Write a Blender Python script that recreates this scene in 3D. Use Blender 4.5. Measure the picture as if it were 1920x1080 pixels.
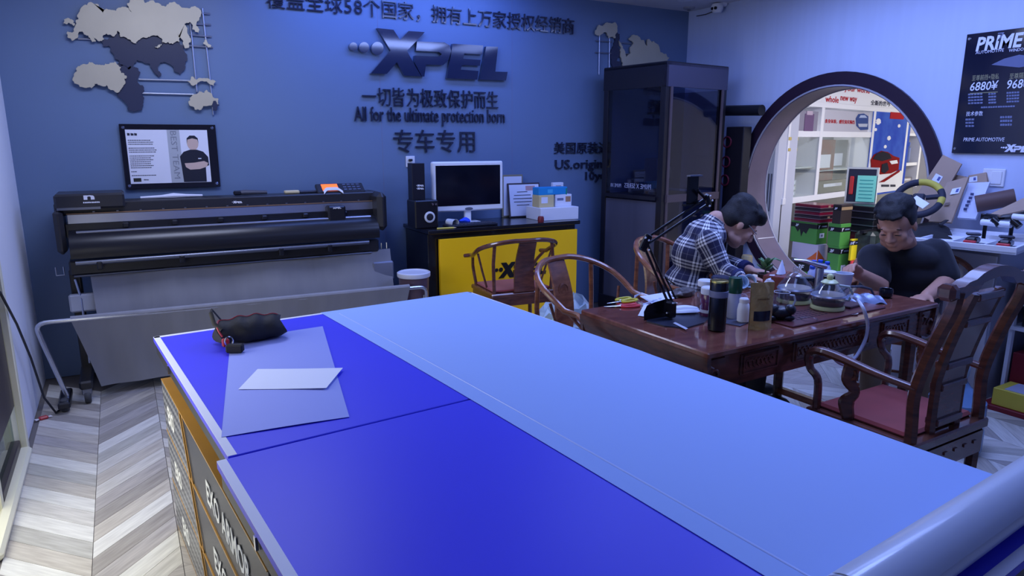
import bpy, math, random
from mathutils import Vector, Matrix, Euler
import numpy as np
random.seed(7)
scene = bpy.context.scene
for o in list(bpy.data.objects): bpy.data.objects.remove(o)
PI = math.pi
# ------------------------------------------------------------------ camera
CH = 1.52; FPX = 1290.0
pitch = math.atan(278/FPX); yaw = math.radians(29.5)
fw = Vector((math.sin(yaw)*math.cos(pitch), math.cos(yaw)*math.cos(pitch), -math.sin(pitch)))
rt = Vector((math.cos(yaw), -math.sin(yaw), 0)); upv = rt.cross(fw)
cd = bpy.data.cameras.new('camera'); cam = bpy.data.objects.new('camera', cd)
scene.collection.objects.link(cam)
cam.matrix_world = Matrix(((rt.x, upv.x, -fw.x, 0), (rt.y, upv.y, -fw.y, 0), (rt.z, upv.z, -fw.z, CH), (0, 0, 0, 1)))
cd.sensor_width = 36; cd.lens = FPX/1920*36; cd.clip_start = .02
scene.camera = cam
# ------------------------------------------------------------------ world, lights, exposure
vs = scene.view_settings
vs.view_transform = 'Standard'; vs.look = 'None'; vs.exposure = 0.0; vs.gamma = 1; vs.use_curve_mapping = False
w = bpy.data.worlds.new('world'); scene.world = w; w.use_nodes = True
w.node_tree.nodes['Background'].inputs[0].default_value = (.75, .85, 1, 1)
w.node_tree.nodes['Background'].inputs[1].default_value = .6
def area(name, loc, size, sy, power, col, rot=(0, 0, 0), spread=PI):
    l = bpy.data.lights.new(name, 'AREA'); l.shape = 'RECTANGLE'; l.size = size; l.size_y = sy
    l.energy = power; l.color = col; l.spread = spread
    o = bpy.data.objects.new(name, l); scene.collection.objects.link(o); o.location = loc; o.rotation_euler = rot
    return o
BLUE = (.29, .41, 1.0); DEEP = (.15, .28, 1.0)
area('unseen_ceiling_light', (1.5, .9, 2.66), 1.2, .6, 7, BLUE)
area('unseen_ceiling_light', (3.1, 1.9, 2.66), 1.2, .6, 38, BLUE)
area('unseen_ceiling_light', (4.1, 2.7, 2.66), .5, 2.2, 24, BLUE)  # unseen lamp, added to brighten the right wall
area('unseen_ceiling_light', (2.9, 3.5, 2.66), 1.2, .6, 23, BLUE)
area('unseen_ceiling_light', (.45, 3.9, 2.66), 1.0, .6, 30, (.60, .67, .98))  # unseen lamp, added to lift the left end of the back wall
area('wall_wash_light', (2.0, 4.72, 2.66), 1.9, .2, 17, DEEP, (math.radians(25), 0, 0))
area('entrance_daylight', (-.50, 2.75, .75), 1.2, 1.5, 16, (1, .98, .88), (0, math.radians(-66), 0))
area('back_room_panel_light', (6.0, 2.2, 2.6), 1.6, 1.0, 88, (.93, .90, 1))
# ------------------------------------------------------------------ helpers
def ray(px, py): return rt*((px-960)/FPX) + upv*((540-py)/FPX) + fw
def onZ(px, py, z):
    d = ray(px, py); t = (z-CH)/d.z; return Vector((d.x*t, d.y*t, z))
def onY(px, py, y):
    d = ray(px, py); t = y/d.y; return Vector((d.x*t, y, CH+d.z*t))
def onX(px, py, x):
    d = ray(px, py); t = x/d.x; return Vector((x, d.y*t, CH+d.z*t))
def lin(c):
    return tuple(((v/255)/12.92 if v/255 <= .04045 else ((v/255+.055)/1.055)**2.4) for v in c)
MATS = {}
def M(name, c=(200, 200, 200), rough=.5, metal=0, noise=0, ns=8, stretch=None, bump=0, bs=60, coat=0, trans=0, ior=1.45, alpha=1, emit=None, es=1, c2=None, spec=.5, sheen=0):
    if name in MATS: return MATS[name]
    m = bpy.data.materials.new(name); m.use_nodes = True; nt = m.node_tree; b = nt.nodes['Principled BSDF']
    col = lin(c)
    b.inputs['Base Color'].default_value = (*col, 1); b.inputs['Roughness'].default_value = rough; b.inputs['Metallic'].default_value = metal
    b.inputs['Coat Weight'].default_value = coat; b.inputs['Coat Roughness'].default_value = .08
    b.inputs['Transmission Weight'].default_value = trans; b.inputs['IOR'].default_value = ior; b.inputs['Alpha'].default_value = alpha
    b.inputs['Specular IOR Level'].default_value = spec; b.inputs['Sheen Weight'].default_value = sheen
    if emit: b.inputs['Emission Color'].default_value = (*lin(emit), 1); b.inputs['Emission Strength'].default_value = es
    if noise or bump:
        tc = nt.nodes.new('ShaderNodeTexCoord'); mp = nt.nodes.new('ShaderNodeMapping')
        nt.links.new(tc.outputs['Object'], mp.inputs[0])
        if stretch: mp.inputs['Scale'].default_value = stretch
    if noise:
        n = nt.nodes.new('ShaderNodeTexNoise'); n.inputs['Scale'].default_value = ns; n.inputs['Detail'].default_value = 5
        nt.links.new(mp.outputs[0], n.inputs[0])
        r = nt.nodes.new('ShaderNodeValToRGB'); r.color_ramp.elements[0].position = .3; r.color_ramp.elements[1].position = .7
        a = col; d = lin(c2) if c2 else tuple(v*(1-noise) for v in col)
        r.color_ramp.elements[0].color = (*d, 1); r.color_ramp.elements[1].color = (*a, 1)
        nt.links.new(n.outputs[0], r.inputs[0]); nt.links.new(r.outputs[0], b.inputs['Base Color'])
    if bump:
        n2 = nt.nodes.new('ShaderNodeTexNoise'); n2.inputs['Scale'].default_value = bs; nt.links.new(mp.outputs[0], n2.inputs[0])
        bp = nt.nodes.new('ShaderNodeBump'); bp.inputs['Strength'].default_value = bump; bp.inputs['Distance'].default_value = .01
        nt.links.new(n2.outputs[0], bp.inputs['Height']); nt.links.new(bp.outputs[0], b.inputs['Normal'])
    MATS[name] = m; return m
def thin_glass(name, tint=(1, 1, 1), gloss=.06, dim=1.0, edge=.7):
    if name in MATS: return MATS[name]
    m = bpy.data.materials.new(name); m.use_nodes = True; nt = m.node_tree; nt.nodes.clear()
    out = nt.nodes.new('ShaderNodeOutputMaterial'); mx = nt.nodes.new('ShaderNodeMixShader')
    tr = nt.nodes.new('ShaderNodeBsdfTransparent'); tr.inputs[0].default_value = (tint[0]*dim, tint[1]*dim, tint[2]*dim, 1)
    gl = nt.nodes.new('ShaderNodeBsdfGlossy'); gl.inputs['Roughness'].default_value = .02
    lw = nt.nodes.new('ShaderNodeLayerWeight'); lw.inputs[0].default_value = .5
    pw = nt.nodes.new('ShaderNodeMath'); pw.operation = 'POWER'; pw.inputs[1].default_value = 4; nt.links.new(lw.outputs['Facing'], pw.inputs[0])
    fr = nt.nodes.new('ShaderNodeMath'); fr.operation = 'MULTIPLY'; fr.inputs[1].default_value = edge; nt.links.new(pw.outputs[0], fr.inputs[0])
    ad = nt.nodes.new('ShaderNodeMath'); ad.operation = 'ADD'; ad.inputs[1].default_value = gloss
    nt.links.new(fr.outputs[0], ad.inputs[0]); nt.links.new(ad.outputs[0], mx.inputs[0])
    nt.links.new(tr.outputs[0], mx.inputs[1]); nt.links.new(gl.outputs[0], mx.inputs[2]); nt.links.new(mx.outputs[0], out.inputs[0])
    MATS[name] = m; return m
def brush(name, c, rough=.3, metal=1): return M(name, c, rough, metal)

class G:
    def __init__(s): s.v = []; s.f = []
    def add(s, vs_, fs_):
        n = len(s.v); s.v += [tuple(p) for p in vs_]; s.f += [tuple(i+n for i in q) for q in fs_]; return s
    def box(s, c, size, rz=0, bev=0, R=None):
        x, y, z = (size[0]/2, size[1]/2, size[2]/2)
        if bev <= 0:
            vs_ = [Vector((sx*x, sy*y, sz*z)) for sx in (-1, 1) for sy in (-1, 1) for sz in (-1, 1)]
            fs_ = [(0, 1, 3, 2), (4, 6, 7, 5), (0, 4, 5, 1), (2, 3, 7, 6), (0, 2, 6, 4), (1, 5, 7, 3)]
        else:
            b = min(bev, x*.98, y*.98, z*.98); vs_ = []; idx = {}
            for sx in (-1, 1):
                for sy in (-1, 1):
                    for sz in (-1, 1):
                        for a in range(3):
                            p = [sx*(x-b), sy*(y-b), sz*(z-b)]; p[a] = (sx*x, sy*y, sz*z)[a]
                            idx[(sx, sy, sz, a)] = len(vs_); vs_.append(Vector(p))
            fs_ = []
            for sg in (-1, 1):
                q = [idx[(sg, a, b_, 0)] for a, b_ in ((-1, -1), (1, -1), (1, 1), (-1, 1))]; fs_.append(q if sg > 0 else q[::-1])
                q = [idx[(a, sg, b_, 1)] for a, b_ in ((-1, -1), (-1, 1), (1, 1), (1, -1))]; fs_.append(q if sg > 0 else q[::-1])
                q = [idx[(a, b_, sg, 2)] for a, b_ in ((-1, -1), (1, -1), (1, 1), (-1, 1))]; fs_.append(q if sg > 0 else q[::-1])
            for p in (-1, 1):
                for q in (-1, 1):
                    fs_.append([idx[(p, q, -1, 0)], idx[(p, q, 1, 0)], idx[(p, q, 1, 1)], idx[(p, q, -1, 1)]][::(1 if p*q > 0 else -1)])
                    fs_.append([idx[(p, -1, q, 0)], idx[(p, -1, q, 2)], idx[(p, 1, q, 2)], idx[(p, 1, q, 0)]][::(1 if p*q < 0 else -1)])
                    fs_.append([idx[(-1, p, q, 1)], idx[(1, p, q, 1)], idx[(1, p, q, 2)], idx[(-1, p, q, 2)]][::(1 if p*q > 0 else -1)])
                    for r_ in (-1, 1):
                        t = [idx[(p, q, r_, 0)], idx[(p, q, r_, 1)], idx[(p, q, r_, 2)]]; fs_.append(t if p*q*r_ > 0 else t[::-1])
        if R is None: R = Matrix.Rotation(rz, 3, 'Z')
        c = Vector(c)
        return s.add([R @ p + c for p in vs_], fs_)
    def tube(s, pts, r, seg=8, closed=False, caps=True, flat=None):
        pts = [Vector(p) for p in pts]; n = len(pts)
        rs = r if isinstance(r, (list, tuple)) else [r]*n
        prev = None; base = len(s.v)
        for i, p in enumerate(pts):
            a = pts[(i-1) % n] if (closed or i > 0) else p; b = pts[(i+1) % n] if (closed or i < n-1) else p
            t = (b-a).normalized() if (b-a).length > 1e-9 else Vector((0, 0, 1))
            if prev is None:
                u = t.cross(Vector((0, 0, 1)))
                if u.length < .05: u = t.cross(Vector((1, 0, 0)))
            else: u = prev - t*prev.dot(t)
            u.normalize(); prev = u; vv = t.cross(u)
            for k in range(seg):
                a_ = 2*PI*k/seg
                fx, fy = (1, 1) if not flat else flat
                s.v.append(tuple(p + u*(math.cos(a_)*rs[i]*fx) + vv*(math.sin(a_)*rs[i]*fy)))
        m = n if closed else n-1
        for i in range(m):
            j = (i+1) % n
            for k in range(seg):
                l = (k+1) % seg
                s.f.append((base+i*seg+k, base+i*seg+l, base+j*seg+l, base+j*seg+k))
        if caps and not closed:
            s.f.append(tuple(base+k for k in range(seg))[::-1]); s.f.append(tuple(base+(n-1)*seg+k for k in range(seg)))
        return s
    def cyl(s, p0, p1, r, seg=16, r2=None): return s.tube([p0, p1], [r, r if r2 is None else r2], seg)
    def lathe(s, prof, c=(0, 0, 0), seg=20, R=None):
        base = len(s.v); c = Vector(c); n = len(prof)
        for (r, z) in prof:
            for k in range(seg):
                a = 2*PI*k/seg; p = Vector((r*math.cos(a), r*math.sin(a), z))
                if R is not None: p = R @ p
                s.v.append(tuple(p+c))
        for i in range(n-1):
            for k in range(seg):
                l = (k+1) % seg; s.f.append((base+i*seg+k, base+i*seg+l, base+(i+1)*seg+l, base+(i+1)*seg+k))
        s.f.append(tuple(base+k for k in range(seg))[::-1]); s.f.append(tuple(base+(n-1)*seg+k for k in range(seg)))
        return s
    def ell(s, c, r, seg=14, rings=9, R=None):
        prof = [(math.sin(PI*i/rings), -math.cos(PI*i/rings)) for i in range(1, rings)]
        base = len(s.v); c = Vector(c); R = R or Matrix.Identity(3)
        if not isinstance(r, (tuple, list)): r = (r, r, r)
        def tp(x, y, z): return tuple(R @ Vector((x*r[0], y*r[1], z*r[2])) + c)
        s.v.append(tp(0, 0, -1))
        for (q, z) in prof:
            for k in range(seg): s.v.append(tp(q*math.cos(2*PI*k/seg), q*math.sin(2*PI*k/seg), z))
        s.v.append(tp(0, 0, 1)); top = len(s.v)-1
        for k in range(seg):
            l = (k+1) % seg
            s.f.append((base, base+1+l, base+1+k)); s.f.append((top, top-seg+k, top-seg+l))
            for i in range(len(prof)-1):
                s.f.append((base+1+i*seg+k, base+1+i*seg+l, base+1+(i+1)*seg+l, base+1+(i+1)*seg+k))
        return s
    def caps(s, p0, p1, r0, r1, seg=12):
        p0 = Vector(p0); p1 = Vector(p1); d = p1-p0; L = d.length
        R = d.to_track_quat('Z', 'Y').to_matrix() if L > 1e-6 else Matrix.Identity(3)
        prof = [(.02*r0, -r0)] + [(r0*math.cos(a), r0*math.sin(a)) for a in (-1.2, -.8, -.4, 0)] + [(r1*math.cos(a), L+r1*math.sin(a)) for a in (0, .4, .8, 1.2)] + [(.02*r1, L+r1)]
        return s.lathe(prof, p0, seg, R)
    def prism(s, poly, X, Y, Nn, o, d0, d1):
        X, Y, Nn, o = Vector(X), Vector(Y), Vector(Nn), Vector(o); n = len(poly)
        ar = sum(poly[i][0]*poly[(i+1) % n][1]-poly[(i+1) % n][0]*poly[i][1] for i in range(n))
        if ar < 0: poly = poly[::-1]
        a = [o+X*p[0]+Y*p[1]+Nn*d0 for p in poly]; b = [o+X*p[0]+Y*p[1]+Nn*d1 for p in poly]
        fs_ = [tuple(range(n))[::-1], tuple(range(n, 2*n))] + [(i, (i+1) % n, n+(i+1) % n, n+i) for i in range(n)]
        return s.add(a+b, fs_)
    def grid(s, fn, nu, nv):
        base = len(s.v)
        for i in range(nu+1):
            for j in range(nv+1): s.v.append(tuple(fn(i/nu, j/nv)))
        for i in range(nu):
            for j in range(nv):
                a = base+i*(nv+1)+j; s.f.append((a, a+nv+1, a+nv+2, a+1))
        return s
    def sheet(s, fn, nu, nv, th=.002):
        g = G().grid(fn, nu, nv); n = len(g.v); vv = g.v; 
        N = [Vector() for _ in vv]
        for q in g.f:
            c = (Vector(vv[q[2]])-Vector(vv[q[0]])).cross(Vector(vv[q[3]])-Vector(vv[q[1]]))
            for i in q: N[i] += c
        bot = [tuple(Vector(p)-m_.normalized()*th) for p, m_ in zip(vv, N)]
        fs_ = list(g.f)+[tuple(i+n for i in q[::-1]) for q in g.f]
        w_ = nv+1; rim = [j for j in range(w_)]+[i*w_+nv for i in range(1, nu+1)]+[nu*w_+j for j in range(nv-1, -1, -1)]+[i*w_ for i in range(nu-1, 0, -1)]
        for a, b in zip(rim, rim[1:]+rim[:1]): fs_.append((a, b, b+n, a+n))
        return s.add(list(vv)+bot, fs_)
    def mesh(s, name):
        me = bpy.data.meshes.new(name); me.from_pydata(s.v, [], s.f); me.update(); return me
    def build(s, name, mat, parent=None, smooth=True, ang=35, loc=None, rz=None):
        me = s.mesh(name)
        if mat: me.materials.append(mat)
        if smooth:
            me.polygons.foreach_set('use_smooth', [True]*len(me.polygons))
            me.set_sharp_from_angle(angle=math.radians(ang))
        o = bpy.data.objects.new(name, me); scene.collection.objects.link(o)
        if parent: o.parent = parent
        if loc is not None: o.location = loc
        if rz is not None: o.rotation_euler = (0, 0, rz)
        return o
def tag(o, label=None, cat=None, group=None, kind=None):
    if label: o['label'] = label
    if cat: o['category'] = cat
    if group: o['group'] = group
    if kind: o['kind'] = kind
    return o
def thing(name, label, cat, loc=(0, 0, 0), rz=0, group=None):
    o = bpy.data.objects.new(name, None); scene.collection.objects.link(o); o.empty_display_size = .1
    o.location = loc; o.rotation_euler = (0, 0, rz); return tag(o, label, cat, group)
def copy_tree(o, parent=None):
    c = o.copy(); scene.collection.objects.link(c); c.parent = parent
    for ch in list(o.children): copy_tree(ch, c)
    return c
def structure(o, label=None): tag(o, label, None, None, 'structure'); return o
# text -------------------------------------------------------------------
TC = {}
def tmesh(body, ext=.0, bold=0.0, shear=0.0):
    k = (body, ext, bold, shear)
    if k in TC: return TC[k]
    c = bpy.data.curves.new('t', 'FONT'); c.body = body; c.size = 1; c.resolution_u = 2; c.extrude = 0; c.offset = bold; c.shear = shear
    o = bpy.data.objects.new('t', c); me = bpy.data.meshes.new_from_object(o)
    v = [tuple(p.co) for p in me.vertices]; f = [tuple(p.vertices) for p in me.polygons]
    ed = {}
    for q in f:
        for i in range(len(q)):
            a, b = q[i], q[(i+1) % len(q)]; ed[(a, b)] = 1
    rim = [(a, b) for (a, b) in ed if (b, a) not in ed]
    bpy.data.objects.remove(o); bpy.data.curves.remove(c); bpy.data.meshes.remove(me)
    TC[k] = (v, f, rim); return TC[k]
def text_geo(body, X, Y, N, o, width=None, height=None, ext=.001, bold=0.0, shear=0.0, center=False, g=None):
    """text with its baseline-left at o; fitted to width and height (metres)"""
    v, f, rim = tmesh(body, 0, bold, shear); g = g or G()
    if not v: return g
    x0 = min(p[0] for p in v); x1 = max(p[0] for p in v); y0 = min(p[1] for p in v); y1 = max(p[1] for p in v)
    sx = width/(x1-x0) if width else None; sy = height/(y1-y0) if height else None
    if sx is None: sx = sy
    if sy is None: sy = sx
    X, Y, N, o = Vector(X), Vector(Y), Vector(N), Vector(o); n = len(v)
    dx = -(x0+x1)/2 if center else -x0
    top = [o+X*((p[0]+dx)*sx)+Y*((p[1]-(y0 if height else 0))*sy)+N*ext for p in v]
    bot = [p-N*ext for p in top]
    g.add(top+bot, list(f)+[(b, a, a+n, b+n) for a, b in rim]); return g
def crom(P_, n=5):
    P_ = [Vector(p) for p in P_]; Q = [P_[0]*2-P_[1]]+P_+[P_[-1]*2-P_[-2]]; out = []
    for i in range(1, len(Q)-2):
        for k in range(n):
            t = k/n; a, b, c, d = Q[i-1], Q[i], Q[i+1], Q[i+2]
            out.append(.5*((2*b)+(c-a)*t+(2*a-5*b+4*c-d)*t*t+(3*b-a-3*c+d)*t**3))
    return out+[P_[-1]]
def rlerp(R_, n=5):
    out = []
    for i in range(len(R_)-1): out += [R_[i]+(R_[i+1]-R_[i])*k/n for k in range(n)]
    return out+[R_[-1]]
def dash_geo(X, Y, N, o, width, height, ext=.0006, n=5, seed=1):
    """illegible fine print as a row of short dashes"""
    rg_ = random.Random(seed); g = G(); x = 0.0; X, Y, N, o = Vector(X), Vector(Y), Vector(N), Vector(o)
    for i in range(n):
        w_ = width/n*rg_.uniform(.72, .9); g.prism([(x, 0), (x+w_, 0), (x+w_, height*rg_.uniform(.75, 1)), (x, height)], X, Y, N, o, 0, ext); x += width/n
    return g
def ang2(a, b): return math.atan2(b[1]-a[1], b[0]-a[0])
# ================================================================== SETTING
WB = 5.18; WL = -.546; WR = 4.85; CEIL = 2.7; YF = -2.6
m_wallgrey = M('grey_paint', (104, 125, 158), .42, noise=.06, ns=1.5, bump=.03, bs=300)
m_wallwhite = M('white_wall_paint', (194, 206, 236), .45, noise=.05, ns=3, stretch=(6, 6, .4))
m_ceil = M('ceiling_paint', (205, 206, 215), .7)
structure(G().box((2.15, WB+.06, 1.35), (5.62, .12, 2.7)).build('wall_back', m_wallgrey, smooth=False), 'grey painted feature wall behind the plotter and the desk')
# wall seams: vertical fine joints between wall panels
for px in (718, 960):
    p = onY(px, 300, WB)
    structure(G().box((p.x, WB-.0005, 1.35), (.003, .001, 2.6)).build('panel_joint', M('joint', (120, 124, 150), .6), bpy.data.objects['wall_back'], False))
structure(G().box((2.1, 1.29, CEIL+.05), (5.6, 7.9, .1)).build('ceiling', m_ceil, smooth=False), 'pale painted ceiling with a recessed downlight')
# left wall with the entrance
wl = structure(G().box((WL-.06, 4.59, 1.35), (.12, 1.18, 2.7)).box((WL-.06, -.8, 1.35), (.12, 3.6, 2.7)).box((WL-.06, 2.5, 2.55), (.12, 3.0, .3)).build('wall_left', M('side_wall_white', (228, 230, 238), .5), smooth=False), 'white side wall beside the dark entrance door')
structure(G().box((2.15, YF-.05, 1.35), (5.4, .1, 2.7)).build('wall_front', m_wallwhite, smooth=False), 'white wall behind the camera')
# entrance: cream post, dark door leaf, threshold, glass
m_cream = M('cream_trim', (226, 222, 196), .4)
structure(G().box((WL+.003, 3.97, 1.35), (.03, .05, 2.7), bev=.004).build('trim_1', m_cream), 'cream upright trim at the dark door')
structure(G().box((WL+.006, 3.42, .018), (.055, 1.05, .036), bev=.012).build('trim_2', m_cream), 'cream threshold strip along the floor')
m_darkdoor = M('dark_door', (66, 58, 62), .4, noise=.2, ns=3, stretch=(1, 1, .2))
d1 = structure(G().box((WL-.035, 3.64, 1.45), (.05, .6, 2.4), bev=.004).build('door_1', m_darkdoor), 'dark brown door leaf in the left wall')
G().box((WL-.035, 3.64, .18), (.012, .56, .2)).build('glass_pane', thin_glass('door_glass', (.55, .65, .62), .1), d1, False)
G().box((WL-.035, 3.64, .05), (.05, .6, .05), bev=.004).build('bottom_rail', m_darkdoor, d1)
for y in (1.0, 3.3): G().box((WL-.035, y, 1.2), (.05, .05, 2.4)).build('door_frame', m_cream, d1, False)
G().box((WL-.04, 2.16, 1.2), (.01, 2.3, 2.35)).build('glass_pane', thin_glass('clear_glass', (.97, .98, .97), .03), d1, False)
structure(G().box((-2.2, 2.2, -.06), (3.1, 8, .1)).build('pavement', M('pavement', (185, 180, 170), .9, noise=.2), smooth=False), 'pale paving outside the entrance')
# right wall with the round window
RC = (3.53, 1.125); RI = .80; RO = .90; TH = .21
def ring_wall():
    g = G(); N = 64; y0, y1, z0, z1 = -2.6, WB, 0, CEIL
    pts = []
    for k in range(N):
        a = 2*PI*k/N; c, s_ = math.cos(a), math.sin(a)
        pts.append((RC[0]+RI*c, RC[1]+RI*s_, c, s_))
    outer = []
    for (y, z, c, s_) in pts:
        t = min(((y1-RC[0])/c if c > 1e-6 else 9e9), ((y0-RC[0])/c if c < -1e-6 else 9e9), ((z1-RC[1])/s_ if s_ > 1e-6 else 9e9), ((z0-RC[1])/s_ if s_ < -1e-6 else 9e9))
        outer.append((RC[0]+c*t, RC[1]+s_*t))
    # corners snapped
    for (cy, cz) in ((y0, z0), (y0, z1), (y1, z0), (y1, z1)):
        i = min(range(N), key=lambda i: abs(math.atan2(math.sin(2*PI*i/N-math.atan2(cz-RC[1], cy-RC[0])), math.cos(2*PI*i/N-math.atan2(cz-RC[1], cy-RC[0])))))
        outer[i] = (cy, cz)
    for x, fl in ((WR, 1), (WR+TH, -1)):
        b = len(g.v)
        for (y, z, _, _) in pts: g.v.append((x, y, z))
        for (y, z) in outer: g.v.append((x, y, z))
        for k in range(N):
            l = (k+1) % N; q = (b+k, b+N+k, b+N+l, b+l); g.f.append(q if fl < 0 else q[::-1])
    for k in range(N):
        l = (k+1) % N; g.f.append((N+k, N+l, 3*N+l, 3*N+k))
    return g
structure(ring_wall().build('wall_right', m_wallwhite, smooth=False), 'white streaked wall with the round window')
def annulus(g, x0, x1, r0, r1, N=72):
    b = len(g.v)
    for (x, r) in ((x0, r0), (x0, r1), (x1, r1), (x1, r0)):
        for k in range(N):
            a = 2*PI*k/N; g.v.append((x, RC[0]+r*math.cos(a), RC[1]+r*math.sin(a)))
    for i in range(4):
        j = (i+1) % 4
        for k in range(N):
            l = (k+1) % N; g.f.append((b+i*N+k, b+i*N+l, b+j*N+l, b+j*N+k))
    return g
wn = structure(annulus(G(), WR-.02, WR-.002, RI-.002, RO).build('window_1', M('ring_lacquer', (44, 30, 46), .3)), 'round moon window with dark ring frame and deep reveal')
annulus(G(), WR-.026, WR-.02, RI-.006, RI+.006).build('edge_trim', M('silver_trim', (215, 215, 225), .3, .6), wn)
annulus(G(), WR-.018, WR+TH, RI-.012, RI-.001).build('reveal', M('reveal_wood', (112, 100, 114), .35, noise=.3, ns=3, stretch=(1, 1, 1)), wn)
a_ = -.62; G().box((WR+TH/2, RC[0]+(RI-.0125)*math.cos(a_), RC[1]+(RI-.0125)*math.sin(a_)), (TH, .008, .003), R=Matrix.Rotation(a_+PI/2, 3, 'X')).build('reveal_joint', MATS['silver_trim'], wn, False)
annulus(G(), WR+TH, WR+TH+.006, RI-.018, RI).build('edge_trim', MATS['silver_trim'], wn)
# ---------------------------------------------------------------- floor planks (chevron)
fl = structure(G().box((2.15, 1.29, -.03), (5.6, 7.9, .05)).build('floor', M('floor_base', (110, 104, 100), .6), smooth=False), 'grey and tan wood plank floor in a chevron pattern')
def plankmat(i, c, c2): return M('plank_wood_%d' % i, c, .38, noise=.5, ns=5, stretch=(1.2, 14, 1), c2=c2, bump=.1, bs=60)
PM = [plankmat(i, a, b) for i, (a, b) in enumerate([((214, 210, 202), (182, 178, 170)), ((192, 190, 182), (160, 156, 148)), ((168, 162, 154), (138, 132, 126)), ((226, 224, 216), (196, 193, 186)), ((186, 180, 174), (152, 146, 142)), ((200, 194, 182), (168, 160, 150))])]
CW = .29; PW = .125; SL = math.tan(math.radians(47))
PMESH = {}
for side in (1, -1):
    for i, pm in enumerate(PM):
        # local x runs along the plank so that the grain follows it
        g = G(); gap = .0012; L = CW/math.cos(math.radians(47))
        a = math.radians(47)*side
        def P_(u, v): return Vector((u, v+SL*side*u, 0))
        top = [P_(gap, gap), P_(CW-gap, gap), P_(CW-gap, PW-gap), P_(gap, PW-gap)]
        R_ = Matrix.Rotation(-a, 3, 'Z')
        lt = [R_ @ p for p in top]
        g.add(lt+[p-Vector((0, 0, .006)) for p in lt], [(0, 1, 2, 3), (0, 4, 5, 1), (1, 5, 6, 2), (2, 6, 7, 3), (3, 7, 4, 0)])
        me = g.mesh('plank'); me.materials.append(pm); PMESH[(side, i)] = (me, a)
rest = G(); npl = 0; rng = random.Random(3); last = -1
for k in range(19):
    side = -1 if k % 2 == 0 else 1; x0 = -.52+CW*k
    for j in range(-30, 62):
        y0 = j*PW-1.0+(0 if side > 0 else SL*CW)
        ys = (y0, y0+SL*side*CW); lo = min(ys); hi = max(ys)+PW
        i = rng.choice([q for q in range(6) if q != last]); last = i
        if x0+CW > WR-.001 or lo < YF+.02 or hi > WB-.001: continue
        vis = (x0 < .30 and 2.2 < lo) or (x0 > 2.5 and .45 < lo < 2.6 and x0 < 4.5)
        if vis and npl < 295:
            me, a = PMESH[(side, i)]; o = bpy.data.objects.new('plank', me); scene.collection.objects.link(o); o.parent = fl
            o.location = (x0, y0, .0); o.rotation_euler = (0, 0, a); npl += 1
        else:
            gp = .0012
            q = [(x0+gp, y0+gp, 0), (x0+CW-gp, y0+SL*side*CW+gp, 0), (x0+CW-gp, y0+SL*side*CW+PW-gp, 0), (x0+gp, y0+PW-gp, 0)]
            rest.add(q+[(a_, b_, -.006) for a_, b_, _ in q], [(0, 1, 2, 3), (0, 4, 5, 1), (1, 5, 6, 2), (2, 6, 7, 3), (3, 7, 4, 0)])
tag(rest.build('plank_field', PM[4], fl, False), kind='stuff')
# ---------------------------------------------------------------- next room shell
m_room2 = M('room_two_white', (232, 230, 234), .6)
structure(G().box((7.6, 2.2, -.03), (5.0, 8.2, .05)).build('floor_back_room', M('floor_tile_pale', (205, 200, 196), .35), smooth=False))
structure(G().box((7.6, 6.3, 1.35), (5.0, .1, 2.7)).build('wall_back_room', m_room2, smooth=False))
structure(G().box((7.6, 2.2, 2.75), (5.0, 8.2, .1)).build('ceiling_back_room', m_ceil, smooth=False))
wr2 = structure(G().box((10.05, 5.9, 1.35), (.1, .8, 2.7)).box((10.05, .9, 1.35), (.1, 5.6, 2.7)).box((10.05, 4.6, 2.5), (.1, 1.9, .4)).box((10.05, 4.6, .2), (.1, 1.9, .4)).build('wall_back_room_far', m_room2, smooth=False))
w2 = structure(G().box((10.05, 4.6, 1.35), (.02, 1.9, 1.9)).build('window_2', M('bright_daylight', (255, 252, 235), .5, emit=(255, 250, 240), es=1.6), smooth=False), 'sunlit window glowing at the far end of the back room')
for y in (3.68, 4.6, 5.52): G().box((10.0, y, 1.35), (.05, .05, 1.9)).build('window_frame', m_cream, w2, False)
G().box((10.0, 4.6, 1.05), (.05, 1.9, .05)).build('window_frame', m_cream, w2, False)
# loose cord and scrap at the left wall
tag(G().tube([(WL+.02, 3.55, .93), (WL+.025, 3.8, .84), (WL+.03, 4.1, .62), (WL+.04, 4.32, .38), (WL+.06, 4.42, .12), (WL+.1, 4.46, .008), (WL+.16, 4.6, .007)], .006, 8).build('power_cable', M('cord_black', (34, 36, 44), .5)), 'black cord hanging down along the white side wall', 'cable')
p_ = onZ(70, 788, 0)
tg = thing('candy_wrapper', 'little red and white wrapper on the floor by the side wall', 'wrapper', (WL+.045, p_.y, 0), .4)
G().box((0, 0, .009), (.045, .03, .018), bev=.006).build('wrapper', M('wrap_red', (170, 50, 56), .4), tg)
for s_ in (-1, 1): G().prism([(0, -.006), (.02, -.014), (.02, .014), (0, .006)], (s_, 0, 0), (0, 1, 0), (0, 0, 1), (s_*.02, 0, .006), 0, .003).build('twist_end', M('wrap_white', (225, 222, 226), .4), tg, False)
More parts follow.
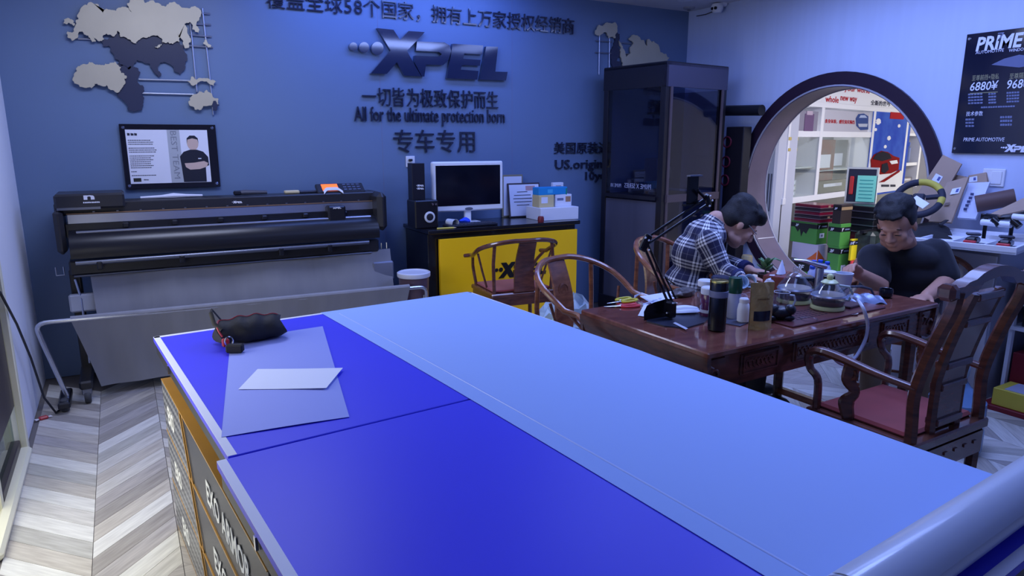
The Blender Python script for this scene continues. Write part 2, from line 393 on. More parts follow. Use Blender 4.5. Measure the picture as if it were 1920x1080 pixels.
# ================================================================== BACK WALL SIGNS
BX, BY_, BN = (1, 0, 0), (0, 0, 1), (0, -1, 0)
RX, RY, RN = (0, -1, 0), (0, 0, 1), (-1, 0, 0)
m_letter = M('letter_navy', (38, 42, 62), .12, coat=.6)
def wall_line(name, body, x0, x1, z, h, label, ext=.015, bold=.015, latin=False, y=WB):
    t = thing(name, label, 'lettering', (x0, y, z))
    if latin:
        W = {}
        ref = tmesh('||', 0, bold); xs = [p[0] for p in ref[0]]; rw = max(xs)-min(xs)
        adv = []
        for ch in body:
            if ch == ' ': adv.append(.27); continue
            xs = [p[0] for p in tmesh('|'+ch+'|', 0, bold)[0]]; adv.append(max(xs)-min(xs)-rw)
        em = (x1-x0)/sum(adv); pos = 0
        capv = tmesh('A', 0, bold)[0]; cap = max(p[1] for p in capv); sy = h/cap
        for ch, a in zip(body, adv):
            if ch != ' ':
                v, f, rim = tmesh(ch, 0, bold); xs = [p[0] for p in tmesh('|'+ch, 0, bold)[0]]; off = min(p[0] for p in v)
                g = G(); n = len(v)
                top = [(pos*em+p[0]*em, -ext-.002, p[1]*sy) for p in v]; bot = [(q[0], -.0005, q[2]) for q in top]
                g.add(top+bot, list(f)+[(b, a_, a_+n, b+n) for a_, b in rim]); g.build('letter', m_letter, t, False)
            pos += a
    else:
        adv = [.56 if ch.isdigit() else 1.0 for ch in body]; em = (x1-x0)/sum(adv); pos = 0
        for ch, a in zip(body, adv):
            if ch.strip():
                v, f, rim = tmesh(ch, 0, bold); n = len(v); g = G(); xs = [p[0] for p in v]; mx = (min(xs)+max(xs))/2
                sc = em*1.0; sz = h
                ox = (pos+a/2)*em-mx*sc if ch != '，' else pos*em
                top = [(ox+p[0]*sc, -ext-.002, (p[1]+.1)*sz) for p in v]; bot = [(q[0], -.0005, q[2]) for q in top]
                g.add(top+bot, list(f)+[(b, a_, a_+n, b+n) for a_, b in rim]); g.build('letter', m_letter, t, False)
            pos += a
    return t
def wb(px, py): return onY(px, py, WB)
a, b = wb(498, 14), wb(1076, 64)
wall_line('wall_lettering', '覆盖全球58个国家，拥有上万家授权经销商', a.x, b.x, a.z-.005, .14, 'topmost row of raised navy Chinese lettering on the grey wall', bold=0)
a, b = wb(678, 199), wb(934, 205)
wall_line('wall_lettering', '一切皆为极致保护而生', a.x, b.x, a.z, .15, 'raised Chinese slogan directly below the big logo', bold=0)
a, b = wb(664, 228), wb(946, 231)
wall_line('wall_lettering', 'All for the ultimate protection born', a.x, b.x, a.z+.005, .105, 'raised English slogan line All for the ultimate protection', bold=.003, latin=True)
a, b = wb(735, 285), wb(892, 285)
wall_line('wall_lettering', '专车专用', a.x, b.x, a.z-.01, .19, 'four large raised Chinese characters above the white monitor', bold=0)
a, b = wb(1037, 289), wb(1215, 290)
wall_line('wall_lettering', '美国原装进口汽车膜', a.x, b.x, a.z, .11, 'Chinese lettering row running in behind the dark glass cabinet', bold=0)
a, b = wb(1038, 317), wb(1190, 318)
wall_line('wall_lettering', 'US.originalwrap', a.x, b.x, a.z, .08, 'US lettering row running in behind the dark glass cabinet', bold=.006, latin=True)
a, b = wb(1092, 337), wb(1150, 337)
wall_line('wall_lettering', '10year', a.x, b.x, a.z, .07, 'small numeral row below the US lettering at the cabinet', bold=.006, latin=True)
# logo outlines (flat mark, unit width)
def q4(L): return [(480+x/4, y/4) for x, y in L]
LOGO = dict(
 X=[(897, 215), (1020, 228), (1068, 303), (1133, 237), (1253, 245), (1120, 385), (1185, 505), (1228, 576), (1100, 570), (1045, 470), (970, 557), (850, 553), (998, 383)],
 P=[(1195, 315), (1400, 322), (1440, 345), (1450, 390), (1430, 455), (1390, 492), (1262, 488), (1250, 577), (1232, 576), (1176, 470), (1180, 420), (1360, 428), (1380, 410), (1360, 393), (1188, 385)],
 E=[(1462, 332), (1690, 345), (1682, 412), (1548, 405), (1540, 443), (1672, 452), (1664, 497), (1530, 490), (1522, 525), (1655, 535), (1645, 600), (1418, 590)],
 L=[(1712, 352), (1800, 355), (1780, 540), (1872, 542), (1860, 607), (1665, 600)],
 d1=[(720+30*math.cos(t*PI/10), 353+31*math.sin(t*PI/10)) for t in range(20)],
 d2=[(800+38*math.cos(t*PI/10), 360+40*math.sin(t*PI/10)) for t in range(20)],
 d3=[(900+46*math.cos(t*PI/10), 367+49*math.sin(t*PI/10)) for t in range(20)])
LW = {k: [(wb(x, y).x, wb(x, y).z) for x, y in q4(v)] for k, v in LOGO.items()}
lx0 = min(p[0] for v in LW.values() for p in v); lx1 = max(p[0] for v in LW.values() for p in v)
lz0 = min(p[1] for v in LW.values() for p in v); lz1 = max(p[1] for v in LW.values() for p in v)
lcx, lcz, lw_ = (lx0+lx1)/2, (lz0+lz1)/2, lx1-lx0
LN = {k: [((x-lcx)/lw_, (z-lcz)/lw_) for x, z in v] for k, v in LW.items()}
LH = (lz1-lz0)/lw_
def logo(parent, mat, X, Y, N, o, width, d0, d1, one=False):
    gs = G()
    for k, v in LN.items():
        g = gs if one else G()
        g.prism([(x*width, y*width) for x, y in v], X, Y, N, o, d0, d1)
        if not one: g.build('dot' if k[0] == 'd' else 'letter', mat, parent, False)
    if one: return gs.build('logo_mark', mat, parent, False)
t = thing('wall_logo', 'big raised XPEL logo with three dots on the grey wall', 'logo', (lcx, WB, lcz))
logo(t, M('logo_gloss', (30, 38, 66), .06, coat=1), BX, BY_, BN, (0, 0, 0), lw_, .0005, .035)
# world map plates
m_gold = M('map_gold', (196, 186, 160), .45, .25, noise=.08, ns=6)
m_mdark = M('map_navy', (46, 50, 74), .4)
m_rod = M('map_rod', (170, 175, 190), .3, .8)
def jag(poly, amp, rg, it=2):
    for _ in range(it):
        out = []
        for i, p in enumerate(poly):
            q = poly[(i+1) % len(poly)]; d = math.hypot(q[0]-p[0], q[1]-p[1]); out.append(p)
            if d > .007: out.append(((p[0]+q[0])/2+rg.uniform(-1, 1)*amp*d, (p[1]+q[1])/2+rg.uniform(-1, 1)*amp*d))
        poly = out
    return poly
def plate(t, name, L, mat, d0, d1, ox=0, oy=0, s=4, base=(0, 0), seed=1):
    pts = [wb(ox+x/s, oy+y/s) for x, y in L]; pts = jag([(p.x-base[0], p.z-base[1]) for p in pts], .24, random.Random(seed), 4)
    G().prism(pts, BX, BY_, BN, (0, 0, 0), d0, d1).build(name, mat, t, False)
def rods(t, L, ox=0, base=(0, 0)):
    for (x0, y0, x1, y1) in L:
        p, q = wb(ox+x0/4, y0/4), wb(ox+x1/4, y1/4)
        G().cyl((p.x-base[0], -.012, p.z-base[1]), (q.x-base[0], -.012, q.z-base[1]), .006, 8).build('rod', m_rod, t)
b0 = wb(230, 100); base = (b0.x, b0.z)
t = thing('world_map_relief', 'wall relief map of Europe, Asia, Africa and Australia in gold and navy plates', 'wall art', (b0.x, WB, b0.z))
plate(t, 'map_plate', [(570, 190), (590, 150), (580, 125), (600, 80), (640, 40), (690, 25), (740, 40), (780, 75), (770, 105), (830, 80), (880, 70), (930, 60), (985, 100), (960, 50), (970, 0), (1080, -10), (1085, 30), (1150, 10), (1190, 30), (1210, 50), (1270, 25), (1330, 40), (1400, 65), (1470, 60), (1500, 80), (1490, 140), (1470, 200), (1485, 250), (1460, 240), (1440, 190), (1420, 170), (1380, 190), (1400, 230), (1430, 300), (1415, 360), (1385, 365), (1370, 310), (1330, 260), (1340, 320), (1260, 320), (1180, 365), (1160, 355), (1215, 300), (1150, 270), (1060, 290), (1020, 330), (950, 290), (900, 280), (880, 235), (860, 275), (800, 255), (780, 300), (745, 315), (700, 280), (720, 315), (690, 320), (660, 270), (620, 240), (580, 290), (540, 310), (505, 280), (510, 240), (560, 240)], m_gold, .02, .032, base=base)
plate(t, 'map_plate', [(475, 185), (480, 150), (510, 138), (565, 185), (555, 200), (520, 175)], m_gold, .02, .03, base=base, seed=2)
plate(t, 'map_plate', [(750, 310), (830, 290), (880, 230), (905, 280), (960, 290), (1020, 320), (1060, 280), (1150, 260), (1215, 290), (1240, 310), (1340, 310), (1390, 400), (1405, 440), (1385, 490), (1350, 560), (1310, 540), (1260, 480), (1210, 470), (1185, 520), (1210, 565), (1190, 580), (1150, 545), (1120, 480), (1030, 450), (1000, 500), (960, 520), (900, 490), (860, 440), (830, 360), (780, 350)], m_mdark, .006, .018, base=base, seed=3)
plate(t, 'map_plate', [(545, 595), (575, 540), (580, 510), (620, 485), (690, 470), (720, 490), (790, 480), (860, 465), (885, 490), (910, 550), (950, 575), (930, 640), (900, 685), (860, 690), (820, 670), (800, 640), (740, 640), (710, 630), (690, 665), (600, 655), (565, 630)], m_gold, .02, .032, base=base, seed=4)
plate(t, 'map_plate', [(875, 485), (960, 510), (1050, 540), (1035, 590), (1080, 660), (1060, 710), (1075, 760), (1055, 830), (1000, 840), (960, 800), (880, 720), (870, 690), (900, 670), (920, 640), (940, 575), (900, 550)], m_mdark, .006, .018, base=base, seed=5)
plate(t, 'map_plate', [(1405, 615), (1440, 575), (1470, 600), (1520, 590), (1570, 600), (1618, 615), (1600, 645), (1560, 625), (1500, 612), (1470, 635), (1430, 640)], m_gold, .02, .03, base=base, seed=6)
plate(t, 'map_plate', [(1410, 770), (1450, 710), (1490, 680), (1530, 700), (1545, 675), (1580, 700), (1630, 740), (1635, 780), (1600, 800), (1560, 795), (1520, 795), (1460, 825), (1440, 800)], m_gold, .02, .032, base=base, seed=7)
plate(t, 'map_plate', [(1585, 795), (1615, 758), (1642, 790), (1625, 825), (1595, 832)], m_mdark, .032, .036, base=base, seed=8)
plate(t, 'map_plate', [(1520, 330), (1540, 280), (1550, 320), (1582, 345), (1560, 360), (1540, 340)], m_gold, .02, .03, base=base, seed=9)
rods(t, [(1425, 175, 1475, 690), (1515, 65, 1585, 720), (1592, 800, 1597, 862), (1490, 100, 1575, 107), (1420, 180, 1580, 188), (1420, 262, 1585, 278), (1340, 340, 1595, 357), (1040, 597, 1420, 607), (1065, 700, 1450, 710), (585, 292, 690, 296)], base=base)
b0 = wb(1180, 85); base = (b0.x, b0.z)
t = thing('world_map_relief', 'partly hidden relief map plates above the dark glass cabinet', 'wall art', (b0.x, WB, b0.z))
plate(t, 'map_plate', [(612, 230), (640, 190), (665, 200), (700, 172), (770, 190), (775, 230), (760, 290), (715, 290), (700, 262), (670, 250), (640, 275)], m_gold, .02, .032, 960, 0, base=base, seed=11)
plate(t, 'map_plate', [(785, 310), (815, 350), (845, 430), (875, 400), (870, 360), (895, 330), (860, 295), (880, 278), (930, 275), (975, 310), (1000, 350), (1000, 300), (1050, 315), (1090, 370), (1140, 405), (1150, 500), (1000, 520), (820, 540), (800, 400)], m_gold, .02, .032, 960, 0, base=base, seed=12)
plate(t, 'map_plate', [(770, 220), (800, 260), (790, 320), (815, 540), (730, 560), (735, 380), (765, 290)], m_mdark, .006, .018, 960, 0, base=base, seed=13)
rods(t, [(650, 270, 645, 560), (725, 290, 722, 560), (622, 308, 740, 316), (618, 395, 740, 402), (800, 322, 890, 328), (940, 415, 935, 520), (840, 405, 990, 412)], 960, base)
# poster of the staff member
p0, p1, p2 = wb(224, 232), wb(405, 232), wb(413, 350)
pw, ph = .572, .415; pc = ((p0.x+p2.x)/2-.003, (p0.z+p2.z)/2)
t = thing('framed_poster', 'black acrylic framed staff poster with a man crossing his arms', 'poster', (pc[0], WB, pc[1]))
G().box((0, -.02, 0), (pw, .01, ph), bev=.002).build('backing', M('acrylic_black', (24, 22, 30), .1, coat=.6), t)
G().box((-.012, -.0255, .0), (.485, .001, .345)).build('print_sheet', M('print_white', (225, 226, 236), .25), t, False)
G().box((.023, -.0262, .0), (.075, .0006, .345)).build('print_band', M('print_greyband', (176, 180, 186), .3), t, False)
mi = M('print_ink', (50, 52, 66), .4)
text_geo('BEST TEAM', (0, 0, -1), (1, 0, 0), BN, (.005, -.0267, .165), width=.31, height=.036, ext=.0004, bold=0).build('print_text', M('print_greytext', (128, 132, 142), .4), t, False)
dash_geo(BX, BY_, BN, (-.245, -.0262, .135), .06, .016, .0004, 3).build('print_text', mi, t, False)
rg = random.Random(5); zz = .118
for n_, ln in enumerate([.13, .14, .14, 0, .15, .15, .145, 0, .13, .12, .13, .12, .12, .13, .11, 0, .03, 0, .14]):
    zz -= .0125
    if ln:
        g = G(); x = -.245
        while x < -.245+ln:
            ww = rg.uniform(.005, .012); g.box((x+ww/2, -.0262, zz), (ww, .0005, .005)); x += ww+.002
        g.build('print_line', mi, t, False)
G().box((-.215, -.0262, -.148), (.045, .0006, .024)).build('print_block', M('print_block', (40, 44, 40), .4), t, False)
logo(t, mi, BX, BY_, BN, (-.165, -.026, -.148), .034, 0, .0006, True)
sk = M('print_skin', (205, 178, 165), .4)
fig = thing; ox = .135
G().prism([(.035*math.cos(a_*PI/12), .045*math.sin(a_*PI/12)) for a_ in range(24)], BX, BY_, BN, (ox, -.0262, .085), 0, .0006).build('print_head', sk, t, False)
G().prism([(-.036, -.005), (-.034, .03), (-.015, .048), (.015, .048), (.034, .03), (.036, -.005), (.03, .022), (0, .03), (-.03, .022)], BX, BY_, BN, (ox, -.0262, .088), .0006, .001).build('print_hair', M('print_dark', (32, 34, 48), .4), t, False)
G().prism([(-.075, -.20), (-.08, -.10), (-.085, -.03), (-.06, .0), (-.02, .014), (.02, .014), (.06, .0), (.088, -.035), (.09, -.09), (.068, -.10), (.066, -.20)], BX, BY_, BN, (ox, -.0262, .03), 0, .0008).build('print_shirt', MATS['print_dark'], t, False)
G().prism([(-.055, -.1), (-.06, -.075), (.0, -.072), (.06, -.062), (.085, -.075), (.075, -.1), (.03, -.115), (-.03, -.118)], BX, BY_, BN, (ox, -.0262, .03), .0008, .0012).build('print_arms', sk, t, False)
G().box((ox+.035, -.0272, -.015), (.02, .0006, .006)).build('print_badge', M('print_white2', (230, 230, 240), .3), t, False)
for sx in (-1, 1):
    for sz in (-1, 1):
        G().lathe([(.011, 0), (.011, .02), (.008, .024)], (sx*(pw/2-.022), -.004, sz*(ph/2-.022)), 14, Matrix.Rotation(PI/2, 3, 'X')).build('standoff_bolt', M('chrome', (210, 212, 220), .15, 1), t)
# ceiling downlight, vent and CCTV camera
p = onZ(1285, -2, CEIL)
t = thing('downlight', 'recessed round ceiling downlight near the wall corner', 'lamp', (p.x, p.y, CEIL))
G().lathe([(.06, -.012), (.07, -.004), (.07, 0), (.045, 0), (.045, -.006)], (0, 0, 0), 24).build('bezel', M('white_plastic', (225, 226, 232), .35), t)
G().lathe([(.043, -.008), (.043, -.005)], (0, 0, 0), 20).build('lens', M('lamp_lens', (255, 255, 255), .4, emit=(190, 205, 255), es=6), t)
p = onZ(1292, 14, CEIL); 
t = thing('smoke_detector', 'small flat round fitting on the ceiling beside the camera', 'detector', (p.x, p.y, CEIL))
G().lathe([(.028, -.02), (.05, -.012), (.055, 0)], (0, 0, 0), 20).build('body', M('vent_grey', (150, 152, 165), .5), t)
G().lathe([(.012, -.026), (.02, -.02)], (0, 0, 0), 12).build('sensor', M('vent_dark', (90, 92, 105), .5), t)
p = onX(1345, 14, WR-.09)
t = thing('security_camera', 'white twin-lens security camera on the wall under the ceiling', 'camera', (p.x, p.y, p.z))
G().lathe([(.035, -.045), (.05, -.02), (.053, .01), (.045, .03)], (0, 0, 0), 20).build('housing', MATS['white_plastic'], t)
G().box((.05, 0, .035), (.08, .09, .05), bev=.015).build('bracket', MATS['white_plastic'], t)
for s_ in (-1, 1):
    G().lathe([(.013, 0), (.013, .012), (.008, .014)], (-.042, s_*.018-.008, -.012), 12, Matrix.Rotation(-PI/2, 3, 'Y')).build('lens', M('lens_black', (12, 12, 18), .1), t)
tag(G().tube([(WR-.012, p.y+.02, p.z+.012), (WR-.012, p.y+.1, p.z-.005), (WR-.012, p.y+.22, p.z-.02), (WR-.015, p.y+.33, p.z-.018)], .004, 6).build('camera_cable', M('cable_dark', (50, 50, 62), .5)), 'thin dark cable looping from the security camera to the corner', 'cable')
# PRIME price board on the right wall
def wr(px, py): return onX(px, py, WR)
a, b = wr(1816, 65), wr(1790, 287); bh = a.z-b.z; bw = .62
t = thing('price_board', 'glossy black PRIME window film price board with white figures', 'sign', (WR, a.y-bw/2, (a.z+b.z)/2))
G().box((-.012, 0, 0), (.012, bw, bh), bev=.002).build('panel', M('board_black', (20, 22, 44), .08, coat=1), t)
mw = M('board_white', (222, 225, 240), .4); mgy = M('board_grey', (110, 118, 150), .5); mgo = M('board_gold', (150, 146, 110), .5)
def bt(body, px, py, px2, h, mat=mw, ext=.0006, bold=0, shear=0, name='lettering'):
    q = wr(px, py); q2 = wr(px2, py)
    text_geo(body, RX, RY, RN, (-.0181, q.y-(a.y-bw/2), q.z-(a.z+b.z)/2), width=q.y-q2.y, height=h, ext=ext, bold=bold, shear=shear).build(name, mat, t, False)
def bd(px, py, px2, h, mat=None, n=5):
    q = wr(px, py); q2 = wr(px2, py); dash_geo(RX, RY, RN, (-.0181, q.y-(a.y-bw/2), q.z-(a.z+b.z)/2), q.y-q2.y, h, .0006, n, int(px+py)).build('fine_print', mat or mgy, t, False)
bt('PRIME', 1832, 97, 1918, .085, bold=.03, shear=.12); bt('7', 1872, 78, 1884, .05, mgy)
bt('AUTOMOTIVE', 1832, 102, 1884, .018); bt('WINDOW FILM', 1894, 98, 1947, .018)
bt('至尊前挡+隐私', 1825, 152, 1875, .035, mgo); bt('至尊隔热', 1895, 149, 1930, .035, mgo)
bt('6880¥', 1821, 171, 1873, .055, bold=.008, shear=.1); bt('9680¥', 1890, 167, 1944, .055, bold=.008, shear=.1)
for k in range(4):
    bd(1818, 179+k*5.5, 1846, .011); bd(1856, 178+k*5.5, 1871, .011, None, 3); bd(1890, 176+k*5.5, 1914, .011)
G().box((-.0185, wr(1847, 174).y-(a.y-bw/2), wr(1847, 174).z-(a.z+b.z)/2), (.0008, wr(1821, 173).y-wr(1873, 173).y, .004)).build('underline', mgo, t, False)
bd(1842, 203, 1906, .01, None, 14); bt('技术参数', 1814, 218, 1845, .03)
for k in range(3): bd(1813, 226+k*6, 1830, .012, None, 3); bd(1878, 222+k*7, 1901, .014)
bt('PRIME AUTOMOTIVE', 1809, 265, 1886, .024, shear=.1)
q = wr(1911, 278); logo(t, mw, RX, RY, RN, (-.0181, q.y-(a.y-bw/2), q.z-(a.z+b.z)/2), .19, 0, .0006, True)
G().prism([(-.13, 0), (-.06, .03), (.02, .045), (.13, .02), (.13, -.02), (.03, -.03), (-.05, -.015)], RX, RY, RN, (-.0181, wr(1905, 118).y-(a.y-bw/2), wr(1905, 118).z-(a.z+b.z)/2), 0, .0005).build('car_picture', M('board_carprint', (96, 104, 140), .4), t, False)
for sy in (-1, 1):
    for sz in (-1, 1): G().lathe([(.008, 0), (.008, .006)], (-.018, sy*(bw/2-.02), sz*(bh/2-.03)), 12, Matrix.Rotation(-PI/2, 3, 'Y')).build('screw_cap', MATS['chrome'], t)
# ================================================================== PLOTTER
m_pb = M('plotter_black', (40, 40, 46), .35); m_pd = M('plotter_dark', (28, 28, 34), .3)
m_alu = M('alu_rail', (176, 180, 196), .3, .85); m_alu2 = M('alu_dull', (120, 124, 138), .35, .8)
PX0, PX1, PYF, PYB = -.35, 1.64, 4.72, 5.06
t = thing('vinyl_plotter', 'wide black cutting plotter on a stand against the grey wall', 'plotter', ((PX0+PX1)/2, 4.85, 0)); hx = (PX1-PX0)/2
G().box((0, .11, 1.115), (2*hx, .2, .075), bev=.008).build('top_beam', m_pb, t)
g = G().box((-hx+.19, .07, 1.165), (.36, .30, .09), bev=.012); lc = g.build('side_cover', m_pb, t)
text_geo('n', BX, BY_, BN, (-hx+.16, -.0815, 1.175), width=.055, height=.026, ext=.001, bold=.03).build('emblem', M('white_mark', (225, 226, 235), .4), lc, False)
dash_geo(BX, BY_, BN, (-hx+.155, -.0815, 1.155), .085, .008, .001, 10).build('emblem', MATS['white_mark'], lc, False)
G().box((-hx+.13, -.082, 1.125), (.22, .004, .014)).build('slot', m_alu2, t, False)
G().box((hx-.03, .03, 1.02), (.07, .36, .27), bev=.03).build('end_cover', m_pb, t)
G().box((-hx+.02, .05, .99), (.05, .28, .26), bev=.02).build('end_cover', m_pb, t)
G().box((.0, -.005, 1.058), (2*hx-.12, .03, .058), bev=.003).build('guide_rail', m_alu, t)
G().box((0, -.018, 1.09), (2*hx-.12, .012, .006)).build('cable_track', M('copper_line', (150, 120, 96), .4, .5), t, False)
for k in range(14): G().box((-hx+.2+k*.125, -.02, 1.098), (.012, .008, .006)).build('clip', m_alu2, t, False)
G().box((0, .05, .99), (2*hx-.1, .16, .08)).build('inner_bed', m_pd, t, False)
G().cyl((-hx+.1, -.075, .985), (hx-.1, -.075, .985), .008, 10).build('pinch_bar', m_alu, t)
for k in range(6):
    G().box((-hx+.36+k*.27, -.04, 1.012), (.035, .05, .03), bev=.006).build('pinch_roller', m_pd, t)
# film draped over the curved platen
def platen(u, v):
    a_ = -.25+v*2.1; return Vector(((u-.5)*2*(hx-.06), -.02-.105*math.sin(a_)*1.0, .87+.105*math.cos(a_)))
G().sheet(platen, 2, 12, .02).build('platen', m_pd, t)
def film(u, v):
    a_ = -.2+v*1.9; return Vector(((u-.5)*1.44-.06, -.022-.112*math.sin(a_), .87+.112*math.cos(a_)))
G().sheet(film, 2, 12, .0015).build('film_web', M('black_film', (26, 28, 38), .08, coat=1), t)
g = G()
for i in range(7):
    for j in range(3): g.ell((.70+i*.03, -.128+j*.004, .90-j*.022), .003, 6, 4)
g.build('vent_holes', m_alu2, t)
for x in (-hx+.2, hx-.42, -.35, .25): G().box((x, -.13, .79), (.03, .05, .05), bev=.006).build('bar_clip', m_pd, t)
G().cyl((-hx+.08, -.135, .81), (hx-.14, -.135, .81), .014, 12).build('take_up_bar', m_alu2, t)
G().box((0, .05, .77), (2*hx-.08, .22, .09), bev=.01).build('lower_beam', m_pb, t)
G().cyl((-hx+.06, -.06, .722), (hx-.1, -.06, .722), .007, 10).build('lower_rod', m_alu2, t)
ca = G().box((.48*hx+.175, -.05, 1.015), (.125, .085, .115), bev=.012).build('carriage', m_pd, t)
text_geo('XPEL', BX, BY_, BN, (.48*hx+.145, -.0935, 1.052), width=.06, height=.012, ext=.001, bold=.03).build('emblem', MATS['white_mark'], ca, False)
# control panel
R_ = Matrix.Rotation(math.radians(35), 3, 'X')
cp = G().box((.73, .08, 1.175), (.34, .10, .03), R=R_, bev=.006).build('control_panel', m_pb, t)
o_ = Vector((.73, .08, 1.175)); 
G().box(o_+R_ @ Vector((-.075, 0, .0165)), (.115, .075, .002), R=R_).build('screen', M('orange_screen', (255, 120, 40), .4, emit=(255, 105, 40), es=1.1), cp, False)
for i in range(4):
    for j in range(3):
        G().box(o_+R_ @ Vector((.03+i*.033, -.027+j*.027, .0165)), (.022, .014, .004), R=R_).build('button', m_alu2, cp, False)
for s_ in (-1, 1):
    x = s_*(hx-.06)
    G().box((x, .06, .42), (.06, .1, .66), bev=.006).build('leg', m_pd, t)
    fo = G().box((x, .0, .115), (.07, .62, .05), bev=.01).build('foot', m_pd, t)
    for yy in (-.28, .28):
        G().lathe([(.036, -.016), (.04, -.01), (.04, .01), (.036, .016)], (x, yy, .04), 16, Matrix.Rotation(PI/2, 3, 'Y')).build('caster', M('caster_grey', (58, 60, 66), .6), fo)
        G().box((x, yy, .075), (.05, .05, .035), bev=.004).build('caster_fork', m_alu2, fo)
    G().tube([(x, -.03, .70), (x-.02*s_, -.05, .58), (x-.02*s_, -.06, .18)], .007, 8).build('strut', M('strut_silver', (190, 194, 205), .25, .9), t)
    G().tube([(x-s_*-.05, -.02, .78), (x-s_*-.05, -.02, .73), (x-s_*-.09, -.02, .73), (x-s_*-.09, -.02, .78)], .004, 6).build('hook', MATS['strut_silver'], t)
G().box((-hx+.115, -.03, .555), (.20, .05, .11), bev=.01).build('tray', M('tray_pale', (176, 178, 186), .5), t)
G().box((hx-.02, -.05, .58), (.16, .06, .14), bev=.01).build('tray', M('tray_grey', (128, 132, 150), .4, .3), t)
logo(t, MATS['white_mark'], BX, BY_, BN, (.02, .009, 1.118), .065, 0, .001, True)
# catch basket
m_fab = M('basket_fabric', (136, 137, 146), .75, noise=.12, ns=2, stretch=(6, 1, 1), sheen=.3)
bl = Vector((-.49, 4.53, .52)); br = Vector((1.81, 4.42, .51))
t = thing('media_basket', 'grey cloth catch basket on a bent steel tube under the plotter', 'basket', (bl.x+.02, 4.56, 0))
o0 = Vector(t.location); hl = bl-o0; hr = br-o0
def arc(c0, c1, c2, n=5): return [c0*(1-s)**2+c1*2*s*(1-s)+c2*s*s for s in [i/n for i in range(n+1)]]
V = Vector
path = [V((hl.x+.10, hl.y+.02, .07)), V((hl.x+.02, hl.y, .42))]+arc(V((hl.x+.01, hl.y, .47)), V((hl.x, hl.y, .52)), V((hl.x+.07, hl.y-.002, .52)))+arc(V((hr.x-.06, hr.y, hr.z)), V((hr.x, hr.y, hr.z)), V((hr.x, hr.y+.01, hr.z-.06)))+[V((hr.x-.01, hr.y+.02, .07))]
G().tube(path, .013, 10).build('steel_tube', MATS['strut_silver'], t)
rg = random.Random(9)
def front(u, v):
    x0 = hl.x+.17+u*(hr.x-hl.x-.30); yb = hl.y+(hr.y-hl.y)*u
    x = x0+(.10*(1-u)-.06*u)*v
    fold = .012*math.sin(u*42)*math.sin(v*2.4)+.02*math.sin(u*9+1)*v
    return V((x, yb+.10*math.sin(v*1.6)+fold-.016*(1-v), .525-v*.46+.02*math.sin(u*PI)*v))
G().sheet(front, 70, 12, .003).build('cloth', m_fab, t)
def hem(u, v):
    x0 = hl.x+.17+u*(hr.x-hl.x-.30); yb = hl.y+(hr.y-hl.y)*u; a_ = v*2*PI
    return V((x0, yb+.018*math.cos(a_), .522+.018*math.sin(a_)))
G().grid(hem, 40, 10).build('hem', m_fab, t)
def rear(u, v):
    x = hl.x+.28+u*(1.90-.04*v)+.03*v; return V((x, .25-.15*v+.01*math.sin(u*20), .735-v*.66))
G().sheet(rear, 40, 8, .003).build('cloth', m_fab, t)
G().box((hl.x+.09, .0, .05), (.06, .28, .04), bev=.008).build('foot', m_pd, t)
G().lathe([(.034, -.02), (.04, -.012), (.04, .012), (.034, .02)], (hl.x+.09, -.08, .04), 16, Matrix.Rotation(PI/2, 3, 'Y')).build('caster', MATS['caster_grey'], t)
# things lying on the plotter
def on_beam(px): return onY(px, 375, 4.95)
p = on_beam(320)
tag(G().tube([(p.x-.17, 4.95, 1.162), (p.x-.05, 4.945, 1.165), (p.x+.02, 4.95, 1.168), (p.x+.09, 4.95, 1.166), (p.x+.19, 4.95, 1.163)], [.008, .01, .017, .01, .007], 8).build('rolled_paper', M('paper_white', (214, 216, 230), .6)), 'long thin white paper roll lying along the plotter top', 'paper')
p = on_beam(455)
tt = thing('tape_gun', 'dark handheld tool resting on the middle of the plotter top', 'tool', (p.x, 4.95, 1.153))
G().box((-.03, 0, .018), (.05, .04, .03), bev=.008).build('head', m_pd, tt); G().tube([(-.04, 0, .018), (.02, 0, .02), (.16, 0, .016)], [.014, .018, .012], 8).build('handle', M('tool_grey', (70, 72, 84), .5), tt)
p = on_beam(548)
tt = thing('squeegee', 'cream squeegee blade lying on the plotter top', 'squeegee', (p.x, 4.95, 1.153))
G().box((0, 0, .012), (.10, .05, .022), bev=.006).build('blade', M('squeegee_cream', (205, 190, 150), .5), tt); G().box((.12, 0, .01), (.14, .035, .018), bev=.006).build('holder', M('tool_dark', (52, 54, 70), .5), tt)
p = on_beam(620)
def cloth(u, v):
    s = (u-.5)*.15; drop = max(0, abs(s)-.045)
    return V((p.x+s*.9, 4.90+(v-.5)*.05-drop*.8, 1.185-drop*.75-.012*math.cos(v*6)-.25*s*s+.006*math.sin(v*9)))
tag(G().sheet(cloth, 12, 6, .008).build('folded_cloth', M('cloth_white', (215, 216, 226), .8)), 'crumpled white cloth draped over the plotter edge', 'cloth')
# ================================================================== DESK
DX0, DX1, DYF, DYB, DZ = 1.94, 3.27, 4.66, 5.16, .87
m_db = M('desk_black', (20, 20, 26), .25, coat=.4)
t = thing('reception_desk', 'black desk with a yellow front panel carrying the XPEL logo', 'desk', ((DX0+DX1)/2, (DYF+DYB)/2, 0)); dh = (DX1-DX0)/2
G().box((0, 0, DZ-.015), (DX1-DX0+.02, .52, .03), bev=.004).build('desk_top', m_db, t)
G().box((0, .02, .43), (DX1-DX0-.01, .45, .81), bev=.003).build('body', m_db, t)
fp = G().box((.035, -.235, .415), (1.235, .03, .765), bev=.002).build('front_panel', M('panel_yellow', (255, 198, 20), .35), t)
logo(fp, M('panel_black', (22, 20, 22), .4), BX, BY_, BN, (.10, -.25, .515), .50, 0, .004)
